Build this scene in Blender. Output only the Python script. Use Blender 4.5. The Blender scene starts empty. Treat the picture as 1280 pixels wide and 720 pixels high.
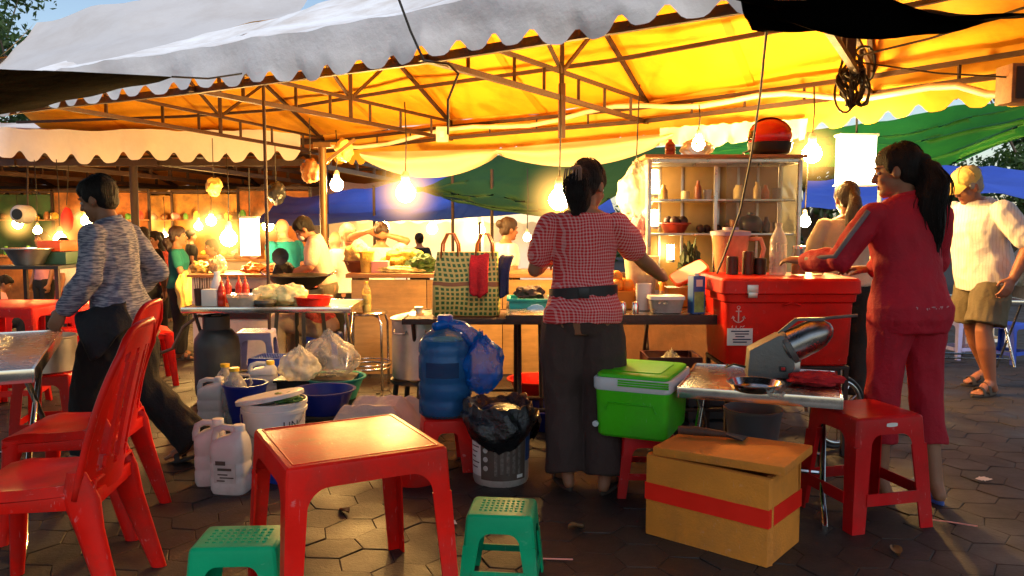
import bpy, bmesh, math, random
from mathutils import Vector, Matrix, noise
R = math.radians
PI = math.pi
rnd = random.Random(11)
sc = bpy.context.scene
COL = sc.collection
V = Vector

# ------------------------------------------------------------------ camera geometry (eye 1.3 m, looking along +Y, pitched down 4.7 degrees)
EYE = 1.3
PITCH = R(4.69)
SP, CP = math.sin(PITCH), math.cos(PITCH)

def at(px, py, y):
    u, v = (px - 640) / 1000, (360 - py) / 1000
    d = V((u, CP + v * SP, v * CP - SP))
    k = y / d.y
    return V((d.x * k, y, EYE + d.z * k))

def on(px, py, z=0.0):
    u, v = (px - 640) / 1000, (360 - py) / 1000
    d = V((u, CP + v * SP, v * CP - SP))
    k = (z - EYE) / d.z
    return V((d.x * k, d.y * k, z))

def gz(y):                       # the plaza falls a little behind the stalls
    t = min(max((y - 6.8) / 1.8, 0), 1)
    return -0.28 * t * t * (3 - 2 * t)

# ------------------------------------------------------------------ materials
MATS = {}

def _nt(name):
    m = bpy.data.materials.new(name)
    m.use_nodes = True
    nt = m.node_tree
    nt.nodes.clear()
    out = nt.nodes.new('ShaderNodeOutputMaterial')
    return m, nt, out

def N(nt, typ, **kw):
    n = nt.nodes.new(typ)
    for k, v in kw.items():
        if k in n.inputs.keys():
            n.inputs[k].default_value = v
        else:
            setattr(n, k, v)
    return n

def mix_col(nt, fac, a, b, blend='MIX'):
    n = nt.nodes.new('ShaderNodeMix')
    n.data_type = 'RGBA'
    n.blend_type = blend
    for sock, val in ((n.inputs[0], fac), (n.inputs[6], a), (n.inputs[7], b)):
        if hasattr(val, 'links'):
            nt.links.new(val, sock)
        elif isinstance(val, (int, float)):
            sock.default_value = val
        else:
            sock.default_value = (*val[:3], 1)
    return n.outputs[2]

def math_n(nt, op, a, b=None, c=None):
    n = nt.nodes.new('ShaderNodeMath')
    n.operation = op
    for i, val in enumerate((a, b, c)):
        if val is None: continue
        if hasattr(val, 'links'): nt.links.new(val, n.inputs[i])
        else: n.inputs[i].default_value = val
    return n.outputs[0]

def noise_n(nt, scale, detail=4, rough=.55, stretch=None, coord='Object'):
    tc = nt.nodes.new('ShaderNodeTexCoord')
    src = tc.outputs[coord]
    if stretch:
        mp = nt.nodes.new('ShaderNodeMapping')
        mp.inputs['Scale'].default_value = stretch
        nt.links.new(src, mp.inputs['Vector'])
        src = mp.outputs[0]
    n = N(nt, 'ShaderNodeTexNoise', Scale=scale, Detail=detail, Roughness=rough)
    nt.links.new(src, n.inputs['Vector'])
    return n.outputs['Fac']

def ramp(nt, src, lo, hi):
    n = nt.nodes.new('ShaderNodeMapRange')
    n.inputs['From Min'].default_value = lo
    n.inputs['From Max'].default_value = hi
    nt.links.new(src, n.inputs['Value'])
    return n.outputs[0]

def mat(name, col, rough=.5, metal=0., var=.12, vscale=6, bump=0., bscale=40, stretch=None, dirt=0., dirtcol=(.06, .045, .03), spec=.5, sheen=0., rvar=.12, wear=0.):
    if name in MATS: return MATS[name]
    m, nt, out = _nt(name)
    b = N(nt, 'ShaderNodeBsdfPrincipled', Metallic=metal, Roughness=rough)
    b.inputs['Specular IOR Level'].default_value = spec
    if sheen:
        b.inputs['Sheen Weight'].default_value = sheen
    nf = noise_n(nt, vscale, 5, .6, stretch)
    f = ramp(nt, nf, .3, .7)
    c = mix_col(nt, f, [x * (1 - var) for x in col], [min(1, x * (1 + var)) for x in col])
    if dirt:
        d = ramp(nt, noise_n(nt, vscale * .6, 8, .68), .48, .72)
        c = mix_col(nt, math_n(nt, 'MULTIPLY', d, dirt), c, dirtcol)
    if wear:                     # scuffs and faded, scratched patches
        n1 = noise_n(nt, 5, 3, .6, (30, 3, 3)); n2 = noise_n(nt, 6, 3, .6, (3, 26, 4)); n3 = noise_n(nt, 4, 4, .6)
        s1 = math_n(nt, 'ADD', ramp(nt, n1, .66, .72), ramp(nt, n2, .67, .73))
        s1 = math_n(nt, 'MINIMUM', math_n(nt, 'MULTIPLY', s1, ramp(nt, n3, .42, .62)), 1.0)
        c = mix_col(nt, math_n(nt, 'MULTIPLY', s1, wear), c, [min(1, x * .6 + .3) for x in col])
        c = mix_col(nt, math_n(nt, 'MULTIPLY', ramp(nt, noise_n(nt, 2.5, 6, .65), .5, .75), wear * .5), c, [min(1, x * .75 + .05) for x in col])
    nt.links.new(c, b.inputs['Base Color'])
    rr = math_n(nt, 'MULTIPLY_ADD', nf, rvar * 2, rough - rvar)
    nt.links.new(rr, b.inputs['Roughness'])
    if bump:
        bp = N(nt, 'ShaderNodeBump', Strength=bump, Distance=.02)
        nt.links.new(noise_n(nt, bscale, 5, .6, stretch), bp.inputs['Height'])
        nt.links.new(bp.outputs[0], b.inputs['Normal'])
    nt.links.new(b.outputs[0], out.inputs[0])
    MATS[name] = m
    return m

def mat_tarp(name, outer, inner, rough=.6, dirt=.25, trans=0.0, bump=.25, spec=.25):
    m, nt, out = _nt(name)
    b = N(nt, 'ShaderNodeBsdfPrincipled', Roughness=rough)
    b.inputs['Specular IOR Level'].default_value = spec
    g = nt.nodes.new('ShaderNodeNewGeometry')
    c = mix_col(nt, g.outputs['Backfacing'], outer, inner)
    st = ramp(nt, noise_n(nt, 1.3, 8, .65), .42, .75)
    c = mix_col(nt, math_n(nt, 'MULTIPLY', st, dirt), c, (.36, .2, .06), 'MULTIPLY')
    nt.links.new(c, b.inputs['Base Color'])
    bp = N(nt, 'ShaderNodeBump', Strength=bump, Distance=.06)
    nt.links.new(noise_n(nt, 3.5, 6, .6), bp.inputs['Height'])
    nt.links.new(bp.outputs[0], b.inputs['Normal'])
    sh = b.outputs[0]
    if trans:
        t = nt.nodes.new('ShaderNodeBsdfTranslucent')
        nt.links.new(c, t.inputs[0])
        mx = nt.nodes.new('ShaderNodeMixShader')
        mx.inputs[0].default_value = trans
        nt.links.new(sh, mx.inputs[1]); nt.links.new(t.outputs[0], mx.inputs[2])
        sh = mx.outputs[0]
    nt.links.new(sh, out.inputs[0])
    return m

def mat_clear(name, col, solid=.25, rough=.15, bump=0):
    """thin see-through plastic or glass: part transparent, part glossy"""
    m, nt, out = _nt(name)
    t = N(nt, 'ShaderNodeBsdfTransparent', Color=(*[min(1, .55 + .45 * x) for x in col], 1))
    b = N(nt, 'ShaderNodeBsdfPrincipled', Roughness=rough)
    b.inputs['Base Color'].default_value = (*col, 1)
    mx = nt.nodes.new('ShaderNodeMixShader')
    fr = N(nt, 'ShaderNodeFresnel', IOR=1.4)
    nf = noise_n(nt, 9, 4)
    f = math_n(nt, 'ADD', math_n(nt, 'MULTIPLY', nf, solid * 2), math_n(nt, 'MULTIPLY', fr.outputs[0], .6))
    f = math_n(nt, 'MINIMUM', f, .97)
    if bump:
        bp = N(nt, 'ShaderNodeBump', Strength=bump, Distance=.03)
        nt.links.new(noise_n(nt, 18, 5), bp.inputs['Height'])
        nt.links.new(bp.outputs[0], b.inputs['Normal'])
    nt.links.new(f, mx.inputs[0]); nt.links.new(t.outputs[0], mx.inputs[1]); nt.links.new(b.outputs[0], mx.inputs[2])
    nt.links.new(mx.outputs[0], out.inputs[0])
    return m

def mat_emit(name, col, strength):
    m, nt, out = _nt(name)
    e = N(nt, 'ShaderNodeEmission', Color=(*col, 1), Strength=strength)
    nt.links.new(e.outputs[0], out.inputs[0])
    return m

def mat_checks(name, base, other, size=.02, weave=.5, mode='gingham', rough=.85, third=None):
    """cloth checks from the object's own coordinates"""
    m, nt, out = _nt(name)
    b = N(nt, 'ShaderNodeBsdfPrincipled', Roughness=rough)
    tc = nt.nodes.new('ShaderNodeTexCoord')
    nz = N(nt, 'ShaderNodeTexNoise', Scale=5.0, Detail=2.0)
    nt.links.new(tc.outputs['Object'], nz.inputs['Vector'])
    wob = nt.nodes.new('ShaderNodeMix'); wob.data_type = 'VECTOR'
    wob.inputs[0].default_value = .04
    nt.links.new(tc.outputs['Object'], wob.inputs[4]); nt.links.new(nz.outputs['Color'], wob.inputs[5])
    sp = nt.nodes.new('ShaderNodeSeparateXYZ')
    nt.links.new(wob.outputs[1], sp.inputs[0])
    def stripe(s, per, duty):
        f = math_n(nt, 'FRACT', math_n(nt, 'DIVIDE', s, per))
        return math_n(nt, 'LESS_THAN', f, duty)
    xy = math_n(nt, 'ADD', sp.outputs[0], math_n(nt, 'MULTIPLY', sp.outputs[1], .8))
    if mode == 'gingham':
        f = math_n(nt, 'MULTIPLY', math_n(nt, 'ADD', stripe(xy, size, weave), stripe(sp.outputs[2], size, weave)), .5)
        c = mix_col(nt, f, base, other)
    elif mode == 'windows':      # small dark windows in a light weave
        f = math_n(nt, 'MULTIPLY', stripe(xy, size, weave), stripe(sp.outputs[2], size, weave))
        c = mix_col(nt, f, base, other)
        if third:
            c = mix_col(nt, stripe(sp.outputs[2], size * 7, .12), c, third)
    elif mode == 'stripes':
        c = mix_col(nt, math_n(nt, 'MULTIPLY', stripe(xy, size, weave), .8), base, other)
    else:                        # melange: short horizontal flecks
        mp = nt.nodes.new('ShaderNodeMapping'); mp.inputs['Scale'].default_value = (14, 14, 110)
        nt.links.new(tc.outputs['Object'], mp.inputs[0])
        n2 = N(nt, 'ShaderNodeTexNoise', Scale=1.6, Detail=3.0); nt.links.new(mp.outputs[0], n2.inputs['Vector'])
        c = mix_col(nt, ramp(nt, n2.outputs['Fac'], .42, .58), base, other)
    sh = ramp(nt, noise_n(nt, 7, 4), .2, .8)
    c = mix_col(nt, math_n(nt, 'MULTIPLY', sh, .22), c, (.25, .2, .2), 'MULTIPLY')
    nt.links.new(c, b.inputs['Base Color'])
    bp = N(nt, 'ShaderNodeBump', Strength=.25, Distance=.01)
    nt.links.new(noise_n(nt, 60, 3), bp.inputs['Height']); nt.links.new(bp.outputs[0], b.inputs['Normal'])
    nt.links.new(b.outputs[0], out.inputs[0])
    return m

# ------------------------------------------------------------------ mesh builder
def frames(pts):
    T = []
    n = len(pts)
    for i in range(n):
        a, b = pts[max(i - 1, 0)], pts[min(i + 1, n - 1)]
        d = b - a
        T.append(d.normalized() if d.length > 1e-9 else V((0, 0, 1)))
    ref = V((0, 0, 1)) if abs(T[0].z) < .9 else V((1, 0, 0))
    u = T[0].cross(ref).normalized()
    out = []
    for t in T:
        u = (u - t * u.dot(t))
        u = u.normalized() if u.length > 1e-6 else t.orthogonal().normalized()
        out.append((t, u, t.cross(u)))
    return out

class MB:
    def __init__(s): s.v = []; s.f = []
    def add(s, vs, fs, M=None):
        o = len(s.v)
        s.v += [tuple(M @ V(p)) if M is not None else tuple(p) for p in vs]
        s.f += [[o + i for i in f] for f in fs]
        return s
    def box(s, c, size, rz=0, M=None, taper=1.0):
        x, y, z = [k / 2 for k in size]
        vs = [V((sx * x * (taper if sz < 0 else 1), sy * y * (taper if sz < 0 else 1), sz * z)) for sz in (-1, 1) for sy in (-1, 1) for sx in (-1, 1)]
        T = Matrix.Translation(V(c)) @ Matrix.Rotation(rz, 4, 'Z')
        if M is not None: T = M @ T
        return s.add(vs, [(0, 2, 3, 1), (4, 5, 7, 6), (0, 1, 5, 4), (2, 6, 7, 3), (0, 4, 6, 2), (1, 3, 7, 5)], T)
    def bar(s, a, b, w, h=None, up=V((0, 0, 1))):
        a, b = V(a), V(b); h = h or w
        d = (b - a).normalized()
        u = d.cross(up)
        u = u.normalized() if u.length > 1e-4 else V((1, 0, 0))
        n = u.cross(d)
        vs = [p + u * (sx * w / 2) + n * (sy * h / 2) for p in (a, b) for sx, sy in ((-1, -1), (1, -1), (1, 1), (-1, 1))]
        return s.add(vs, [(0, 3, 2, 1), (4, 5, 6, 7), (0, 1, 5, 4), (1, 2, 6, 5), (2, 3, 7, 6), (3, 0, 4, 7)])
    def tube(s, pts, r, n=10, caps=True, closed=False):
        pts = [V(p) for p in pts]
        fr = frames(pts)
        rr = r if isinstance(r, (list, tuple)) else [r] * len(pts)
        vs, fs = [], []
        for p, (t, u, w), q in zip(pts, fr, rr):
            vs += [p + (u * math.cos(2 * PI * k / n) + w * math.sin(2 * PI * k / n)) * q for k in range(n)]
        L = len(pts)
        for i in range(L if closed else L - 1):
            j = (i + 1) % L
            for k in range(n):
                k2 = (k + 1) % n
                fs.append((i * n + k, i * n + k2, j * n + k2, j * n + k))
        if caps and not closed:
            fs.append(tuple(reversed(range(n)))); fs.append(tuple((L - 1) * n + k for k in range(n)))
        return s.add(vs, fs)
    def lathe(s, prof, c=(0, 0, 0), n=28, M=None, cap=True, sx=1, sy=1, p=1.0, warp=None):
        vs, fs = [], []
        for j, (r, z) in enumerate(prof):
            for k in range(n):
                a = 2 * PI * k / n
                ca, sa = math.cos(a), math.sin(a)
                x = math.copysign(abs(ca) ** p, ca) * r * sx; y = math.copysign(abs(sa) ** p, sa) * r * sy
                q = V((x, y, z))
                if warp: q = warp(q, a)
                vs.append(V(c) + q)
        for j in range(len(prof) - 1):
            for k in range(n):
                k2 = (k + 1) % n
                fs.append((j * n + k, j * n + k2, (j + 1) * n + k2, (j + 1) * n + k))
        if cap:
            if prof[0][0] > 1e-4: fs.append(tuple(reversed(range(n))))
            if prof[-1][0] > 1e-4: fs.append(tuple((len(prof) - 1) * n + k for k in range(n)))
        return s.add(vs, fs, M)
    def sheet(s, fn, nu, nv, skip=None):
        vs = [fn(i / nu, j / nv) for j in range(nv + 1) for i in range(nu + 1)]
        fs = [(j * (nu + 1) + i, j * (nu + 1) + i + 1, (j + 1) * (nu + 1) + i + 1, (j + 1) * (nu + 1) + i)
              for j in range(nv) for i in range(nu) if not (skip and skip((i + .5) / nu, (j + .5) / nv))]
        return s.add(vs, fs)
    def poly(s, pts, M=None): return s.add(pts, [tuple(range(len(pts)))], M)
    def prism(s, pts2, z0, z1, M=None):
        n = len(pts2)
        vs = [V((x, y, z0)) for x, y in pts2] + [V((x, y, z1)) for x, y in pts2]
        fs = [tuple(reversed(range(n))), tuple(range(n, 2 * n))] + [(i, (i + 1) % n, n + (i + 1) % n, n + i) for i in range(n)]
        return s.add(vs, fs, M)
    def ell(s, c, r, M=None, nu=16, nv=10):
        c = V(c); r = r if hasattr(r, '__len__') else (r, r, r)
        vs = [V((0, 0, -1))]; fs = []
        for j in range(1, nv):
            b = -PI / 2 + PI * j / nv
            vs += [V((math.cos(b) * math.cos(2 * PI * k / nu), math.cos(b) * math.sin(2 * PI * k / nu), math.sin(b))) for k in range(nu)]
        vs.append(V((0, 0, 1)))
        for k in range(nu):
            k2 = (k + 1) % nu
            fs.append((0, 1 + k2, 1 + k))
            for j in range(nv - 2):
                a = 1 + j * nu
                fs.append((a + k, a + k2, a + nu + k2, a + nu + k))
            fs.append((len(vs) - 1, 1 + (nv - 2) * nu + k, 1 + (nv - 2) * nu + k2))
        rot = M.to_3x3() if M is not None else Matrix.Identity(3)
        cc = M @ c if M is not None else c
        return s.add([cc + rot @ V((p.x * r[0], p.y * r[1], p.z * r[2])) for p in vs], fs)
    def caps(s, a, b, ra, rb=None, n=14):
        a, b = V(a), V(b); rb = ra if rb is None else rb
        s.ell(a, ra, nu=n, nv=8); s.ell(b, rb, nu=n, nv=8)
        return s.tube([a, b], [ra, rb], n)
    def loft(s, rings, n=24):
        """rings: (centre, rx vector, ry vector)"""
        vs, fs = [], []
        for c, ax, ay in rings:
            vs += [c + ax * math.cos(2 * PI * k / n) + ay * math.sin(2 * PI * k / n) for k in range(n)]
        L = len(rings)
        for j in range(L - 1):
            for k in range(n):
                k2 = (k + 1) % n
                fs.append((j * n + k, j * n + k2, (j + 1) * n + k2, (j + 1) * n + k))
        fs.append(tuple(reversed(range(n)))); fs.append(tuple((L - 1) * n + k for k in range(n)))
        return s.add(vs, fs)

    def mesh(s, name, m=None, bevel=0, smooth=38, solid=0, orient=None, weld=False, seg=2, recalc=True):
        me = bpy.data.meshes.new(name)
        bm = bmesh.new()
        bv = [bm.verts.new(p) for p in s.v]
        for f in s.f:
            try: bm.faces.new([bv[i] for i in f])
            except ValueError: pass
        if weld or bevel: bmesh.ops.remove_doubles(bm, verts=bm.verts, dist=1e-5)
        if orient is not None:
            bm.normal_update()
            o = V(orient)
            fl = [f for f in bm.faces if f.normal.dot(o) < 0]
            bmesh.ops.reverse_faces(bm, faces=fl)
        elif recalc:
            bmesh.ops.recalc_face_normals(bm, faces=bm.faces)
        if solid:
            bmesh.ops.solidify(bm, geom=bm.faces[:], thickness=solid)
            bmesh.ops.recalc_face_normals(bm, faces=bm.faces)
        if bevel:
            bm.normal_update()
            ed = [e for e in bm.edges if len(e.link_faces) == 2 and e.calc_face_angle(0) > R(32)]
            bmesh.ops.bevel(bm, geom=ed, offset=bevel, segments=seg, affect='EDGES', profile=.6, clamp_overlap=True)
        bm.to_mesh(me); bm.free()
        me.polygons.foreach_set('use_smooth', [True] * len(me.polygons))
        try: me.set_sharp_from_angle(angle=R(smooth))
        except Exception: pass
        if m: me.materials.append(m)
        return me
    def build(s, name, m, parent=None, **kw):
        o = bpy.data.objects.new(name, s.mesh(name, m, **kw))
        COL.objects.link(o)
        if parent is not None: o.parent = parent
        return o
    def remesh(s, name, m, parent=None, voxel=.01, sm=4, wr=0., wf=9., wst=(1, 1, 1), fn=None):
        """one continuous surface from overlapping volumes"""
        me = bpy.data.meshes.new('tmp')
        me.from_pydata([tuple(p) for p in s.v], [], s.f)
        o = bpy.data.objects.new('tmp', me); COL.objects.link(o)
        bm = bmesh.new(); bm.from_mesh(me); bmesh.ops.recalc_face_normals(bm, faces=bm.faces); bm.to_mesh(me); bm.free()
        r = o.modifiers.new('r', 'REMESH'); r.mode = 'VOXEL'; r.voxel_size = voxel; r.adaptivity = 0
        if sm:
            q = o.modifiers.new('s', 'SMOOTH'); q.factor = .5; q.iterations = sm
        dg = bpy.context.evaluated_depsgraph_get(); dg.update()
        ev = o.evaluated_get(dg)
        nm = bpy.data.meshes.new_from_object(ev, depsgraph=dg)
        bpy.data.objects.remove(o); bpy.data.meshes.remove(me)
        nm.name = name
        if wr or fn:
            nrm = [V(x.normal) for x in nm.vertices]
            off = rnd.uniform(0, 50)
            for x, nn in zip(nm.vertices, nrm):
                p = x.co
                if wr:
                    q = V((p.x * wf * wst[0] + off, p.y * wf * wst[1], p.z * wf * wst[2]))
                    d = noise.noise(q) * .6 + (.35 - abs(noise.noise(q * 1.6 + V((7, 3, 1))))) * .7 + noise.noise(q * 3.1) * .2
                    x.co = p + nn * (d * wr)
                if fn: x.co = fn(x.co, nn)
        nm.polygons.foreach_set('use_smooth', [True] * len(nm.polygons))
        nm.materials.clear()
        if m: nm.materials.append(m)
        ob = bpy.data.objects.new(name, nm); COL.objects.link(ob)
        if parent is not None: ob.parent = parent
        return ob

# ------------------------------------------------------------------ naming
def tag(o, label=None, cat=None, group=None, kind=None):
    if label: o['label'] = label
    if cat: o['category'] = cat
    if group: o['group'] = group
    if kind: o['kind'] = kind
    return o

def thing(name, label, cat, loc=(0, 0, 0), rz=0, group=None):
    o = bpy.data.objects.new(name, None); COL.objects.link(o)
    o.empty_display_size = .1
    o.location = loc; o.rotation_euler = (0, 0, rz)
    return tag(o, label, cat, group)

def dup(o, loc=None, rz=None, label=None, group=None, parent=None):
    c = o.copy(); COL.objects.link(c)
    if parent is not None: c.parent = parent
    if loc is not None: c.location = loc
    if rz is not None: c.rotation_euler = (0, 0, rz)
    if label: c['label'] = label
    if group: c['group'] = group
    for ch in list(o.children): dup(ch, parent=c)
    return c

def rot_to(d, up=V((0, 0, 1))):
    """matrix whose z axis points along d"""
    z = V(d).normalized(); x = up.cross(z)
    x = x.normalized() if x.length > 1e-4 else V((1, 0, 0))
    y = z.cross(x)
    return Matrix(((x.x, y.x, z.x, 0), (x.y, y.y, z.y, 0), (x.z, y.z, z.z, 0), (0, 0, 0, 1)))

def lettering(text, size, m, parent, M=None, wrap=None, name='lettering', depth=.0015):
    cu = bpy.data.curves.new('t', 'FONT'); cu.body = text; cu.size = size; cu.extrude = depth; cu.align_x = 'CENTER'
    cu.resolution_u = 3
    o = bpy.data.objects.new('t', cu); COL.objects.link(o)
    dg = bpy.context.evaluated_depsgraph_get(); dg.update()
    me = bpy.data.meshes.new_from_object(o.evaluated_get(dg), depsgraph=dg)
    bpy.data.objects.remove(o); bpy.data.curves.remove(cu)
    for x in me.vertices:
        p = V(x.co)
        if wrap: p = wrap(p)
        x.co = M @ p if M is not None else p
    me.name = name; me.materials.clear(); me.materials.append(m)
    ob = bpy.data.objects.new(name, me); COL.objects.link(ob)
    if parent is not None: ob.parent = parent
    return ob
# ------------------------------------------------------------------ camera, sky, sun
cam = bpy.data.cameras.new('camera'); co = bpy.data.objects.new('camera', cam); COL.objects.link(co)
co.location = (0, 0, EYE); co.rotation_euler = (R(90) - PITCH, 0, 0)
cam.sensor_width = 36; cam.lens = 36 * 1000 / 1280; cam.clip_end = 2000; cam.clip_start = .05
sc.camera = co
sc.view_settings.view_transform = 'Standard'; sc.view_settings.look = 'None'; sc.view_settings.exposure = 0
sc.cycles.use_denoising = True
sc.cycles.max_bounces = 7; sc.cycles.diffuse_bounces = 4; sc.cycles.glossy_bounces = 3; sc.cycles.transparent_max_bounces = 14
sc.cycles.sample_clamp_indirect = 4; sc.cycles.caustics_reflective = False; sc.cycles.caustics_refractive = False
w = bpy.data.worlds.new('World'); sc.world = w; w.use_nodes = True
nt = w.node_tree
SUN_EL, SUN_AZ = R(50), R(165)
sky = nt.nodes.new('ShaderNodeTexSky'); sky.sky_type = 'NISHITA'; sky.sun_disc = False
sky.sun_elevation = SUN_EL; sky.sun_rotation = SUN_AZ; sky.air_density = 1.2; sky.dust_density = 1.0; sky.ozone_density = 1.0
bg = nt.nodes['Background']; bg.inputs[1].default_value = .15
nt.links.new(sky.outputs[0], bg.inputs[0])
sl = bpy.data.lights.new('sun', 'SUN'); sl.energy = 2.6; sl.angle = R(26); sl.color = (1, .95, .86)
so = bpy.data.objects.new('sun', sl); COL.objects.link(so)
sd = V((math.sin(SUN_AZ) * math.cos(SUN_EL), math.cos(SUN_AZ) * math.cos(SUN_EL), math.sin(SUN_EL)))
so.rotation_euler = sd.to_track_quat('Z', 'Y').to_euler()
so.location = sd * 40

# ------------------------------------------------------------------ shared materials
m_white_tarp = mat_tarp('white_tarp', (.82, .82, .84), (.98, .47, .02), dirt=.7)  # white canvas; warm bulb glow is put into the inner colour
m_valance = mat_tarp('valance_cloth', (.72, .71, .73), (.95, .52, .05), dirt=.3)  # inner yellow also carries the bulb glow as colour
m_drape = mat_tarp('drape_cloth', (.95, .85, .55), (.95, .85, .6), dirt=.1, trans=.3)
m_green_tarp = mat_tarp('green_tarp', (.012, .15, .015), (.012, .17, .012), dirt=.5)
m_darkgreen_tarp = mat_tarp('dark_green_tarp', (.012, .05, .015), (.015, .07, .018), dirt=.3)
m_blue_tarp = mat_tarp('blue_tarp', (.03, .075, .42), (.014, .045, .34), dirt=.3)
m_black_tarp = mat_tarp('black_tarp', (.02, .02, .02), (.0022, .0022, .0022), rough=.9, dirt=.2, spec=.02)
m_steel_beam = mat('rusty_beam', (.032, .013, .008), .6, 0, .35, 9, .3)
m_wood_dark = mat('dark_wood', (.07, .03, .016), .65, 0, .3, 7, .3, stretch=(6, 6, .7))
m_chrome = mat('chrome', (.72, .7, .66), .16, 1, .08, 12)
m_stainless = mat('stainless', (.52, .51, .49), .26, 1, .18, 14, .05, 60, rvar=.1, dirt=.35)
m_alu = mat('aluminium', (.55, .52, .48), .38, 1, .15, 10)
m_red = mat('red_plastic', (.72, .009, .004), .38, 0, .1, 7, .05, 90, dirt=.45, rvar=.16, spec=.22, wear=.7)
m_darkred = mat('dark_red_plastic', (.56, .006, .008), .4, 0, .12, 7, .05, 90, dirt=.42, spec=.22, wear=.6)
m_green_pl = mat('green_plastic', (.0, .3, .13), .42, 0, .1, 8, .05, 90, dirt=.42, spec=.22, wear=.6)
m_blue_pl = mat('blue_plastic', (.015, .06, .45), .4, 0, .15, 8, dirt=.15)
m_navy_pl = mat('navy_plastic', (.008, .02, .22), .35, 0, .15, 8, dirt=.1)
m_white_pl = mat('white_plastic', (.72, .71, .68), .42, 0, .06, 8, .05, 40, dirt=.4, dirtcol=(.25, .2, .14))
m_milky = mat('milky_plastic', (.62, .6, .57), .45, 0, .08, 9, .06, 30, dirt=.45, dirtcol=(.28, .22, .15))
m_lilac_pl = mat('lilac_plastic', (.42, .4, .68), .45, 0, .1, 8, dirt=.2)
m_teal_pl = mat('teal_plastic', (.01, .3, .25), .4, 0, .15, 8, dirt=.2)
m_black_pl = mat('black_plastic', (.012, .012, .012), .4, 0, .2, 8)
m_black_bag = mat('black_bin_bag', (.008, .008, .009), .28, 0, .2, 8, .6, 22)
m_bluebag = mat_clear('blue_bag_film', (.0, .2, .8), .42, .25, .5)
m_clearbag = mat_clear('clear_bag_film', (.8, .72, .62), .26, .2, .6)
m_whitebag = mat_clear('white_bag_film', (.95, .9, .75), .42, .3, .5)
m_glass = mat_clear('clear_glass', (.8, .8, .75), .05, .06)
m_clearpl = mat_clear('clear_plastic', (.85, .82, .75), .3, .12)
m_bluewater = mat_clear('blue_water_bottle', (.06, .28, .6), .2, .1)
m_foam = mat('foam_yellow', (.74, .25, .022), .9, 0, .14, 4, .28, 110, dirt=.6, dirtcol=(.22, .09, .02), wear=.4)
m_tape = mat('red_tape', (.9, .02, .008), .35, 0, .08, 5)
m_plywood = mat('plywood', (.5, .29, .11), .7, 0, .2, 3, .12, 30, stretch=(1.2, 1.2, 8), dirt=.4)
m_wood = mat('wood', (.33, .16, .06), .6, 0, .25, 5, .2, 20, stretch=(1, 6, 6))
m_gas = mat('gas_cylinder_paint', (.045, .05, .05), .5, 0, .3, 7, .1, dirt=.5)
m_rope = mat('rope', (.03, .025, .02), .9)
m_cable = mat('cable', (.012, .011, .01), .6)
m_pvc = mat('pvc_conduit', (.78, .7, .5), .45, 0, .1, 6, dirt=.3)
m_bulb = mat_emit('bulb_glow', (1, .56, .16), 900)
m_bulb_far = mat_emit('bulb_glow_far', (1, .55, .15), 260)
m_tubeglow = mat_emit('tube_glow', (1, .74, .32), 60)
m_panelglow = mat_emit('lamp_panel_glow', (1, .88, .58), 14)
m_paper = mat('paper', (.75, .72, .66), .8, 0, .06, 8)
m_orange_red = mat('orange_red_plastic', (.8, .09, .015), .4)
m_skinlabel = mat('printed_label', (.5, .48, .44), .6, 0, .15, 20)
m_tin = mat('grey_tin', (.46, .42, .37), .5, .2, .2, 9, dirt=.5)
m_brownlabel = mat('brown_label', (.085, .06, .045), .55, 0, .25, 10, dirt=.3)
m_yellow_pl = mat('yellow_plastic', (.85, .55, .04), .4)
m_coolgreen = mat('cooler_green', (.06, .52, .008), .4, 0, .07, 6, .04, 80, dirt=.3, spec=.25, wear=.5)
m_coolgrey = mat('cooler_white', (.62, .63, .65), .45, 0, .06, 6, dirt=.15)
m_icered = mat('ice_chest_red', (.74, .014, .006), .42, 0, .1, 6, .05, 60, dirt=.4, spec=.25, wear=.55)
m_cast = mat('cast_aluminium', (.15, .15, .14), .5, .35, .12, 10, .15, 60, dirt=.2)
m_redcloth = mat('red_cloth', (.48, .01, .015), .9, 0, .15, 12, .5, 50)
m_navycloth = mat('navy_cloth', (.01, .012, .06), .9, 0, .15, 12, .4, 50)
# ------------------------------------------------------------------ ground and hexagonal paving
mg = MB()
ys = [-30, -10, 0, 4, 6.8, 7.2, 7.6, 8.0, 8.4, 8.8, 12, 20, 40, 120, 400]
for j in range(len(ys) - 1):
    a, b = ys[j], ys[j + 1]
    mg.add([V((-300, a, gz(a) - .012)), V((300, a, gz(a) - .012)), V((300, b, gz(b) - .012)), V((-300, b, gz(b) - .012))], [(0, 1, 2, 3)])
m_ground = mat('dark_grout', (.014, .01, .008), .95, 0, .3, 2, .3, 60)
tag(mg.build('ground', m_ground, weld=True, orient=(0, 0, 1)), kind='structure')

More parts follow.
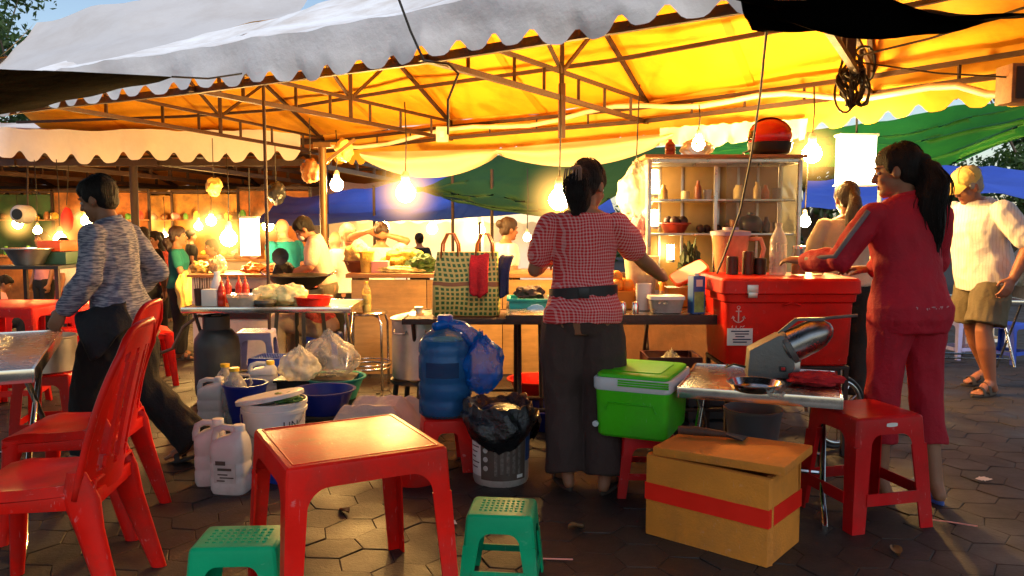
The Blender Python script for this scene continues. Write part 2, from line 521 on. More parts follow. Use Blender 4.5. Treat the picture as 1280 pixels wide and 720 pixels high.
def mat_paver():
    m, nt, out = _nt('pavers')
    b = N(nt, 'ShaderNodeBsdfPrincipled', Roughness=.55)
    at_ = nt.nodes.new('ShaderNodeAttribute'); at_.attribute_name = 'tone'
    big = ramp(nt, noise_n(nt, .9, 6, .6), .3, .7)
    c = mix_col(nt, at_.outputs['Fac'], (.011, .0075, .0065), (.036, .0235, .019))
    c = mix_col(nt, math_n(nt, 'MULTIPLY', big, .8), c, (.012, .009, .0085))
    fine = ramp(nt, noise_n(nt, 45, 6, .7), .3, .75)
    c = mix_col(nt, math_n(nt, 'MULTIPLY', fine, .5), c, (.036, .027, .022))
    spot = ramp(nt, noise_n(nt, 3.5, 6, .7), .55, .68)
    c = mix_col(nt, math_n(nt, 'MULTIPLY', spot, .6), c, (.012, .01, .009))
    nt.links.new(c, b.inputs['Base Color'])
    nt.links.new(ramp(nt, noise_n(nt, 2.2, 5, .6), -.15, .95), b.inputs['Roughness'])
    bp = N(nt, 'ShaderNodeBump', Strength=.5, Distance=.006)
    nt.links.new(noise_n(nt, 70, 6, .7), bp.inputs['Height']); nt.links.new(bp.outputs[0], b.inputs['Normal'])
    nt.links.new(b.outputs[0], out.inputs[0])
    return m

def paving():
    me = bpy.data.meshes.new('paving')
    vs, fs, tone = [], [], []
    S = .117                                   # hexagon radius
    dx, dy = S * math.sqrt(3), S * 1.5
    rot = Matrix.Rotation(R(22), 2)
    r_ = random.Random(3)
    def jit(p):
        q = V((p.x * 3.1, p.y * 3.1, 2.0)); q2 = V((p.x * 3.1, p.y * 3.1, 9.0))
        return V((p.x + .03 * noise.noise(q), p.y + .03 * noise.noise(q2)))
    for i in range(-75, 76):
        for j in range(-75, 76):
            c = rot @ V((i * dx + (j % 2) * dx / 2, j * dy)) + V((0, 7))
            if not (1.2 < c.y < 15 and abs(c.x) < c.y * .8 + 1.4): continue
            t = r_.random(); z = gz(c.y) + r_.uniform(-.002, .002)
            tx, ty = r_.uniform(-.02, .02), r_.uniform(-.02, .02)
            o = len(vs)
            for rad, dz in ((.992, -.005), (.985, -.001), (.955, .0005)):
                for k in range(6):
                    q = rot @ V((math.cos(R(60 * k + 30)), math.sin(R(60 * k + 30)))) * S * rad
                    w_ = jit(V((c.x + q.x / rad, c.y + q.y / rad))); cj = jit(V((c.x, c.y))); w_ = cj + (w_ - cj) * rad; vs.append((w_.x, w_.y, z + dz + q.x * tx + q.y * ty))
            for a in (0, 6):
                for k in range(6):
                    k2 = (k + 1) % 6
                    fs.append((o + a + k, o + a + k2, o + a + 6 + k2, o + a + 6 + k))
            fs.append(tuple(o + 12 + k for k in range(6)))
            tone += [t] * 18
    me.from_pydata(vs, [], fs)
    a = me.attributes.new('tone', 'FLOAT', 'POINT'); a.data.foreach_set('value', tone)
    me.materials.append(mat_paver())
    o = bpy.data.objects.new('paving', me); COL.objects.link(o)
    tag(o, kind='structure')
paving()

# ------------------------------------------------------------------ tents
m_seam = mat_tarp('tarp_seam', (.7, .7, .7), (.8, .3, .01), dirt=.4)  # inner tone follows the glow coloured into the canvas
def lerp(a, b, t): return a + (b - a) * t

def along(P, s):
    i = min(int(s), len(P) - 2); return P[i].lerp(P[i + 1], s - i)

def tent(label, F, B, zf, zb, rise, chord, val_f, val_b, beam=.037, wooden_post=None, posts=(), scal=.26, group=None, sub=10, cz=.2, m_roof=None, m_val=None, trusses=None, amp=.075, vskip=0):
    """F, B: front and back eave points (x, y); chord = height of the trusses' bottom chord"""
    m_roof = m_roof or m_white_tarp; m_val = m_val or m_valance
    t = thing('canopy_tent', label, 'tent', (F[0].x, F[0].y, 0), 0, group)
    O = V((F[0].x, F[0].y, 0))
    n = len(F)
    f3 = [V((p.x, p.y, zf)) - O for p in F]; b3 = [V((p.x, p.y, zb)) - O for p in B]
    r3 = [(a + b) / 2 + V((0, 0, rise)) for a, b in zip(f3, b3)]
    r3 = [V((p.x, p.y, max(zf, zb) + rise)) for p in r3]
    def roofpt(s, k, A, C):
        p = along(A, s).lerp(along(C, s), k)
        fr = s - int(s)
        sag = .06 * math.sin(PI * fr) * (.3 + math.sin(PI * k)) + .03 * math.sin(PI * k)
        p = p + V((0, 0, -sag))
        return p + V((0, 0, .035 * noise.noise((p + O) * 1.7) + .015 * noise.noise((p + O) * 5) - .03 * max(0, .25 - abs(noise.noise(V((s * 2.2 + k * .8, k * 1.1 - s * .3, zf))))) * 4 * .5))
    for A, C in ((f3, r3), (r3, b3)):
        m = MB(); m.sheet(lambda u, v: roofpt(u * (n - 1) * .99999, v, A, C), (n - 1) * sub, 10)
        rc = m.build('roof_canvas', m_roof, t, orient=(0, 0, 1), smooth=180)
        if val_b and sub >= 12:      # welded seams of the canvas
            for q in range(1, (n - 1) * 2):
                sm_ = MB(); s0 = q / 2 + .02
                sm_.sheet(lambda u, v: roofpt(min(s0 + .035 * (u - .5), n - 1.001), .01 + .98 * v, A, C) + V((0, 0, -.006)), 1, 24); sm_.build('seam', m_seam, rc, orient=(0, 0, 1), smooth=180)
    # scalloped valances
    n0 = n
    for P, drop, outw in ((f3, val_f, -1), (b3, val_b, 1)):
        if not drop: continue
        P = P[vskip:] if outw > 0 else P
        L = [0]; n = len(P); RR = r3[vskip:] if outw > 0 else r3
        for a, b in zip(P, P[1:]): L.append(L[-1] + (b - a).length)
        tot = L[-1]
        def vp(u, v):
            d = u * tot
            i = 0
            while i < n - 2 and d > L[i + 1]: i += 1
            k = (d - L[i]) / (L[i + 1] - L[i])
            s = i + k
            top = roofpt(min(s, n - 1.00001), 0, P, RR)
            nn = (P[i + 1] - P[i]).cross(V((0, 0, 1))).normalized() * (-outw if outw < 0 else outw)
            c = (1 + math.cos(2 * PI * d / scal)) / 2
            dr = drop * (1 + .12 * noise.noise(V((d * .8, 3, 1)))) - amp * (c ** 2.2)
            w_ = .035 * noise.noise(V((d * 2.4, v * 1.5, 5))) * v + .02 * math.sin(d * 9) * v
            return top + V((0, 0, -dr * v)) + V((P[i + 1] - P[i]).cross(V((0, 0, 1))).normalized() * (w_ + .012) )
        m = MB(); m.sheet(vp, int(tot / .026), 7)
        e = (P[-1] - P[0]).cross(V((0, 0, 1)))
        if e.y * outw < 0: e = -e
        m.build('valance', m_val, t, orient=e, smooth=180)
    # frame
    n = n0
    fb = [V((p.x, p.y, chord)) for p in f3]; bb = [V((p.x, p.y, chord)) for p in b3]
    m = MB()
    inw = V((0, .07, 0))
    for a, b in zip(fb, fb[1:]): m.bar(a + inw, b + inw, beam * .9, beam * 1.4)
    m.build('eave_beam', m_steel_beam, t)
    m = MB()
    for a, b in zip(bb, bb[1:]):
        a, b = a - V((.05, .1, 0)), b - V((.05, .1, 0)); m.bar(a, b, beam, beam); m.bar(a + V((0, 0, .13)), b + V((0, 0, .13)), beam * .9)
        for q in (.25, .5, .75): m.bar(a.lerp(b, q), a.lerp(b, q) + V((0, 0, .13)), beam * .5)
    m.build('eave_beam', m_steel_beam, t)
    for q, A in ((1, f3), (.5, f3), (.5, b3)):
        m = MB()
        for i in range(n - 1):
            a = A[i].lerp(r3[i], q) - V((0, 0, .25)); b = A[i + 1].lerp(r3[i + 1], q) - V((0, 0, .25)); m.bar(a, b + (b - a) * .004, beam * .9)
        m.build('purlin', m_steel_beam, t)
    for i in (trusses if trusses is not None else range(n)):
        m = MB()
        a, b, r = fb[i], bb[i], r3[i] - V((0, 0, .1))
        up = V((0, 0, cz))
        m.bar(a, b, beam); m.bar(a + up, b + up, beam * .8)
        for q in (.14, .3, .42, .58, .72, .88): m.bar(a.lerp(b, q), a.lerp(b, q) + up, beam * .65)
        ta, tb = a + V((0, 0, zf - chord - .06)), b + V((0, 0, zb - chord - .06))
        m.bar(ta, r, beam * .9); m.bar(tb, r, beam * .9)
        mid = (a + b) / 2
        m.bar(mid, r, beam * .9)
        m.bar(mid + up, ta.lerp(r, .62), beam * .7); m.bar(mid + up, tb.lerp(r, .62), beam * .7)
        m.build('truss', m_steel_beam, t)
        if wooden_post and i in wooden_post:
            p = MB(); p.box(mid + V((0, 0, -.1)), (.055, .055, .42)); p.build('hanging_post', m_wood_dark, t, bevel=.004)
    for x, y, zt, rad, mm in posts:
        p = MB(); z0 = gz(y); p.tube([V((x, y, z0)) - O, V((x, y, zt)) - O], rad, 12)
        p.build('pole', mm, t)
    return t

def fl(px, py, z): p = on(px, py, z); return V((p.x, p.y))
ZE = 2.27
FA = [fl(58, 131, ZE), fl(236, 111, ZE), fl(525, 72, ZE), V((1.25, 3.5)), V((3.0, 2.25))]
BA = [fl(405, 191, ZE), fl(565, 174, ZE), fl(810, 153, ZE), fl(1090, 120, ZE), V((4.25, 4.15))]
pole_xy = BA[0]
pole_xy = BA[0]
FA[:0] = [V((-7.2, 8.8)), V((-5.1, 7.5))]; BA[:0] = [V((-6.9, 12.3)), V((-4.1, 11.9))]
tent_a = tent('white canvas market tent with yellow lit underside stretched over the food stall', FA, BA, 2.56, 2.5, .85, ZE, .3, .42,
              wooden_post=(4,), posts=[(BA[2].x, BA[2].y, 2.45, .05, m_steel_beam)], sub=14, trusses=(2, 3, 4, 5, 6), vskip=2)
# brass pole pair that carries the tent where the two halves meet
pp = at(405, 300, 7.6)
t = thing('tent_pole', 'tall yellowish metal pole standing behind the folding table with the wok', 'pole', (pp.x, pp.y, gz(pp.y)))
m_brass = mat('ochre_pole_paint', (.13, .07, .02), .45, .3, .25, 6, dirt=.4)
m = MB(); m.tube([V((0, 0, 0)), V((0, 0, 2.12))], .034, 14); m.build('post', m_brass, t)
m = MB(); m.box((0, 0, 2.14), (.16, .05, .05)); m.bar((0, 0, 1.96), (.3, .05, 2.2), .03); m.build('bracket', m_brass, t)

# far tent on the left, facing the camera
FC = [V((x, 11.3)) for x in (-13.0, -11.0, -9.0, -7.0, -5.0, -2.95)]
BC = [V((x + 1.3, 19.6)) for x in (-15.4, -12.4, -9.4, -7.4, -5.4, -3.25)]
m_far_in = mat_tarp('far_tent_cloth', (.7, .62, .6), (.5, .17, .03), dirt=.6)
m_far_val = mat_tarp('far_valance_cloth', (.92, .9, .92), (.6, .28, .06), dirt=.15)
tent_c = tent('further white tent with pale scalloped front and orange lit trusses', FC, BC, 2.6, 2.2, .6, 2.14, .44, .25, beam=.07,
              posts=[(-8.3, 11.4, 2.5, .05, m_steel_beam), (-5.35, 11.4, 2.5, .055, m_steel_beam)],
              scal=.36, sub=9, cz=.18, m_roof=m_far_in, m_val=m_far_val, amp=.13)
# tents still further back
FD = [V((x, 20.5)) for x in (-18, -15, -12, -9.4, -6.8, -4.2, -1.6)]
BD = [V((x + 1.0, 27)) for x in (-19, -15, -12, -9.4, -6.8, -4.2, -1.6)]
tent_d = tent('most distant orange canopy seen under the further tent', FD, BD, 2.25, 1.75, .4, 1.8, .22, .2, beam=.08, scal=.4, sub=6, m_roof=m_far_in, m_val=mat_tarp('orange_valance', (.75, .3, .06), (.7, .3, .05)),
              posts=[(-12, 20.5, 2.2, .05, m_steel_beam), (-6.8, 20.5, 2.2, .05, m_steel_beam), (-1.6, 20.5, 2.2, .05, m_steel_beam)])
# white roof behind the main tent on the upper left
m = MB()
q = [at(-40, 100, 9.0), at(128, 92, 7.6), at(330, 50, 7.6), at(400, -30, 10.5), at(165, -1, 10.5), at(46, 28, 11.0), at(-10, 78, 11.4)]
t = thing('canopy_tent', 'grey white sagging tent roof against the sky above the far tent', 'tent', (q[0].x, q[0].y, 0))
O_ = V(t.location)
def roof2(u, v):
    lo = [q[0], q[1], q[2]]; hi = [q[5], q[4], q[3]]
    a = along(lo, u * 1.99999); b = along(hi, u * 1.99999)
    p = a.lerp(b, v) + V((0, 0, -.12 * math.sin(PI * v) + .06 * noise.noise(V((u * 5, v * 4, 1)))))
    return p - O_
m.sheet(roof2, 24, 14); m.build('roof_canvas', mat_tarp('grey_tent_cloth', (.52, .5, .5), (.7, .35, .08), dirt=.25), t, orient=(0, -.4, 1), smooth=180)
m = MB(); m.sheet(lambda u, v: (q[0].lerp(q[6], v)).lerp(q[5], u * (.98)) + V((-.02, 0, -.05 * math.sin(PI * u))) - O_, 10, 8)
m.build('roof_end', mat_tarp('white_tent_end', (.9, .9, .93), (.7, .4, .1), dirt=.1), t, orient=(-.3, -1, .6), smooth=180)
for a_, zt in ((q[0], 2.4),):
    m = MB(); m.tube([V((a_.x, a_.y, gz(a_.y))) - O_, V((a_.x, a_.y, a_.z)) - O_], .04); m.build('pole', m_steel_beam, t)

# creamy back drape in two swags under the rear eave of the main tent
def swag(x0, y0, x1, y1, sag, Y0, Y1, h, label):
    def fn(u, v):
        Y = lerp(Y0, Y1, u)
        top = at(lerp(x0, x1, u), lerp(y0, y1, u), Y)
        d = h + sag * math.sin(PI * u) ** .8
        fold = .035 * math.sin(v * 9 + u * 3) * math.sin(PI * u) + .03 * noise.noise(V((u * 6, v * 3, x0)))
        return top + V((0, fold - .12 * math.sin(PI * v), -d * v))
    m = MB(); m.sheet(fn, 30, 12)
    tag(m.build('cloth_swag', m_drape, orient=(0, -1, .2), smooth=180), label, 'cloth drape', 'pale cloth swags at the back of the tent')
swag(452, 190, 622, 186, .24, 9.6, 8.7, .07, 'creamy cloth swag sagging above the wooden counter, the left one of the pair')
swag(620, 186, 838, 166, .2, 8.6, 7.3, .05, 'creamy cloth swag sagging behind the gingham woman, the right one of the pair')
# bunched plastic sheet gathered along the eave above the cabinet
m = MB()
def gath(u, v):
    Y = lerp(7.3, 6.5, u)
    p = at(lerp(825, 1010, u), lerp(160, 148, u), Y)
    return p + V((0, .08 * math.sin(u * 40) * v, -(.16 + .07 * noise.noise(V((u * 9, 1, 1)))) * v + .02 * noise.noise(V((u * 20, v * 4, 2)))))
m.sheet(gath, 60, 8)
tag(m.build('plastic_sheet', m_drape, orient=(0, -1, .2), smooth=180), 'bunched translucent sheet hanging from the eave above the glass cabinet', 'sheet')
# white conduit pipe strung under the rear eave
pts = [at(lerp(418, 1255, k / 24), lerp(184, 110, k / 24) - 14 * math.sin(PI * k / 24) ** 2 + (8 if k > 22 else 0) + 5 * math.sin(k * 1.1), lerp(10.2, 4.9, k / 24)) for k in range(25)]
pts = [p + V((0, -.12, 0)) for p in pts]
m = MB(); m.tube(pts, .024, 10)
tag(m.build('conduit_pipe', m_pvc), 'long pale bent conduit pipe tied along the back beam of the tent', 'pipe')
# sign board box at the right end of the beam
c = at(1276, 106, 4.7)
t = thing('junction_box', 'brown wooden box board at the right end of the beam', 'box', c)
m = MB(); m.box((0, 0, 0), (.2, .16, .22)); m.build('case', m_wood, t, bevel=.006)
m = MB(); m.box((-.0, -.084, 0), (.16, .008, .18)); m.build('cover', m_steel_beam, t, bevel=.003)
# electrical box on the back beam
c = at(553, 168, 8.6)
t = thing('switch_box', 'small pale switch box fixed to the back beam', 'switch box', c)
m = MB(); m.box((0, 0, 0), (.13, .07, .16)); m.build('case', m_pvc, t, bevel=.01)
m = MB(); m.box((0, -.04, .0), (.05, .012, .07)); m.build('switch', m_paper, t, bevel=.003)

# ------------------------------------------------------------------ tarps around and above
def tarp(label, rows, mt, orient, nu=24, nv=14, sag=.1, wr=.06, wf=1.6, name='tarp_awning', ropes=None, folds=None):
    def fn(u, v):
        nr = len(rows) - 1
        s = min(v * nr, nr - 1e-5); i = int(s)
        def row(r): return along(r, u * (len(r) - 1) * .99999)
        p = row(rows[i]).lerp(row(rows[i + 1]), s - i)
        p = p + V((0, 0, -sag * math.sin(PI * u) * math.sin(PI * min(v, 1))))
        w_ = wr * (noise.noise(V((u * wf * 3, v * wf * 4, 7))) + .4 * noise.noise(V((u * wf * 9, v * wf * 12, 2))))
        if folds: w_ += folds[0] * math.sin(v * folds[1] + 2.2 * u)
        return p + V((0, w_ * .5, w_))
    m = MB(); m.sheet(fn, nu, nv)
    return tag(m.build(name, mt, orient=orient, smooth=180), label, 'tarpaulin')
A = at
tarp('dark green sagging tarpaulin behind the gingham woman', [[A(520, 236, 10.6), A(610, 196, 10.4), A(700, 184, 9.8), A(860, 182, 8.6)], [A(528, 238, 9.8), A(600, 262, 9.4), A(720, 274, 9.0), A(830, 215, 8.2)]],
     m_darkgreen_tarp, (0, -1, -.3), sag=.12, wr=.08)
tarp('blue tarpaulin roof behind the white shirted people', [[A(360, 246, 13), A(470, 236, 12.4), A(560, 214, 12), A(740, 200, 11.5)], [A(300, 284, 10.8), A(460, 278, 10.6), A(580, 268, 10.4), A(770, 262, 9.8)]],
     m_blue_tarp, (0, -1, .5), sag=.1, wr=.1, folds=(.04, 9))
tarp('bright green folded awning at the right under the yellow tent edge', [[A(862, 166, 8.8), A(1010, 166, 8.4), A(1150, 150, 7.8), A(1300, 118, 7.0)], [A(880, 192, 8.0), A(1010, 204, 7.6), A(1150, 208, 7.0), A(1300, 172, 6.2)]],
     m_green_tarp, (0, -1, -.3), nu=40, nv=26, sag=.03, wr=.07, wf=1.2, folds=(.035, 22))
tarp('blue tarpaulin shelter behind the man in the cap', [[A(1010, 226, 13.4), A(1100, 214, 13), A(1200, 206, 12.6), A(1310, 214, 12)], [A(1000, 262, 10.6), A(1100, 258, 10.4), A(1200, 240, 10.2), A(1310, 248, 10)]],
     m_blue_tarp, (0, -1, .6), sag=.08, wr=.08)
# two dark shade cloths over the open place in front of the tent, at the photographer's side
def shade(label, pts, mt, n=16):
    a, b, c_, d = pts
    m = MB(); m.sheet(lambda u, v: a.lerp(b, u).lerp(d.lerp(c_, u), v) + V((0, 0, .05 * noise.noise(V((u * 4, v * 4, 1))) - .08 * math.sin(PI * u) * math.sin(PI * v))), n, n)
    return tag(m.build('shade_cloth', mt, orient=(0, 0, 1), smooth=180), label, 'tarpaulin')
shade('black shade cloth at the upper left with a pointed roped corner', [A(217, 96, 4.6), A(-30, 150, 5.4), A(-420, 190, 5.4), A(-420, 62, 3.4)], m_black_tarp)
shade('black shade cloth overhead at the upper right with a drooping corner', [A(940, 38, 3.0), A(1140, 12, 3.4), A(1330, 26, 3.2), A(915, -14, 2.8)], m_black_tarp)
m = MB(); edge_ = [V((-9, 6.1, 3.12)), V((-4.6, 5.7, 3.02)), V((-3.3, 4.7, 2.8)), V((-1.9, 4.5, 2.8)), V((1.0, 2.95, 2.8)), V((2.3, 2.75, 2.8)), V((7, 2.0, 2.82))]  # sheet added out of view to block sun and sky from the foreground
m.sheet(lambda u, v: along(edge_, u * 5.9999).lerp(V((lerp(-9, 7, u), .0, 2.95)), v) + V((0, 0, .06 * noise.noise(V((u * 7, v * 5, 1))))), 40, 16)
tag(m.build('shade_cloth', m_black_tarp, orient=(0, 0, 1), smooth=180), 'unseen dark awning added over the near paving to block sun and sky', 'tarpaulin')
m = MB(); m.sheet(lambda u, v: V((lerp(3.0, 8.5, u), lerp(3.6, 6.3, v) - (u * .6), lerp(2.85, 3.22, v) + .05 * noise.noise(V((u * 5, v * 5, 3))))), 20, 12)  # second out-of-view sheet, added to shade the capped man and right floor
tag(m.build('shade_cloth', m_black_tarp, orient=(0, 0, 1), smooth=180), 'unseen dark awning added at the right to keep sun off the man in the cap', 'tarpaulin')
for lbl, a, b, r_ in (('thin rope tying the pointed corner of the left shade cloth to the tent', A(215, 96, 4.6), A(302, 92, 5.0), .006),
                      ('dark cable running down over the tent roof to the front beam', A(496, -8, 4.7), A(530, 76, 4.72), .008),
                      ('rope running up from the cable tangle towards the right', A(1072, 70, 5.3), A(1285, 8, 3.9), .007),
                      ('second rope running right from the cable tangle to the box', A(1075, 78, 5.3), A(1285, 98, 4.6), .006)):
    m = MB(); m.tube([a, a.lerp(b, .5) - V((0, 0, .02)), b], r_, 6); tag(m.build('rope', m_rope), lbl, 'rope')
m = MB(); m.tube([A(530, 76, 4.72), A(560, 80, 4.75), A(573, 92, 4.8), A(560, 125, 5.0), A(560, 168, 5.1)], .008, 6)
tag(m.build('cable', m_cable), 'black cable hanging in a bend from the front beam', 'cable')
m = MB(); m.tube([A(959, 30, 3.05), A(950, 120, 4.0), A(938, 200, 4.6), A(925, 265, 4.7), A(905, 320, 4.7), A(888, 362, 4.75), A(880, 384, 4.9)], .006, 6)
tag(m.build('cable', m_cable), 'long thin black cable falling from the shade cloth past the glass cabinet', 'cable')
m = MB()
for k in range(16):
    r_ = random.Random(k); c = A(1067 + r_.uniform(-14, 14), 100 + r_.uniform(-20, 22), 5.3)
    rr = r_.uniform(.05, .13); ax = Matrix.Rotation(r_.uniform(-.8, .8), 3, 'Z') @ Matrix.Rotation(r_.uniform(-.5, .5), 3, 'X')
    m.tube([c + ax @ V((math.cos(a * PI / 9) * rr * .6, .02 * math.sin(a), math.sin(a * PI / 9) * rr * 1.15)) for a in range(18)], .0085, 5, closed=True)
m.tube([A(1035, 20, 4.6), A(1060, 70, 5.2), A(1068, 110, 5.3)], .012, 6)
tag(m.build('cable_tangle', m_cable), 'tangled bunch of black cables tied to the truss', 'cables')
# ------------------------------------------------------------------ trees
def mat_leaf(name, a, b):
    m, nt, out = _nt(name)
    at_ = nt.nodes.new('ShaderNodeAttribute'); at_.attribute_name = 'tone'
    c = mix_col(nt, at_.outputs['Fac'], a, b)
    d = N(nt, 'ShaderNodeBsdfPrincipled', Roughness=.55); nt.links.new(c, d.inputs['Base Color'])
    tr = nt.nodes.new('ShaderNodeBsdfTranslucent'); nt.links.new(c, tr.inputs[0])
    mx = nt.nodes.new('ShaderNodeMixShader'); mx.inputs[0].default_value = .35
    nt.links.new(d.outputs[0], mx.inputs[1]); nt.links.new(tr.outputs[0], mx.inputs[2]); nt.links.new(mx.outputs[0], out.inputs[0])
    return m
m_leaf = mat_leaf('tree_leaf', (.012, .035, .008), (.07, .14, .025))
m_bark = mat('bark', (.09, .07, .05), .9, 0, .3, 9, .6, 25, stretch=(4, 4, .6))

def leaf_mesh(name, blobs, n, size, seed, mt):
    r_ = random.Random(seed)
    vs, fs, tone = [], [], []
    tot = sum(b[1] ** 2 for b in blobs)
    for c, rad, fl_ in blobs:
        k = int(n * rad ** 2 / tot)
        base = r_.uniform(.1, .8)
        for _ in range(k):
            d = V((r_.gauss(0, 1), r_.gauss(0, 1), r_.gauss(0, 1))).normalized()
            rr = rad * (r_.random() ** .45) * (.75 + .5 * noise.noise(d * 2.2 + V(c)))
            p = V(c) + V((d.x * rr, d.y * rr, d.z * rr * fl_))
            nrm = (d + V((r_.gauss(0, .7), r_.gauss(0, .7), r_.gauss(0, .7) + .5))).normalized()
            u = nrm.orthogonal().normalized(); u = Matrix.Rotation(r_.uniform(0, 6.28), 3, nrm) @ u; w_ = nrm.cross(u)
            s = size * r_.uniform(.6, 1.3); o = len(vs)
            vs += [p - u * s, p + w_ * s * .42 + nrm * s * .1, p + u * s, p - w_ * s * .42 + nrm * s * .1]
            fs.append((o, o + 1, o + 2, o + 3))
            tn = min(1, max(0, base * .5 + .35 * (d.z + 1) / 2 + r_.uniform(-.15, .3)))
            tone += [tn] * 4
    me = bpy.data.meshes.new(name); me.from_pydata([tuple(p) for p in vs], [], fs)
    a = me.attributes.new('tone', 'FLOAT', 'POINT'); a.data.foreach_set('value', tone)
    me.materials.append(mt)
    return me

def tree(label, loc, height, crown, n, size, seed, spread=1.0):
    t = thing('tree', label, 'tree', (loc[0], loc[1], gz(loc[1])), 0, 'trees around the market')
    r_ = random.Random(seed)
    m = MB(); th = height * .45
    trunk = [V((.1 * math.sin(k * .9), .08 * math.cos(k), th * k / 6)) for k in range(7)]
    m.tube(trunk, [.17 - .012 * k for k in range(7)], 10)
    blobs = []
    for k in range(9):
        a = k * 2.4; l = crown * r_.uniform(.45, .95) * spread
        e = trunk[-1] + V((math.cos(a) * l, math.sin(a) * l, height * r_.uniform(.12, .5)))
        mid = trunk[4 + k % 3].lerp(e, .5) + V((0, 0, .25))
        m.tube([trunk[4 + k % 3], mid, e], [.09, .055, .02], 7)
        for q in range(3):
            e2 = e + V((r_.gauss(0, .35), r_.gauss(0, .35), r_.gauss(.1, .25))) * crown
            m.tube([mid.lerp(e, .6), e2], [.03, .01], 5)
            blobs.append((e2, crown * r_.uniform(.22, .4), .75))
        blobs.append((e, crown * r_.uniform(.3, .45), .75))
    m.build('trunk', m_bark, t)
    o = bpy.data.objects.new('crown', leaf_mesh('crown', blobs, n, size, seed, m_leaf)); COL.objects.link(o); o.parent = t
    return t
p = at(2, 120, 14.5)
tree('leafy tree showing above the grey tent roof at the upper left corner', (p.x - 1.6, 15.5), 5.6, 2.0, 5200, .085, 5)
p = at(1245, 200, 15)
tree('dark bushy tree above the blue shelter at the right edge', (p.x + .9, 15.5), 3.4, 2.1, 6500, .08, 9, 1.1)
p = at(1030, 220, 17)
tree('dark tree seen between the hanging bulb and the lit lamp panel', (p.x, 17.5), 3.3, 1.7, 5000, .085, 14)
# far wood closing the view behind the market
blobs = []
r_ = random.Random(77)
for k in range(70):
    x = -34 + k; blobs.append((V((x + r_.uniform(-.4, .4), 33 + r_.uniform(-2, 2), .6 + r_.uniform(0, .9))), r_.uniform(1.0, 1.7), .9))
o = bpy.data.objects.new('far_foliage', leaf_mesh('far_foliage', blobs, 16000, .22, 78, m_leaf)); COL.objects.link(o); tag(o, 'dark far foliage behind the market stalls', 'foliage', kind='stuff')
# ------------------------------------------------------------------ furniture makers
def inset_poly(h, wt, wb, t): return None

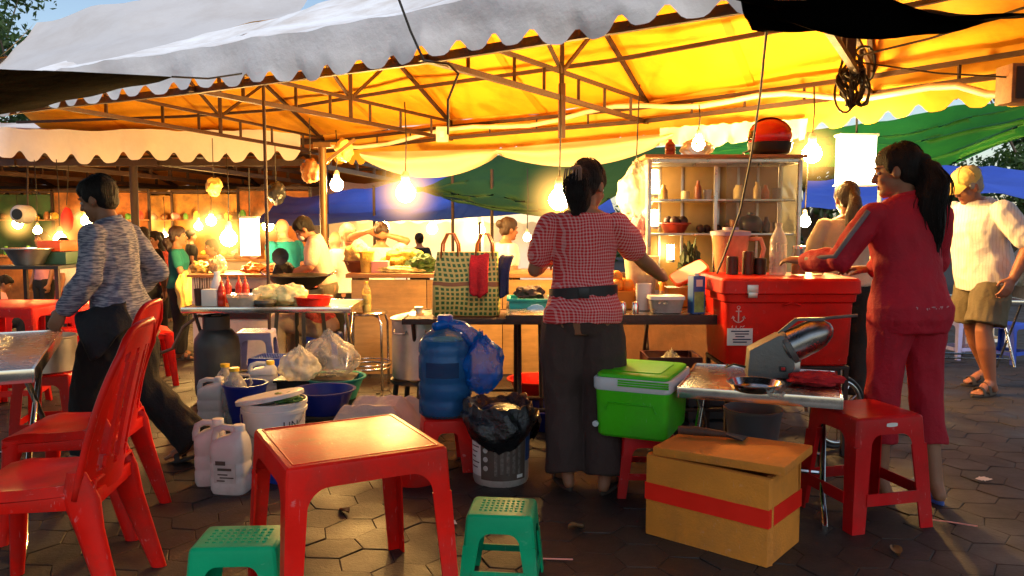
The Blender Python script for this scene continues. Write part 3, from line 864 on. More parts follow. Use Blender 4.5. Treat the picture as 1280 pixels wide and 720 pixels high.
def moulded_stand(name, label, cat, loc, rz, h, wt, wb, mt, band=.07, lw=(.055, .045), rad=.05, rail=None, group=None, top='ribs', topname='seat', dt=None, db=None, sticker=False, thick=.007, chamfer=.02):
    """moulded plastic stool or small table: square top, skirt with rounded corners, four L-shaped splayed legs"""
    dt = dt or wt; db = db or wb
    t = thing(name, label, cat, loc, rz, group)
    def P(side, s, z):      # point on the outside of a side, s in metres along it
        k = z / h
        if side % 2 == 0: off = lerp(db, dt, k) / 2
        else: off = lerp(wb, wt, k) / 2
        q = {0: V((s, -off, z)), 1: V((off, s, z)), 2: V((-s, off, z)), 3: V((-off, -s, z))}[side]
        return q
    def half(side, z):
        k = z / h
        return (lerp(wb, wt, k) if side % 2 == 0 else lerp(db, dt, k)) / 2
    zl = h - band
    m = MB()
    for sd_ in range(4):
        zb_ = zl - rad
        wi = half(sd_, zb_) - lw[0]
        pts = [(-half(sd_, zb_), zb_), (-wi, zb_)]
        for k in range(1, 8):
            a = PI / 2 * k / 8
            pts.append((-wi + rad * (1 - math.cos(a)), zb_ + rad * math.sin(a)))
        pts.append((-wi + rad, zl))
        right = [(-x, z) for x, z in reversed(pts[1:])]
        pts = pts + right + [(half(sd_, zb_), zb_), (half(sd_, h), h), (-half(sd_, h), h)]
        m.poly([P(sd_, x, z) for x, z in pts])
    m.poly([V((-wt / 2, -dt / 2, h)), V((wt / 2, -dt / 2, h)), V((wt / 2, dt / 2, h)), V((-wt / 2, dt / 2, h))])
    seat = m.build(topname, mt, t, weld=True, bevel=chamfer, seg=3, smooth=30)
    if top == 'ribs':
        rb = MB()
        nrib = 9
        for k in range(nrib):
            x = -wt / 2 + .045 + (wt - .09) * k / (nrib - 1)
            for j in range(5):
                y = -dt / 2 + .05 + (dt - .1) * j / 4
                rb.box((x, y, h + .001), ((wt - .09) / nrib * .62, (dt - .1) / 5 * .62, .005))
        me2 = rb.mesh('tmp', mt, bevel=.0015, seg=1)
        bm = bmesh.new(); bm.from_mesh(seat.data); bm.from_mesh(me2); bm.to_mesh(seat.data); bm.free(); bpy.data.meshes.remove(me2)
    elif top == 'rim':
        rb = MB()
        for a, b in (((-1, -1), (1, -1)), ((1, -1), (1, 1)), ((1, 1), (-1, 1)), ((-1, 1), (-1, -1))):
            e = .9
            rb.bar((a[0] * wt / 2 * e, a[1] * dt / 2 * e, h + .0005), (b[0] * wt / 2 * e, b[1] * dt / 2 * e, h + .0005), .006, .004)
        me2 = rb.mesh('tmp', mt, bevel=.001, seg=1)
        bm = bmesh.new(); bm.from_mesh(seat.data); bm.from_mesh(me2); bm.to_mesh(seat.data); bm.free(); bpy.data.meshes.remove(me2)
    zb_ = zl - rad
    for c in range(4):
        m = MB()
        s1, s2 = c, (c + 1) % 4
        m.poly([P(s1, half(s1, 0) - lw[1], 0), P(s1, half(s1, 0), 0), P(s1, half(s1, zb_), zb_), P(s1, half(s1, zb_) - lw[0], zb_)])
        m.poly([P(s2, -half(s2, 0), 0), P(s2, -half(s2, 0) + lw[1], 0), P(s2, -half(s2, zb_) + lw[0], zb_), P(s2, -half(s2, zb_), zb_)])
        m.build('leg', mt, t, weld=True, solid=-thick, smooth=30, bevel=min(chamfer * .6, .012), seg=2) if False else m.build('leg', mt, t, weld=True, solid=thick, smooth=30)
    if rail:
        for sd_ in range(4):
            m = MB(); z0, z1 = rail
            a = half(sd_, z0) - lw[1] * .98; b = half(sd_, z1) - lw[1] * .98
            m.poly([P(sd_, -a, z0) , P(sd_, a, z0), P(sd_, b, z1), P(sd_, -b, z1)])
            m.build('rail', mt, t, solid=thick * .9)
    if sticker:
        m = MB()
        n_ = V((0, -1, .06)).normalized()
        c0 = P(0, 0.0, h - .035) + V((0, -.003, 0))
        pts = [c0 + V((.027 * max(-1, min(1, 1.35 * math.cos(a * PI / 8))), 0, .009 * math.sin(a * PI / 8))) for a in range(16)]
        m.poly(pts); m.build('sticker', m_paper, t)
        c0 = P(0, 0.02, rail[0] + .025 if rail else .1) + V((0, -.004, 0))
        m = MB(); m.poly([c0 + V((.016 * math.cos(a * PI / 6) * (1 + .3 * (a % 2)), 0, .01 * math.sin(a * PI / 6))) for a in range(12)]); m.build('sticker', m_paper, t)
    return t

def plastic_chair(label, loc, rz, group):
    """stacking chair, one moulded piece; sitter faces +Y"""
    t = thing('plastic_chair', label, 'chair', loc, rz, group)
    W, D, H = .42, .42, .44
    m = MB()
    def seatp(u, v):
        x = (u - .5) * W * (1 - .1 * (1 - v)); y = -.21 + v * D
        z = H - .018 * math.sin(PI * v) * (1 - (2 * u - 1) ** 4) - .03 * max(0, v - .85) / .15 * .6 + .02 * (1 - v) ** 3
        e = abs(2 * u - 1)
        if e > .9: z -= .03 * (e - .9) / .1
        return V((x, y, z))
    m.sheet(seatp, 20, 16)
    seat = m.build('seat', m_red, t, orient=(0, 0, -1), solid=.009, smooth=60, recalc=False)
    m = MB()
    for a, b in (((-W / 2 * .96, .205), (W / 2 * .96, .205)), ((-W / 2 * .96, .205), (-W / 2 * .9, -.2)), ((W / 2 * .96, .205), (W / 2 * .9, -.2)), ((-W / 2 * .9, -.2), (W / 2 * .9, -.2))):
        m.bar((a[0], a[1], H - .04), (b[0], b[1], H - .04), .012, .05)
    m.build('apron', m_red, t, bevel=.004)
    # back: outline with three openings
    NU, NV = 36, 28
    def backp(u, v):
        s = 2 * u - 1
        wid = (.2 - .028 * v ** 3)
        z = H - .03 + v * (.55 - .09 * s * s * s * s * v)
        x = s * wid
        y = -.2 - .09 * v - .035 * v * v + .055 * s * s * (1 - .35 * v)
        return V((x, y, z))
    def hole(u, v):
        s = abs(2 * u - 1)
        if not .16 < v < .84: return False
        k = (v - .16) / .68
        e = .055 * (abs(2 * k - 1)) ** 6
        return (.09 + e < s < .33 - e) or (.45 + e < s < .74 - e)
    m = MB(); m.sheet(backp, NU, NV, skip=hole)
    bk = m.build('backrest', m_red, t, orient=(0, 1, 0), solid=.013, smooth=60, recalc=False)
    # rolled edge running round the back
    m = MB(); pts = [backp(0, k / 12) for k in range(13)] + [backp(k / 12, 1) for k in range(1, 12)] + [backp(1, 1 - k / 12) for k in range(13)]
    m.tube([p + V((0, -.006, 0)) for p in pts], .0125, 8); m.build('back_rim', m_red, bk, smooth=180)
    for sx in (-1, 1):
        # front legs
        m = MB()
        m.loft([(V((sx * (W / 2 - .03), .18, H - .015)), V((.036, 0, 0)), V((0, .045, 0))), (V((sx * (W / 2 - .018), .19, H - .1)), V((.026, 0, 0)), V((0, .034, 0))),
                (V((sx * (W / 2 + .012), .225, 0)), V((.02, 0, 0)), V((0, .024, 0)))], 10)
        m.build('leg', m_red, t, smooth=60)
        m = MB()
        m.loft([(V((sx * .19, -.155, H + .06)), V((.014, 0, 0)), V((0, .03, 0))), (V((sx * (W / 2 - .025), -.165, H - .03)), V((.024, 0, 0)), V((0, .06, 0))), (V((sx * (W / 2 - .015), -.19, H - .13)), V((.022, 0, 0)), V((0, .046, 0))),
                (V((sx * (W / 2 + .012), -.275, 0)), V((.018, 0, 0)), V((0, .028, 0)))], 10)
        m.build('leg', m_red, t, smooth=60)
    return t

def folding_table(label, loc, rz, w, d, h, m_top, m_leg, group=None, thick=.035, chairlegs=True, rim=True, name='folding_table', curved=False):
    t = thing(name, label, 'table', loc, rz, group)
    m = MB(); m.box((0, 0, h - thick / 2), (w, d, thick)); top = m.build('tabletop', m_top, t, bevel=.005)
    if rim:
        m = MB()
        for sx in (-1, 1):
            m.box((sx * (w / 2 + .004), 0, h - thick / 2 + .002), (.012, d + .02, thick + .006)); m.box((0, sx * (d / 2 + .004), h - thick / 2 + .002), (w, .012, thick + .006))
        m.build('rim', m_leg, top, bevel=.002)
    for sx in (-1, 1):
        x = sx * (w / 2 - .06)
        for sy in (-1, 1):
            m = MB()
            if curved:
                m.tube([V((x, -sy * d * .3, h - thick)), V((x, sy * d * .25, .3)), V((x, sy * d * .42, .1)), V((x + sx * .01, sy * d * .52, .03)), V((x + sx * .01, sy * (d * .52 + .09), .012))], .013, 10)
            else:
                m.tube([V((x + sx * sy * .012, -sy * d * .36, h - thick)), V((x + sx * sy * .012, sy * d * .42, .012))], .013, 10)
            m.build('leg', m_leg, t)
    for sy in (-1, 1):
        m = MB(); y = sy * d * .24; z = .17
        m.tube([V((-w / 2 + .06, y, z)), V((w / 2 - .06, y, z))], .011, 8); m.build('crossbar', m_leg, t)
    return t

def lathed(name, label, cat, loc, prof, mt, n=32, group=None, thick=None, parent=None, rz=0, smooth=40, **kw):
    m = MB(); m.lathe(prof, n=n, cap=True, **kw)
    o = m.build(name, mt, parent, smooth=smooth)
    o.location = loc; o.rotation_euler = (0, 0, rz)
    return tag(o, label, cat, group)

def basin_prof(r, h, th=.006, base=.72, lip=.012):
    return [(0.001, 0), (r * base * .96, 0), (r * base, .008), (r * .97, h - .012), (r + lip, h - .008), (r + lip, h), (r * .97, h - .002), (r * .93, h - .02), (r * base - th, .012), (0.001, .01)]

def basin(label, loc, r, h, mt, group=None, name='basin', cat='basin', base=.72):
    return lathed(name, label, cat, loc, basin_prof(r, h, base=base), mt, group=group)

def rr_loft(m, rings, n=28, p=.5):
    """rounded-rectangle rings: (z, rx, ry, ox, oy)"""
    L = []
    vs, fs = [], []
    for z, rx, ry, ox, oy in rings:
        for k in range(n):
            a = 2 * PI * k / n; ca, sa = math.cos(a), math.sin(a)
            vs.append(V((ox + math.copysign(abs(ca) ** p, ca) * rx, oy + math.copysign(abs(sa) ** p, sa) * ry, z)))
    for j in range(len(rings) - 1):
        for k in range(n):
            k2 = (k + 1) % n
            fs.append((j * n + k, j * n + k2, (j + 1) * n + k2, (j + 1) * n + k))
    fs.append(tuple(reversed(range(n)))); fs.append(tuple((len(rings) - 1) * n + k for k in range(n)))
    m.add(vs, fs); return m

def jerry_can(label, loc, rz, w=.17, d=.12, h=.31, group=None, capm=None, sticker=False, mt=None):
    t = thing('jerry_can', label, 'jerry can', loc, rz, group)
    mt = mt or m_milky
    m = MB()
    zs = [(0, .9), (.02, 1), (.07, 1), (.078, .965), (.09, .965), (.098, 1), (.14, 1), (.148, .965), (.16, .965), (.168, 1), (h * .7, 1), (h * .78, .96)]
    rr_loft(m, [(z, w / 2 * q, d / 2 * q, 0, 0) for z, q in zs] + [(h * .86, w / 2 * .7, d / 2 * .8, w * .1, 0), (h * .9, w * .19, d * .32, w * .22, 0), (h * .95, .026, .026, w * .25, 0), (h * .965, .024, .024, w * .25, 0)])
    m.build('body', mt, t, smooth=50)
    m = MB(); m.lathe([(.001, 0), (.028, 0), (.029, .006), (.029, .026), (.026, .03), (.001, .03)], (w * .25, 0, h * .955), 20); m.build('cap', capm or m_white_pl, t)
    m = MB(); m.tube([V((w * .16, 0, h * .87)), V((w * .06, 0, h * .99)), V((-w * .2, 0, h * 1.0)), V((-w * .4, 0, h * .95)), V((-w * .45, 0, h * .84)), V((-w * .43, 0, h * .72))], [.018, .017, .016, .017, .018, .02], 10); m.build('handle', mt, t, smooth=180)
    if sticker:
        m = MB(); m.box((-.0, -d / 2 - .0012, h * .34), (w * .62, .002, h * .3)); b = m.build('label_sticker', m_skinlabel, t)
        m = MB()
        for k, (x, zz, ww, hh) in enumerate(((-.02, .05, .05, .02), (.0, .02, .07, .012), (-.01, -.005, .05, .006), (.01, -.02, .07, .006), (-.02, -.035, .04, .006))):
            m.box((x, -d / 2 - .003, h * .34 + zz), (ww, .002, hh))
        m.build('print', m_brownlabel, b)
    return t

def bottle(label, loc, r, h, mt, capm, group=None, name='bottle', liquid=None, tip=False, handle=False, rz=0):
    t = thing(name, label, 'bottle', loc, rz, group)
    m = MB()
    prof = [(.001, 0), (r * .9, 0), (r, .01), (r, h * .2), (r * .93, h * .22), (r * .93, h * .25), (r, h * .27), (r, h * .55), (r * .93, h * .57), (r, h * .6), (r * .95, h * .68), (r * .6, h * .82), (r * .36, h * .88), (r * .34, h * .94), (.001, h * .94)]
    m.lathe(prof, n=20); m.build('body', mt, t, smooth=60)
    m = MB()
    if tip: m.lathe([(r * .42, h * .9), (r * .42, h * .95), (r * .2, h * .98), (r * .08, h * 1.12), (.001, h * 1.12)], n=14)
    else: m.lathe([(.001, h * .93), (r * .4, h * .93), (r * .41, h * .99), (.001, h)], n=16)
    m.build('cap', capm, t)
    if liquid:
        m = MB(); m.lathe([(.001, .006), (r * .86, .008), (r * .9, .015), (r * .9, h * .55), (.001, h * .55)], n=18); m.build('liquid', liquid, t)
    if handle:
        m = MB(); m.tube([V((r * .35, 0, h * .86)), V((r * 1.1, 0, h * .84)), V((r * 1.35, 0, h * .7)), V((r * .98, 0, h * .56))], .008, 8); m.build('handle', capm if handle == 2 else mt, t)
    return t

def crumple(name, label, cat, loc, r, mt, seed=0, group=None, amp=.35, flat=True, rz=0, freq=2.2, parent=None):
    """loosely filled, creased bag"""
    film = mt in (m_whitebag, m_clearbag, m_bluebag)
    m = MB(); m.ell((0, 0, 0), 1, nu=72 if film else 40, nv=44 if film else 26)
    vs = []
    for p in m.v:
        p = V(p); n1 = noise.noise(p * freq + V((seed, 0, 0))); n2 = abs(noise.noise(p * freq * 2.4 + V((0, seed, 3)))); n3 = noise.noise(p * freq * 6 + V((seed, 5, 0)))
        k = 1 + amp * (n1 * .9 - n2 * .6 + n3 * .1)
        if film:      # taut film with radiating creases that gather at the top
            a_ = math.atan2(p.y, p.x)
            k = 1 + amp * .55 * n1 - .05 * abs(math.sin(a_ * 5.5 + n1 * 4 + seed)) * (.3 + abs(p.z)) - .07 * abs(noise.noise(p * 3.1 + V((seed, 2, 1)))) 
        q = V((p.x * r[0] * k, p.y * r[1] * k, p.z * r[2] * k))
        if film:
            f_ = max(0, (p.z - .45) / .55); q.x *= 1 - .55 * f_; q.y *= 1 - .6 * f_; q.z += r[2] * (.12 + .25 * n3) * f_ ** 2
        if flat and q.z < -r[2] * .72: q.z = -r[2] * .72 + (q.z + r[2] * .72) * .1
        q.z += r[2] * .72
        vs.append(tuple(q))
    m.v = vs
    o = m.build(name, mt, parent, smooth=50); o.location = loc; o.rotation_euler = (0, 0, rz)
    return tag(o, label, cat, group)
# ------------------------------------------------------------------ people
m_skin_dark = mat('skin_tan', (.3, .135, .07), .5, 0, .1, 9, .1, 120, spec=.4)
m_skin_light = mat('skin_pink', (.47, .235, .15), .5, 0, .1, 9, .1, 120, spec=.4)
m_hair = mat('black_hair', (.009, .006, .005), .55, 0, .4, 14, .8, 34, stretch=(7, 7, .6), spec=.25)
m_hair_brown = mat('brown_hair', (.024, .009, .004), .45, 0, .4, 14, .6, 30, stretch=(6, 6, .8))
m_hair_grey = mat('grey_hair', (.35, .32, .28), .6, 0, .2, 14, .5, 30)
m_lip = mat('lips', (.3, .07, .05), .45)
m_eyew = mat('eye_white', (.7, .67, .62), .3)
m_iris = mat('iris', (.015, .008, .005), .2)
m_sole = mat('sandal_sole', (.05, .035, .025), .7)
m_bluesole = mat('blue_sandal', (.06, .12, .4), .6)

def put_hand(m, w, d, n, thumb, curl=.5, k=1.0, spread=.2):
    d = V(d).normalized(); n = V(n); n = (n - d * n.dot(d)).normalized(); s = d.cross(n) * thumb   # s points to the thumb side
    B = Matrix(((s.x, d.x, n.x, 0), (s.y, d.y, n.y, 0), (s.z, d.z, n.z, 0), (0, 0, 0, 1)))
    T = Matrix.Translation(w) @ B
    m.ell((0, .045 * k, 0), (.036 * k, .052 * k, .016 * k), T)
    m.ell((.0, .075 * k, 0), (.04 * k, .022 * k, .014 * k), T)
    m.ell((.022 * k, .03 * k, .006 * k), (.018 * k, .03 * k, .015 * k), T)
    for i, (x, L) in enumerate(((.031, .066), (.0105, .075), (-.0105, .07), (-.031, .054))):
        p = V((x, .088 - abs(i - 1.3) * .004, 0)) * k; ang = curl * .55 + i * .05; dr = V((x * spread * 6, 1, 0)).normalized()
        q = [p - V((0, .03 * k, 0)), p]
        rs = [.0105 * k, .01 * k]
        for j, (f, r_) in enumerate(((.46, .009), (.3, .0083), (.24, .0072))):
            a = ang * (j + .7)
            v = V((dr.x, dr.y * math.cos(a), math.sin(a)))
            p = p + v * L * f * k; q.append(p); rs.append(r_ * k)
        q = [T @ x_ for x_ in q]
        m.tube(q, rs, 8); m.ell(q[-1], rs[-1], nu=8, nv=6)
    q = [T @ (V(x_) * k) for x_ in ((.012, .01, .006), (.04, .035, .012), (.055, .06, .018 + .01 * curl), (.058 - .01 * curl, .083, .022 + .02 * curl))]
    m.tube(q, [.015 * k, .012 * k, .0105 * k, .0085 * k], 8); m.ell(q[-1], .0085 * k, nu=8, nv=6)

def limb(m, pts, rad, n=14):
    m.tube(pts, rad, n)
    for p, r_ in zip(pts, rad): m.ell(p, r_, nu=n, nv=8)

def person(label, loc, rz, H=1.6, pose=None, out=None, vox=.008, group=None, sex='f', bw=1.0, bd=1.0, face=True):
    P = dict(hip=.9, lean=0., twist=0., roll=0., head=(0, 0), elL=(-.22, -.02, 1.08), wrL=(-.235, .06, .84), elR=(.22, -.02, 1.08), wrR=(.235, .06, .84),
             hdL=(0, .2, -1), hnL=(1, 0, 0), hdR=(0, .2, -1), hnR=(-1, 0, 0), curl=.6,
             knL=(-.1, .02, .47), anL=(-.1, -.02, .085), knR=(.1, .02, .47), anR=(.1, -.02, .085), toL=(-.15, 1, 0), toR=(.15, 1, 0), hipx=0., hipy=0.)
    P.update(pose or {})
    O = dict(skin=m_skin_dark, hair='short', hairm=m_hair, shirt=None, sleeve='short', hem=.86, pants=None, pantlen='long', pw=1.0, shoe='sandal', shoem=m_sole, collar=False, puff=0, sfit=.013, wr=.008)
    O.update(out or {})
    k = H / 1.65
    t = thing('person', label, 'person', loc, rz, group)
    S = Matrix.Scale(k, 4)
    hip = V((P['hipx'], P['hipy'], P['hip']))
    U = Matrix.Translation(hip) @ Matrix.Rotation(P['twist'], 4, 'Z') @ Matrix.Rotation(P['roll'], 4, 'Y') @ Matrix.Rotation(-P['lean'], 4, 'X') @ Matrix.Translation(V((0, 0, -.9)))
    U = S @ U
    sh = .165 if sex == 'f' else .19
    if sex == 'f':
        tor = [(.78, .15, .1, 0), (.84, .172, .118, -.012), (.9, .175, .122, -.015), (.97, .155, .108, -.005), (1.05, .135, .098, .0), (1.13, .138, .1, .004), (1.22, .15, .112, .012), (1.29, .155, .105, .008), (1.345, .15, .082, -.004), (1.385, .115, .066, -.012), (1.415, .06, .052, -.012)]
    else:
        tor = [(.78, .15, .105, 0), (.84, .17, .12, -.01), (.9, .172, .12, -.008), (.97, .165, .118, .0), (1.05, .16, .115, .006), (1.13, .165, .118, .008), (1.22, .178, .122, .008), (1.29, .185, .112, .004), (1.345, .18, .088, -.004), (1.385, .13, .07, -.012), (1.42, .066, .058, -.012)]
    def rings(z0, z1, off, fx=1, flare=0):
        L = []
        for z, rx, ry, yo in tor:
            if z0 - .001 <= z <= z1 + .001:
                f = flare * max(0, (1.05 - z)) / .2
                L.append((U @ V((0, yo, z)), U.to_3x3() @ V((rx * bw + off + f, 0, 0)), U.to_3x3() @ V((0, ry * bd + off + f * .7, 0))))
        return L
    KV = lambda p: S @ V(p)
    shL, shR = U @ V((-sh * bw, -.005, 1.328)), U @ V((sh * bw, -.005, 1.328))
    hL, hR = KV(hip + V((-.088, 0, -.04))), KV(hip + V((.088, 0, -.04)))
    neck = U @ V((0, -.01, 1.4))
    yaw, pit = P['head']
    HMt = Matrix.Translation(neck) @ (U.to_3x3().normalized().to_4x4()) @ Matrix.Rotation(yaw, 4, 'Z') @ Matrix.Rotation(-pit, 4, 'X') @ Matrix.Translation(V((0, .025, .135)) * k) @ S
    am = 1.0 if sex == 'f' else 1.18
    # --- body
    b = MB()
    b.loft(rings(.78, 1.42, 0))
    b.tube([U @ V((0, -.015, 1.36)), HMt @ V((0, -.015, -.03))], [.054 * k, .05 * k], 14)
    b.ell((0, -.012, .025), (.074, .093, .098), HMt); b.ell((0, .022, -.04), (.058, .066, .075), HMt)
    b.ell((0, .062, -.09), (.03, .026, .022), HMt)
    b.caps(HMt @ V((0, .083, .015)), HMt @ V((0, .102, -.022)), .009 * k, .0145 * k, 10)
    b.ell((0, .07, .028), (.05, .018, .014), HMt)
    for sx in (-1, 1):
        b.ell((sx * .075, -.008, -.012), (.009, .02, .031), HMt)
        b.ell((sx * .038, .055, -.03), (.022, .022, .022), HMt)
    for sx, sp_, el, wr_, hd, hn in ((-1, shL, P['elL'], P['wrL'], P['hdL'], P['hnL']), (1, shR, P['elR'], P['wrR'], P['hdR'], P['hnR'])):
        el, wr_ = KV(el), KV(wr_)
        limb(b, [sp_, sp_.lerp(el, .35), el, el.lerp(wr_, .25), wr_], [.054 * am * k, .048 * am * k, .039 * am * k, .041 * am * k, .027 * am * k])
        put_hand(b, wr_, hd, hn, 1 if sx > 0 else -1, P['curl'], k * (1.0 if sex == 'f' else 1.08))
    for sx, hp, kn, an, to in ((-1, hL, P['knL'], P['anL'], P['toL']), (1, hR, P['knR'], P['anR'], P['toR'])):
        kn, an, to = KV(kn), KV(an), V(to).normalized()
        lf = .78 if O['pants'] else 1; lf2 = .8 if O['pants'] and O['pantlen'] != 'short' else 1      # the covered leg stays inside the cloth
        limb(b, [hp, hp.lerp(kn, .4), kn, kn.lerp(an, .3), an], [.092 * k * lf, .08 * k * lf, .056 * k * lf2, .054 * am * k * lf2, .035 * k])
        heel = an + V((0, 0, -.045 * k)) - to * .035 * k
        ball = an + to * .13 * k; ball.z = an.z - .052 * k + to.z * .06
        tip = an + to * .18 * k; tip.z = ball.z - .008 * k
        limb(b, [an, heel], [.036 * k, .031 * k], 10)
        limb(b, [an, an.lerp(ball, .55) + V((0, 0, .006)), ball], [.036 * k, .035 * k, .028 * k], 10)
        side = to.cross(V((0, 0, 1))).normalized()
        for j in range(5):
            q = ball + side * (j - 2) * .0155 * k; b.caps(q, q + to * (.05 - .006 * abs(j - 2 + sx)) * k + V((0, 0, -.008 * k)), .0125 * k, .0105 * k, 8)
    fz = []
    body = b.remesh('body', O['skin'], t, vox, 3)
    # --- face details
    if face:
        for sx in (-1, 1):
            m = MB(); m.ell((sx * .031, .0745, .004), (.0135, .0075, .0085), HMt, 12, 8); e = m.build('eye', m_eyew, t, smooth=180)
            m = MB(); m.ell((sx * .031, .08, .004), (.0062, .0035, .0068), HMt, 10, 6); m.build('iris', m_iris, e, smooth=180)
            m = MB(); m.tube([HMt @ V((sx * x, y, z)) for x, y, z in ((.014, .0885, .03), (.03, .0855, .034), (.048, .072, .028))], [.003 * k, .0045 * k, .002 * k], 6); m.build('eyebrow', O['hairm'], t, smooth=180)
        m = MB(); m.ell((0, .083, -.057), (.022, .0085, .0055), HMt, 14, 8); m.ell((0, .0815, -.066), (.019, .0085, .006), HMt, 14, 8); m.build('mouth', m_lip, t, smooth=180)
    # --- hair
    h = MB(); st = O['hair']
    if st != 'bald':
        h.ell((0, -.034, .036), (.083, .09, .1), HMt)
        if st != 'short' : h.ell((0, -.008, .064), (.079, .093, .068), HMt)
        else: h.ell((0, .0, .065), (.078, .09, .066), HMt)
        h.ell((0, -.05, -.02), (.07, .06, .06), HMt)
        for sx in (-1, 1): h.ell((sx * .068, .012, .03), (.014, .03, .045), HMt)
        if st in ('pony', 'lowpony', 'longpony'):
            z0 = {'pony': .06, 'lowpony': -.02, 'longpony': .03}[st]; L = {'pony': .26, 'lowpony': .17, 'longpony': .42}[st]
            pts = [HMt @ V((.008 * math.sin(j * 1.3), -.1 - .035 * math.sin(PI * min(j / 3.5, 1)) * 1.0 - .008, z0 - L * j / 7)) for j in range(8)]
            limb(h, pts, [x * k * O.get('tail', 1) for x in (.026, .042, .052, .056, .053, .046, .034, .014)], 12)
        if st == 'bun':
            h.ell((0, -.125, .045), (.046, .042, .046), HMt); h.ell((0, -.1, .04), (.03, .03, .03), HMt)
        if st == 'clip':
            h.ell((0, -.1, .0), (.06, .05, .075), HMt)
            pts = [HMt @ V((0, -.1 - .02 * math.sin(j), .02 - .185 * j / 6)) for j in range(7)]
            limb(h, pts, [x * k for x in (.05, .056, .062, .066, .062, .052, .03)], 12)
        if st == 'long':
            pts = [HMt @ V((0, -.075 - .015 * j, .0 - .2 * j / 4)) for j in range(5)]
            limb(h, pts, [x * k for x in (.075, .08, .08, .075, .05)], 12)
        if st == 'fringe':
            h.ell((0, .04, .075), (.066, .055, .035), HMt); h.ell((0, -.06, -.045), (.062, .05, .05), HMt)
        ho = h.remesh('hair', O['hairm'], t, max(vox * .8, .007), 2, wr=.006, wf=26, wst=(1, 1, .25))
    if O.get('strands'):
        r_ = random.Random(5); m = MB()
        if st in ('longpony', 'clip'):
            L = .44 if st == 'longpony' else .2; z0 = .03
            for j in range(46):
                ph = r_.uniform(0, 2 * PI); rad = r_.uniform(.8, 1.12); x0, y0 = math.cos(ph), math.sin(ph); e = r_.uniform(.55, 1.05)
                pts = []
                for q in range(9):
                    f = q / 8 * e; wd = (.024 + .04 * math.sin(PI * min(1, f * 1.05)) ) * rad * O.get('tail', 1)
                    pts.append(HMt @ V((x0 * wd + r_.uniform(-.003, .003) + .008 * math.sin(f * 9), -.108 - .035 * math.sin(PI * min(f * 2, 1)) + y0 * wd, z0 - L * f)))
                m.tube(pts, [.0022] * 8 + [.0006], 4)
        for j in range(60):
            ph = r_.uniform(-2.6, 2.6); th0 = r_.uniform(.1, .9)
            pts = []
            for q in range(6):
                th = th0 + .12 * q; a = ph + .05 * q
                pts.append(HMt @ (V((0, -.034, .036)) + V((math.sin(a) * math.sin(th) * .085, -math.cos(a) * math.sin(th) * .093, math.cos(th) * .102)) * (1.0 + .012 * math.sin(q * 2 + j) + .01)))
            m.tube(pts, .0016, 4)
        m.build('hair_strands', O['hairm'], ho, smooth=180)
    # --- shirt
    off = O['sfit'] * k
    if O['shirt']:
        s = MB()
        R_ = rings(O['hem'], 1.42 if O['collar'] else 1.386, off, flare=O.get('flare', 0))
        s.loft(R_)
        for sx, sp_, el, wr_ in ((-1, shL, P['elL'], P['wrL']), (1, shR, P['elR'], P['wrR'])):
            el, wr_ = KV(el), KV(wr_)
            if O['sleeve'] == 'short':
                e2 = sp_.lerp(el, O.get('slen', .62)); pf = O['puff']
                limb(s, [sp_, sp_.lerp(e2, .55), sp_.lerp(e2, .92)], [(.05 * am + pf * .3) * k + off, (.053 * am + pf) * k + off, (.05 * am + pf * .5) * k + off])
            elif O['sleeve'] == 'long':
                e3 = el.lerp(wr_, .9)
                limb(s, [sp_, sp_.lerp(el, .4), el, el.lerp(wr_, .4), e3], [.05 * am * k + off, .049 * am * k + off, .046 * am * k + off, .046 * am * k + off, .036 * am * k + off])
        so_ = s.remesh('shirt', O['shirt'], t, vox, 2, wr=O['wr'], wf=8, wst=(1, 1, .7))
        if O['collar']:
            m = MB()
            for sx in (-1, 1):
                c = MB()
                def cf(u, v):
                    a = PI * u; rr = .066 + .016 * v
                    return U @ V((sx * math.sin(a) * rr, -.012 - math.cos(a) * rr * .95 + .012 * v * u, 1.435 - .05 * v - .03 * u - .01 * v * u))
                m.sheet(cf, 12, 4)
            m.build('collar', O['shirt'], so_, solid=.004, smooth=60)
    # --- trousers
    if O['pants']:
        s = MB(); po = .012 * k; pw = O['pw']
        s.loft(rings(.78, .97, po * .35))
        for sx, hp, kn, an in ((-1, hL, P['knL'], P['anL']), (1, hR, P['knR'], P['anR'])):
            kn, an = KV(kn), KV(an)
            e = {'long': 1.0, 'capri': .55, 'short': .0}[O['pantlen']]
            if O['pantlen'] == 'short':
                e2 = hp.lerp(kn, .88)
                limb(s, [hp, hp.lerp(kn, .45)], [.1 * k + po, .098 * pw * k + po]); s.tube([hp.lerp(kn, .45), e2], [.098 * pw * k + po, .096 * pw * k + po], 18)
            else:
                e2 = kn.lerp(an, e)
                if e == 1: e2 = an + V((0, 0, .005))
                limb(s, [hp, hp.lerp(kn, .45), kn], [.097 * k + po, .09 * pw * k + po, .072 * pw * k + po])
                s.tube([kn, kn.lerp(e2, .6), e2], [.072 * pw * k + po, .068 * pw * k + po, .07 * pw * k + po], 18)
        s.remesh('trousers', O['pants'], t, vox * 1.1, 2, wr=O['wr'] * 1.3, wf=7, wst=(1.2, 1.2, .55))
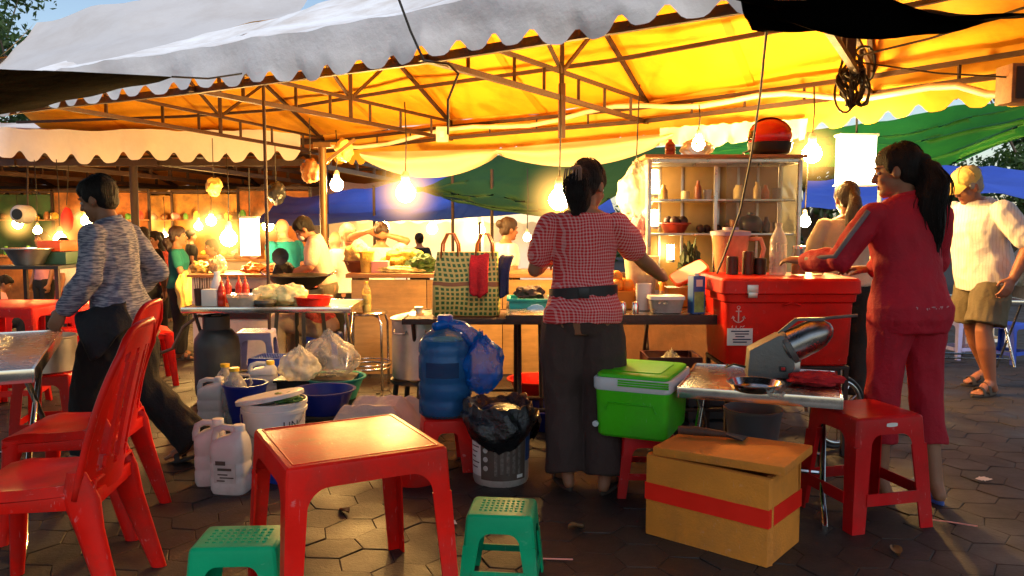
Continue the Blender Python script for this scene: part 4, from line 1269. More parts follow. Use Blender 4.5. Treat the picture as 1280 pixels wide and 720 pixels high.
    # --- sandals
    if O['shoe']:
        for sx, an, to in ((-1, P['anL'], P['toL']), (1, P['anR'], P['toR'])):
            an, to = KV(an), V(to).normalized(); side = to.cross(V((0, 0, 1))).normalized(); upv = side.cross(to)
            base = an + upv * (-.083 * k)
            m = MB(); n = 20; pts = []
            for a in range(n):
                th = 2 * PI * a / n
                l = math.cos(th); wd = math.sin(th) * (.038 + .008 * l)
                pts.append(base + to * (.075 + .142 * l) * k + side * wd * k)
            m.add([p for p in pts] + [p + upv * .018 * k for p in pts], [tuple(range(n)), tuple(range(n, 2 * n))] + [(a, (a + 1) % n, n + (a + 1) % n, n + a) for a in range(n)])
            so_ = m.build('sandal', O['shoem'], t, bevel=.003)
            m = MB()
            for q, w_ in ((.12, .048), (.05, .046)) if O['shoe'] != 'flip' else ((.1, .046),):
                m.sheet(lambda u, v: base + to * (q + .03 * v) * k + side * (math.cos(PI * u) * w_ * k) + upv * (.012 + math.sin(PI * u) * (.058 if q > .08 else .085)) * k, 12, 2)
            m.build('strap', O['shoem'], so_, solid=.004, smooth=60)
    return t, U, HMt, k

g_vend = None
c_ging = mat_checks('gingham_cloth', (.74, .02, .025), (.9, .45, .42), .0145, .4)
c_melange = mat_checks('melange_cloth', (.11, .12, .19), (.4, .4, .46), .02, mode='melange')
c_brown = mat('brown_trouser_cloth', (.055, .032, .026), .9, 0, .15, 6, .3, 70)
c_black = mat('black_cloth', (.01, .009, .01), .9, 0, .2, 6, .3, 70)
c_crimson = mat('crimson_cloth', (.46, .005, .022), .75, 0, .14, 6, .35, 60)
c_crimson2 = mat('crimson_trouser_cloth', (.4, .004, .018), .8, 0, .15, 5, .35, 60)
c_grey = mat('grey_trim_cloth', (.2, .16, .17), .85, 0, .2, 8)
c_shirtwhite = mat_checks('striped_white_shirt', (.82, .8, .8), (.6, .52, .5), .026, .14, mode='stripes')
c_khaki = mat('khaki_cloth', (.12, .1, .065), .9, 0, .2, 6, .3, 60)
c_white = mat('white_cloth', (.75, .7, .66), .85, 0, .08, 6, .3, 60)
c_teal = mat('teal_cloth', (.0, .19, .24), .85, 0, .15, 6, .3, 60)
c_dteal = mat('dark_teal_cloth', (.0, .12, .11), .85, 0, .15, 6, .3, 60)
c_red = mat('scarlet_cloth', (.55, .01, .01), .85, 0, .15, 6, .3, 60)
c_pink = mat('pink_cloth', (.6, .25, .3), .85, 0, .15, 6, .3, 60)
c_floral = mat('floral_cloth', (.5, .08, .06), .85, 0, .7, 22, .3, 60)
c_beige = mat('beige_cloth', (.62, .46, .34), .85, 0, .1, 6, .3, 60)
c_cream = mat('cream_cap_cloth', (.78, .56, .17), .85, 0, .08, 8, .3, 70)

# 1. the vendor in the gingham blouse, seen from behind
Y1 = 3.88
x1 = at(728, 500, Y1).x
pw_, U_, H_, k_ = person('woman seen from behind in a red gingham blouse and brown trousers at the work table', (x1, Y1, 0), R(-4), 1.6,
    dict(lean=R(4), head=(R(-30), R(14)), elL=(-.245, .06, 1.1), wrL=(-.2, .28, 1.12), hdL=(.5, 1, .05), hnL=(.3, 0, -1),
         elR=(.3, .12, 1.15), wrR=(.42, .3, 1.05), hdR=(.35, 1, .12), hnR=(-.9, .3, -.5), curl=.9,
         knL=(-.095, .03, .47), anL=(-.075, -.05, .085), knR=(.1, .02, .47), anR=(.115, -.1, .085), toL=(-.3, 1, 0), toR=(.35, 1, 0)),
    dict(hair='clip', strands=1, shirt=c_ging, hem=.84, puff=.004, slen=.72, pants=c_brown, pw=1.3, shoe='flip', flare=.012, sfit=.012, wr=.013), .007, bw=1.02, bd=1.05)
m = MB(); kk = k_
pts = []
for a in range(28):
    th = 2 * PI * a / 28
    pts.append(U_ @ V((math.cos(th) * .172, math.sin(th) * .134 - .004, .99 + .012 * math.cos(th))))
rr = [p + V((0, 0, .028)) for p in pts] + [p - V((0, 0, .026)) for p in pts]
m.add(rr, [(a, (a + 1) % 28, 28 + (a + 1) % 28, 28 + a) for a in range(28)])
m.build('waist_belt', mat('black_belt', (.012, .01, .011), .5), pw_, solid=.008, smooth=60)
m = MB(); m.box(U_ @ V((.0, -.147, .99)), (.05, .02, .05)); m.build('buckle', m_black_pl, pw_, bevel=.004)
m = MB()
for j in range(7):
    a = -1.1 + 2.2 * j / 6
    m.tube([H_ @ V((math.sin(a) * .02, -.15, .045)), H_ @ V((math.sin(a) * .05, -.178, .03 + .0 * j)), H_ @ V((math.sin(a) * .055, -.172, -.03))], .004, 6)
m.caps(H_ @ V((-.02, -.155, .046)), H_ @ V((.02, -.155, .046)), .008)
m.build('hair_clip', mat('clip_plastic', (.2, .12, .08), .3), pw_, smooth=60)
m = MB(); m.tube([U_ @ V((.07, -.132, .84)), U_ @ V((.14, -.1, .845))], .003, 6); m.build('pocket_seam', c_black, pw_)

# 2. the woman in crimson at the ice chest
Y2 = 3.72
x2 = at(1131, 500, Y2).x
pr_, U_, H_, k_ = person('woman in crimson jacket and trousers, long black ponytail, beside the red ice chest', (x2, Y2, 0), R(13), 1.66,
    dict(lean=R(6), head=(R(44), R(6)), elL=(-.3, .1, 1.12), wrL=(-.33, .33, 1.1), hdL=(-.4, 1, .1), hnL=(.2, .2, -1),
         elR=(.24, .12, 1.1), wrR=(.02, .3, 1.06), hdR=(-.8, 1, .0), hnR=(-.2, .2, -1), curl=.5,
         knL=(-.1, .03, .48), anL=(-.1, .02, .085), knR=(.1, -.02, .48), anR=(.1, -.1, .085), toL=(-.1, 1, 0), toR=(.15, 1, 0)),
    dict(hair='longpony', strands=1, shirt=c_crimson, sleeve='long', hem=.78, pants=c_crimson2, pantlen='capri', pw=.84, shoe='sandal', shoem=m_bluesole, sfit=.013, wr=.014, collar=True, tail=1.35), .007, bw=1.06, bd=1.08)
m = MB()
el, wr_ = V((-.3, .1, 1.12)) * k_, V((-.33, .33, 1.1)) * k_
sL = U_ @ V((-.165 * 1.06, -.005, 1.328))
n_ = V((-.75, -.5, .25)).normalized()
q = [sL + n_ * .068, sL.lerp(el, .5) + n_ * .066, el + n_ * .06, el.lerp(wr_, .5) + n_ * .056, el.lerp(wr_, .85) + n_ * .048]
m.tube(q, .012, 8); m.build('sleeve_stripe', c_grey, pr_, smooth=180)
m = MB(); m.ell(H_ @ V((0, -.118, .035)), (.034, .034, .028)); m.build('hair_band', c_black, pr_, smooth=180)

# faded glitter print across the lower back of the jacket
so_ = [c for c in pr_.children if c.name.startswith('shirt')][0]
m = MB(); r_ = random.Random(4)
for j in range(70):
    f = j / 70; q = U_ @ V((.13 - .26 * f, -.4, .905 + .012 * math.sin(f * 40) + r_.uniform(-.012, .012)))
    ok, loc, nn, _ = so_.closest_point_on_mesh(q)
    if ok and nn.y < 2:
        M2 = Matrix.Translation(loc + nn * .0015) @ rot_to(nn)
        m.lathe([(.001, 0), (r_.uniform(.0018, .0035), 0)], n=6, M=M2, cap=False)
m.build('glitter_print', mat('glitter', (.6, .35, .38), .4), so_)

# 3. the man in the cap
Y3 = 6.1
x3 = at(1222, 490, Y3).x
pc_, U_, H_, k_ = person('heavy man in a cream cap, white striped shirt and khaki shorts looking down', (x3, Y3, 0), R(106), 1.72,
    dict(lean=R(12), head=(R(-6), R(14)), elL=(-.36, -.02, 1.1), wrL=(-.34, .1, .86), elR=(.34, .02, 1.1), wrR=(.36, .2, .9), hdL=(0, .6, -1), hdR=(0, .6, -1),
         knL=(-.12, .1, .47), anL=(-.13, .02, .085), knR=(.13, -.05, .47), anR=(.15, -.24, .1), toL=(-.2, 1, 0), toR=(.2, 1, -.1)),
    dict(skin=mat('skin_sunburnt', (.3, .115, .065), .5, 0, .12, 9, .1, 120), hair='short', hairm=m_hair_grey, shirt=c_shirtwhite, hem=.78, sleeve='short', slen=.85, pants=c_khaki, pantlen='short', pw=1.25, shoe='sandal', shoem=m_sole, collar=True, sfit=.024, wr=.016, flare=.014), .008, sex='m', bw=1.14, bd=1.22)
m = MB(); m.ell((0, -.01, .07), (.096, .114, .08), H_)
c = m.remesh('cap', c_cream, pc_, .008, 2)
m = MB()
for a in (0, PI / 3, 2 * PI / 3): m.tube([H_ @ V((math.cos(a) * math.cos(q) * .0975, -.01 + math.sin(a) * math.cos(q) * .1155, .07 + math.sin(q) * .0815)) for q in [PI * k / 12 for k in range(13)]], .0022, 5)
m.ell(H_ @ V((0, -.01, .152)), .009); m.build('cap_seams', mat('cap_seam', (.45, .3, .08), .9), c, smooth=180)
m = MB(); m.sheet(lambda u, v: H_ @ V(((u - .5) * .175, .07 + .16 * v * (1 - (2 * u - 1) ** 2 * .55), .062 - .02 * v - .03 * (2 * u - 1) ** 2)), 12, 6); m.build('visor', mat('cap_visor_cloth', (.62, .42, .1), .85), c, solid=.005, smooth=60)

# 4. the man striding left
Y4 = 4.2
x4 = at(158, 560, Y4).x
pw4, U_, H_, k_ = person('person in grey flecked shirt and black trousers striding left past the red chairs', (x4, Y4, 0), R(86), 1.57,
    dict(hip=.87, lean=R(6), head=(R(0), R(12)), elL=(-.22, .03, 1.08), wrL=(-.2, .2, .9), elR=(.23, -.1, 1.08), wrR=(.24, .12, .94), hdR=(0, .8, -.5), hdL=(0, .7, -1),
         knL=(-.09, .13, .48), anL=(-.09, .16, .09), knR=(.09, -.04, .45), anR=(.09, -.36, .115), toL=(0, 1, .0), toR=(0, 1, -.3)),
    dict(hair='short', strands=1, shirt=c_melange, sleeve='long', collar=True, hem=.84, pants=c_black, pw=1.3, shoe='flip', shoem=mat('black_sandal', (.012, .011, .01), .6), sfit=.018, wr=.016), .008, bw=1.05, bd=1.08)
# dark bag on a strap at the hip
m = MB()
pts = [U_ @ V((.16 * math.cos(a) + .02, .14 * math.sin(a), 1.0 + .0 * a)) for a in (0,)]
def jacket(u, v):
    a = PI * (u - .5) * 1.0
    return V(((u - .5) * .26 + .02 * v, -.035 * math.cos(a) - .02 * math.sin(u * 11) * v + (.075 * (1 - v) ** 5), -.2 * v - .05 * v * math.sin(u * 4 + 1) - .03 * abs(u - .5) + .015 * noise.noise(V((u * 5, v * 5, 3)))))
m = MB(); m.sheet(jacket, 20, 18)
tb = m.build('draped_jacket', mat('black_jacket_cloth', (.008, .008, .012), .8, 0, .2, 6, .4, 30), solid=.012, smooth=180)
jp = at(118, 382, 4.0); tb.location = jp; tb.rotation_euler = (0, R(-16), R(8))
tag(tb, 'black jacket draped over the forearm of the striding person', 'jacket')

# 5. people behind the counters
bgp = 'people at the further stalls'
def bg(label, px, py_head, Y, rz, H=None, pose=None, out=None, vox=.013, **kw):
    top = at(px, py_head, Y); z0 = gz(Y)
    return person(label, (top.x, Y, z0), rz, H or (top.z - z0), pose, out, vox, **kw)
bg('girl with a long brown ponytail and pale top seen from behind beyond the glass cabinet', 1062, 228, 5.6, R(-12), None, dict(head=(R(10), R(12)), elL=(-.26, .1, 1.1), wrL=(-.16, .3, 1.05), elR=(.25, .1, 1.1), wrR=(.15, .3, 1.05)),
   dict(hair='longpony', hairm=m_hair_brown, shirt=c_beige, pants=c_black), .01)
r5, U_, H_, k_ = bg('cook in a pale shirt and face mask stirring the black wok', 404, 266, 7.3, R(98), None, dict(lean=R(12), head=(R(0), R(28)), elL=(-.25, .12, 1.1), wrL=(-.16, .38, 1.0), elR=(.26, .12, 1.08), wrR=(.2, .36, .98), hdL=(0, 1, -.3), hdR=(0, 1, -.3)),
   dict(hair='short', shirt=c_beige, pants=c_khaki, collar=True, slen=.8), .01, sex='m')
m = MB(); m.ell((0, .068, -.05), (.054, .042, .046), H_); m.build('face_mask', mat('mask_cloth', (.5, .45, .42), .8), r5, smooth=180)
bg('bald older man in a bright teal shirt with a dark backpack strap', 357, 274, 9.3, R(60), None, dict(head=(R(-10), R(5)), lean=R(4)), dict(skin=m_skin_light, hair='bald', hairm=m_hair_grey, shirt=c_teal, pants=c_khaki), sex='m', bw=1.1, bd=1.15)
bg('fair haired woman in a white T-shirt with a black strap facing away', 434, 281, 8.2, R(35), None, dict(head=(R(5), R(0))), dict(skin=m_skin_light, hair='bun', hairm=mat('blond_hair', (.35, .26, .15), .55, 0, .2, 14, .5, 30), shirt=c_white, pants=c_black))
bg('person in a red top half hidden beside the white T-shirt woman', 420, 290, 8.9, R(20), None, dict(head=(R(30), 0)), dict(hair='bald', skin=m_skin_light, hairm=m_hair_grey, shirt=c_red, pants=c_black))
bg('woman in a white top raising both arms to tie her dark hair', 476, 279, 7.9, R(-8), None, dict(elL=(-.34, -.02, 1.5), wrL=(-.12, -.1, 1.56), elR=(.3, -.02, 1.46), wrR=(.1, -.1, 1.52), hdL=(1, 0, .1), hdR=(-1, 0, .1), hnL=(0, 1, 0), hnR=(0, 1, 0)), dict(hair='bun', hairm=m_hair_brown, shirt=c_white, pants=c_black))
bg('woman with a dark bun and white blouse beyond the woven bag', 633, 273, 7.4, R(-62), None, dict(head=(R(0), R(8))), dict(hair='bun', hairm=m_hair_brown, shirt=c_white, pants=c_black), .01)
bg('girl in a dark teal T-shirt holding a yellow carrier bag at the far stall', 221, 284, 9.2, R(-75), None, dict(elL=(-.22, .06, 1.1), wrL=(-.2, .32, 1.1), hdL=(0, 1, 0), elR=(.24, .06, 1.1), wrR=(.22, .33, 1.08), hdR=(0, 1, 0)), dict(hair='lowpony', hairm=m_hair_brown, shirt=c_dteal, pants=c_black))
bg('woman in a red floral dress near the post of the far tent', 192, 290, 9.8, R(160), None, None, dict(hair='long', shirt=c_floral, hem=.78, pants=c_black))
bg('dark haired person in black close to the red floral dress', 178, 285, 9.3, R(30), None, None, dict(hair='long', shirt=c_black, pants=c_black))
bg('person in a white top bending at the stall behind the striding person', 92, 295, 9.4, R(70), None, dict(lean=R(14), head=(0, R(15))), dict(hair='short', shirt=c_white, pants=c_black))
bg('woman in a pink blouse behind the metal basin', 52, 290, 11, R(150), None, None, dict(hair='long', hairm=m_hair_brown, shirt=c_pink, pants=c_black))
bg('cook in a yellow shirt behind the sauce bottles', 265, 300, 10.2, R(120), None, dict(elL=(-.25, .1, 1.1), wrL=(-.15, .3, 1.0), elR=(.25, .1, 1.1), wrR=(.15, .3, 1.0)), dict(hair='short', shirt=mat('yellow_cloth', (.6, .4, .1), .85), pants=c_black), sex='m')
# two seated people
seat = dict(hip=.46, knL=(-.12, .42, .5), anL=(-.12, .42, .085), knR=(.12, .42, .5), anR=(.12, .36, .085), elL=(-.22, .1, .68), wrL=(-.12, .34, .66), elR=(.22, .1, .68), wrR=(.12, .34, .66), hdL=(0, 1, 0), hdR=(0, 1, 0), lean=R(10))
p = on(6, 440, -.28)
sp0, *_ = person('child in a pale top sitting low at the far left edge', (p.x - .1, p.y, gz(p.y)), R(-70), 1.3, dict(seat, head=(0, R(20))), dict(hair='fringe', shirt=c_pink, pants=c_black), .013)
STOOL_A = (p.x - .1, p.y)
p = V((at(405, 400, 7.1).x, 7.1, 0))
sp1, *_ = person('seated person in khaki trousers hidden behind the folding table', (p.x, p.y, gz(p.y)), R(88), 1.5, dict(seat, head=(0, R(30)), lean=R(30)), dict(hair='short', shirt=c_floral, pants=mat('light_khaki_cloth', (.45, .33, .2), .9, 0, .15, 6, .3, 60)), .012, sex='m')
STOOL_B = (p.x, p.y)
# far crowd, too small to show more than head and shoulders
for i, (px, py, Y, rz, lb, sh, hr) in enumerate(((200, 291, 12.5, 20, 'orange shirted shopper far down the aisle of the left tents', c_floral, 'short'),
        (238, 288, 14, -60, 'distant dark shirted shopper under the hanging yellow bag', c_black, 'short'),
        (524, 292, 13, 30, 'distant shopper in dark clothes beyond the wooden counter', c_black, 'bun'))):
    bg(lb, px, py, Y, R(rz), None, None, dict(hair=hr, shirt=sh, pants=c_black, shoe=None), .02, face=False)
# ------------------------------------------------------------------ front furniture
P = lambda px, py, z=0: on(px, py, z)
# red low table
ca, cb, cc_, cd = P(318, 535, .56), P(380, 578, .56), P(567, 558, .56), P(471, 521, .56)
c = (ca + cb + cc_ + cd) / 4
red_table = moulded_stand('plastic_table', 'square red plastic table in the middle of the paving', 'table', (c.x, c.y, 0), R(28), .56, .53, .59, m_red, band=.075, lw=(.066, .05), rad=.075, top='rim', topname='tabletop', chamfer=.018)
# two green stools
c = P(299, 671, .28)
moulded_stand('plastic_stool', 'green plastic stool left of the red table, its legs cut by the picture edge', 'stool', (c.x, c.y + .01, 0), R(3), .28, .27, .32, m_green_pl, band=.06, lw=(.06, .045), rad=.04, group='small green stools', dt=.2, db=.25, chamfer=.022)
c = P(628, 632, .28)
moulded_stand('plastic_stool', 'green plastic stool right of the red table in front of the paint bucket', 'stool', (c.x, c.y, 0), R(-6), .28, .235, .285, m_green_pl, band=.065, lw=(.055, .042), rad=.045, group='small green stools', dt=.2, db=.25, chamfer=.02, rail=(.06, .085))
# tall red stool by the crimson woman
c = (P(1078, 668) + P(1165, 655)) / 2
moulded_stand('plastic_stool', 'tall dark red plastic stool with a pale sticker beside the crimson woman', 'stool', (c.x - .08, c.y + .17, 0), R(14), .485, .33, .4, m_darkred, band=.075, lw=(.075, .062), rad=.05, rail=(.115, .165), top=None, sticker=True, chamfer=.024, dt=.33, db=.4)
# styrofoam box
a, b, d = P(808, 672.7), P(971.7, 708), P(1020.7, 678)
ex, ey = (b - a), (d - b)
w_, d_ = ex.length, ey.length
rz = math.atan2(ex.y, ex.x)
ctr = (a + d) / 2
ctr = a + ex / 2 + V((-math.sin(rz), math.cos(rz), 0)) * d_ / 2
rz -= R(9)
t = thing('foam_box', 'ochre foam box with a red tape band and its lid pushed askew', 'box', ctr, rz)
m = MB()
hh = .34; tk = .03
m.box((0, -d_ / 2 + tk / 2, hh / 2), (w_, tk, hh)); m.box((0, d_ / 2 - tk / 2, hh / 2), (w_, tk, hh))
m.box((-w_ / 2 + tk / 2, 0, hh / 2), (tk, d_ - 2 * tk, hh)); m.box((w_ / 2 - tk / 2, 0, hh / 2), (tk, d_ - 2 * tk, hh)); m.box((0, 0, .02), (w_ - 2 * tk, d_ - 2 * tk, .04))
bd = m.build('body', m_foam, t, bevel=.006)
m = MB()
e = .0025
pts = [V((-w_ / 2 - e, -d_ / 2 - e, 0)), V((w_ / 2 + e, -d_ / 2 - e, 0)), V((w_ / 2 + e, d_ / 2 + e, 0)), V((-w_ / 2 - e, d_ / 2 + e, 0))]
def band(u, v):
    s = u * 4; i = int(min(s, 3.999)); p = pts[i].lerp(pts[(i + 1) % 4], s - i)
    return p + V((0, 0, .152 + v * .072 + .002 * noise.noise(V((u * 30, v, 1)))))
m.sheet(band, 48, 2); m.build('tape_band', m_tape, bd, smooth=30, solid=-.001)
m = MB()
m.box((0, 0, .019), (w_ + .018, d_ + .014, .036))
lid = m.build('lid', m_foam, t, bevel=.007)
lid.location = (.03, .02, hh + .012); lid.rotation_euler = (R(1.2), R(-1.6), R(3))
# dark scraper lying on the lid
p0 = P(848, 541, .4)
t = thing('scraper', 'dark handled scraper lying on the foam box lid', 'tool', V((p0.x, p0.y, .398)), R(-22))
m = MB(); m.tube([V((0, 0, .016)), V((.07, 0, .018)), V((.2, 0, .015))], [.017, .02, .012], 10); m.build('handle', m_wood_dark, t, smooth=60)
m = MB(); m.add([V((.2, -.016, .008)), V((.2, .016, .008)), V((.285, .035, .004)), V((.27, -.045, .004)), V((.2, -.016, .02)), V((.2, .016, .02)), V((.285, .035, .008)), V((.27, -.045, .008))], [(0, 3, 2, 1), (4, 5, 6, 7), (0, 1, 5, 4), (1, 2, 6, 5), (2, 3, 7, 6), (3, 0, 4, 7)]); m.build('blade', m_black_pl, t)

# green cool box on a red stool
c0 = P(797, 557, .3)
c = V((c0.x, 3.62 + .15, 0))
ccx = at(797, 510, 3.6).x
moulded_stand('plastic_stool', 'dark red low stool under the green cool box', 'stool', (ccx + .08, 3.82, 0), R(-3), .3, .24, .3, m_darkred, band=.06, lw=(.05, .04), rad=.04, chamfer=.015, rail=(.09, .12))
t = thing('cool_box', 'bright green cool box with a white rim standing on a red stool', 'cool box', (ccx + .06, 3.82, .302), R(-24))
m = MB(); rr_loft(m, [(0, .158, .2, 0, 0), (.012, .168, .21, 0, 0), (.2, .176, .222, 0, 0), (.225, .178, .224, 0, 0)], 48, .16); bd = m.build('body', m_coolgreen, t, smooth=35)
m = MB()
m.tube([V((-.12, -.2235, .13)), V((-.105, -.225, .165)), V((.105, -.225, .165)), V((.12, -.2235, .13))], .004, 6); m.build('handle_recess', m_coolgreen, bd, smooth=60)
m = MB(); rr_loft(m, [(.222, .18, .226, 0, 0), (.23, .185, .231, 0, 0), (.275, .186, .232, 0, 0), (.281, .182, .228, 0, 0)], 48, .16); m.build('rim', m_coolgrey, t, smooth=35)
m = MB(); rr_loft(m, [(.279, .168, .214, 0, 0), (.284, .172, .218, 0, 0), (.296, .17, .216, 0, 0), (.3, .162, .208, 0, 0)], 48, .16)
for k in range(3): m.box((.06, -.233, .252 + k * .011), (.235, .012, .007))
ld = m.build('lid', m_coolgreen, t, smooth=35)
m = MB(); rr_loft(m, [(.3, .12, .15, .0, .0), (.304, .118, .148, 0, 0)], 40, .14); m.build('lid_panel', m_coolgreen, ld)
m = MB(); m.lathe([(.001, 0), (.014, 0), (.014, .012), (.001, .014)], (0, 0, 0), 14, Matrix.Translation((-.165, -.222, .06)) @ Matrix.Rotation(R(90), 4, 'X')); m.build('drain_plug', m_coolgrey, t)

# low stainless table with the ice crusher
pl, pr, pb = P(860, 490, .55), P(1030, 502, .55), P(1088, 470, .55)
ux = (pr - pl); rz = math.atan2(ux.y, ux.x)
W, D = ux.length, (pb - pr).length
nrm = V((-math.sin(rz), math.cos(rz), 0))
ctr = pl + ux / 2 + nrm * (D / 2 + .05) + ux.normalized() * .01
folding_table('low stainless steel folding table carrying the ice crusher and a steel pan', (ctr.x, ctr.y, 0), rz, W + .12, D * .9, .55, m_stainless, m_chrome, thick=.045, curved=True)
# pan
p = P(944, 483, .57)
lathed('steel_pan', 'round shallow steel pan on the low table in front of the ice crusher', 'pan', (p.x, p.y, .551), [(.001, 0), (.085, 0), (.1, .006), (.118, .036), (.126, .038), (.126, .042), (.114, .04), (.098, .012), (.001, .008)], m_chrome)
lathed('glass_dish', 'small clear dish under the rim of the steel pan', 'dish', (p.x + .05, p.y - .13, .551), [(.001, 0), (.03, 0), (.04, .022), (.037, .022), (.028, .004), (.001, .004)], m_glass)
# red cloth
p = P(1020, 478, .56)
crumple('cloth', 'folded dark red cloth on the corner of the low steel table', 'cloth', (p.x, p.y, .551), (.13, .1, .035), m_redcloth, 3, amp=.3)
# ice crusher
p = P(955, 462, .56)
t = thing('ice_crusher', 'grey cast ice crusher with a tilted steel hopper on the low table', 'ice crusher', (at(965, 462, 3.84).x, 3.84, .557), R(-10))
m = MB()
prof = [(-.14, 0), (.08, 0), (.11, .06), (.1, .13), (.045, .235), (.02, .235), (-.13, .15)]
M_ = Matrix(((1, 0, 0, 0), (0, 0, -1, 0), (0, 1, 0, 0), (0, 0, 0, 1)))
m.prism(prof, -.075, .075, M_); hs = m.build('housing', m_cast, t, bevel=.008)
m = MB(); m.box((.045, -.08, .055), (.035, .012, .03)); sw = m.build('switch_plate', m_black_pl, hs, bevel=.002)
m = MB(); m.box((.045, -.088, .056), (.02, .008, .016)); m.build('switch', m_darkred, sw, bevel=.002)
ax = V((.86, -.1, .5)).normalized(); q0 = V((.075, 0, .155))
Mh = Matrix.Translation(q0) @ rot_to(ax)
m = MB(); m.lathe([(.085, -.01), (.092, 0), (.09, .03), (.088, .14), (.078, .19), (.05, .24), (.018, .262), (.001, .264)], n=30, M=Mh); m.build('hopper', mat('dull_steel', (.3, .29, .28), .3, 1, .2, 12, dirt=.3), t, smooth=50); t.scale = (.88, .88, .88)
m = MB(); m.lathe([(.094, .0), (.1, .004), (.1, .03), (.094, .034)], n=30, M=Mh, cap=False); m.build('hopper_ring', m_cast, t)
m = MB(); m.bar((.03, 0, .235), (.12, -.01, .318), .03, .02); m.bar((.12, -.01, .318), (.26, -.02, .325), .035, .014); m.tube([V((.24, -.02, .325)), V((.43, -.02, .347))], .009, 8); m.build('lever', m_cast, t, smooth=40)
m = MB(); m.box((.115, 0, .06), (.05, .11, .1)); m.build('chute', m_alu, t, bevel=.01)
for sx in (-1, 1):
    m = MB(); m.box((sx * .1 - .02, 0, -.0), (.03, .13, .012)); m.build('foot', m_black_pl, t, bevel=.003)
m = MB(); m.tube([V((-.14, .02, .04)), V((-.2, .05, .05)), V((-.24, .1, .02)), V((-.22, .2, .02))], .006, 6); m.build('power_cord', m_cable, t, smooth=180)

# red ice chest on a stand
zc = .525; Yc = 4.36
xl, xr = at(906, 440, Yc).x, at(1068, 440, Yc).x
wc = xr - xl; xc = (xl + xr) / 2
t = thing('stand', 'dark metal stand under the red ice chest', 'stand', (xc, Yc + .26, 0))
m = MB(); m.box((0, 0, zc - .03), (wc * .96, .48, .02)); m.build('shelf', m_steel_beam, t, bevel=.003)
for sx in (-1, 1):
    for sy in (-1, 1):
        m = MB(); m.bar((sx * wc * .46, sy * .22, 0), (sx * wc * .46, sy * .22, zc - .04), .025); m.build('leg', m_steel_beam, t)
t = thing('ice_chest', 'large red insulated ice chest with a white anchor mark', 'ice chest', (xc, Yc + .26, zc - .018), 0)
m = MB(); hb = .4
rr_loft(m, [(.0, wc / 2 * .93, .235, 0, 0), (.01, wc / 2 * .95, .245, 0, 0), (.05, wc / 2 * .955, .248, 0, 0), (.06, wc / 2 * .965, .25, 0, 0), (hb - .05, wc / 2 * .995, .258, 0, 0), (hb - .04, wc / 2 * 1.03, .272, 0, 0), (hb, wc / 2 * 1.04, .275, 0, 0)], 48, .14)
bd = m.build('body', m_icered, t, smooth=32)
m = MB(); rr_loft(m, [(hb, wc / 2 * 1.06, .28, 0, 0), (hb + .008, wc / 2 * 1.09, .292, 0, 0), (hb + .075, wc / 2 * 1.08, .29, 0, 0), (hb + .088, wc / 2 * 1.05, .28, 0, 0), (hb + .09, wc / 2 * .9, .22, 0, 0)], 48, .14); ld = m.build('lid', m_icered, t, smooth=32)
for sx in (-.62,):
    m = MB(); m.box((sx * wc / 2, -.293, hb + .03), (.06, .012, .05)); m.box((sx * wc / 2, -.296, hb + .0), (.05, .014, .03)); m.build('latch', m_alu, t, bevel=.003)
m = MB(); m.tube([V((-.05, -.268, hb - .06)), V((.0, -.278, hb - .045)), V((.05, -.268, hb - .06))], .006, 6); m.build('grip', m_icered, bd, smooth=180)
# anchor emblem
yy = -.259; ox, oz = -wc / 2 * .8, .285
m = MB()
F = lambda x, z: V((ox + x, yy, oz + z))
m.bar(F(0, -.035), F(0, .035), .006, .003, V((0, 1, 0))); m.bar(F(-.015, .022), F(.015, .022), .006, .003, V((0, 1, 0)))
m.tube([F(.008 * math.cos(a * PI / 6), .043 + .008 * math.sin(a * PI / 6)) for a in range(12)], .0022, 5, closed=True)
m.tube([F(-.03, -.01), F(-.026, -.026), F(-.012, -.037), F(0, -.04), F(.012, -.037), F(.026, -.026), F(.03, -.01)], .0028, 5)
for s_ in (-1, 1): m.tube([F(s_ * .037, -.018), F(s_ * .03, -.004), F(s_ * .022, -.016)], .0024, 5)
# small worn marks below the anchor
m.tube([F(-.03, -.058), F(-.036, -.066), F(-.026, -.074), F(-.034, -.084)], .0025, 5); m.bar(F(-.012, -.058), F(-.012, -.08), .005, .003, V((0, 1, 0))); m.tube([F(.006, -.08), F(.014, -.06), F(.024, -.066), F(.034, -.058)], .0025, 5)
m.build('anchor_emblem', mat('emblem_white', (.68, .4, .36), .6), bd)
m = MB(); m.box((ox + .01, -.258, .165), (.14, .004, .095)); lb = m.build('printed_label', m_paper, bd, bevel=.001)
m = MB()
for k in range(5): m.box((ox + .01 + (.01 if k % 2 else 0), -.2612, .197 - k * .015), (.1 - .025 * (k % 3), .002, .006))
m.build('print', m_navycloth, lb)
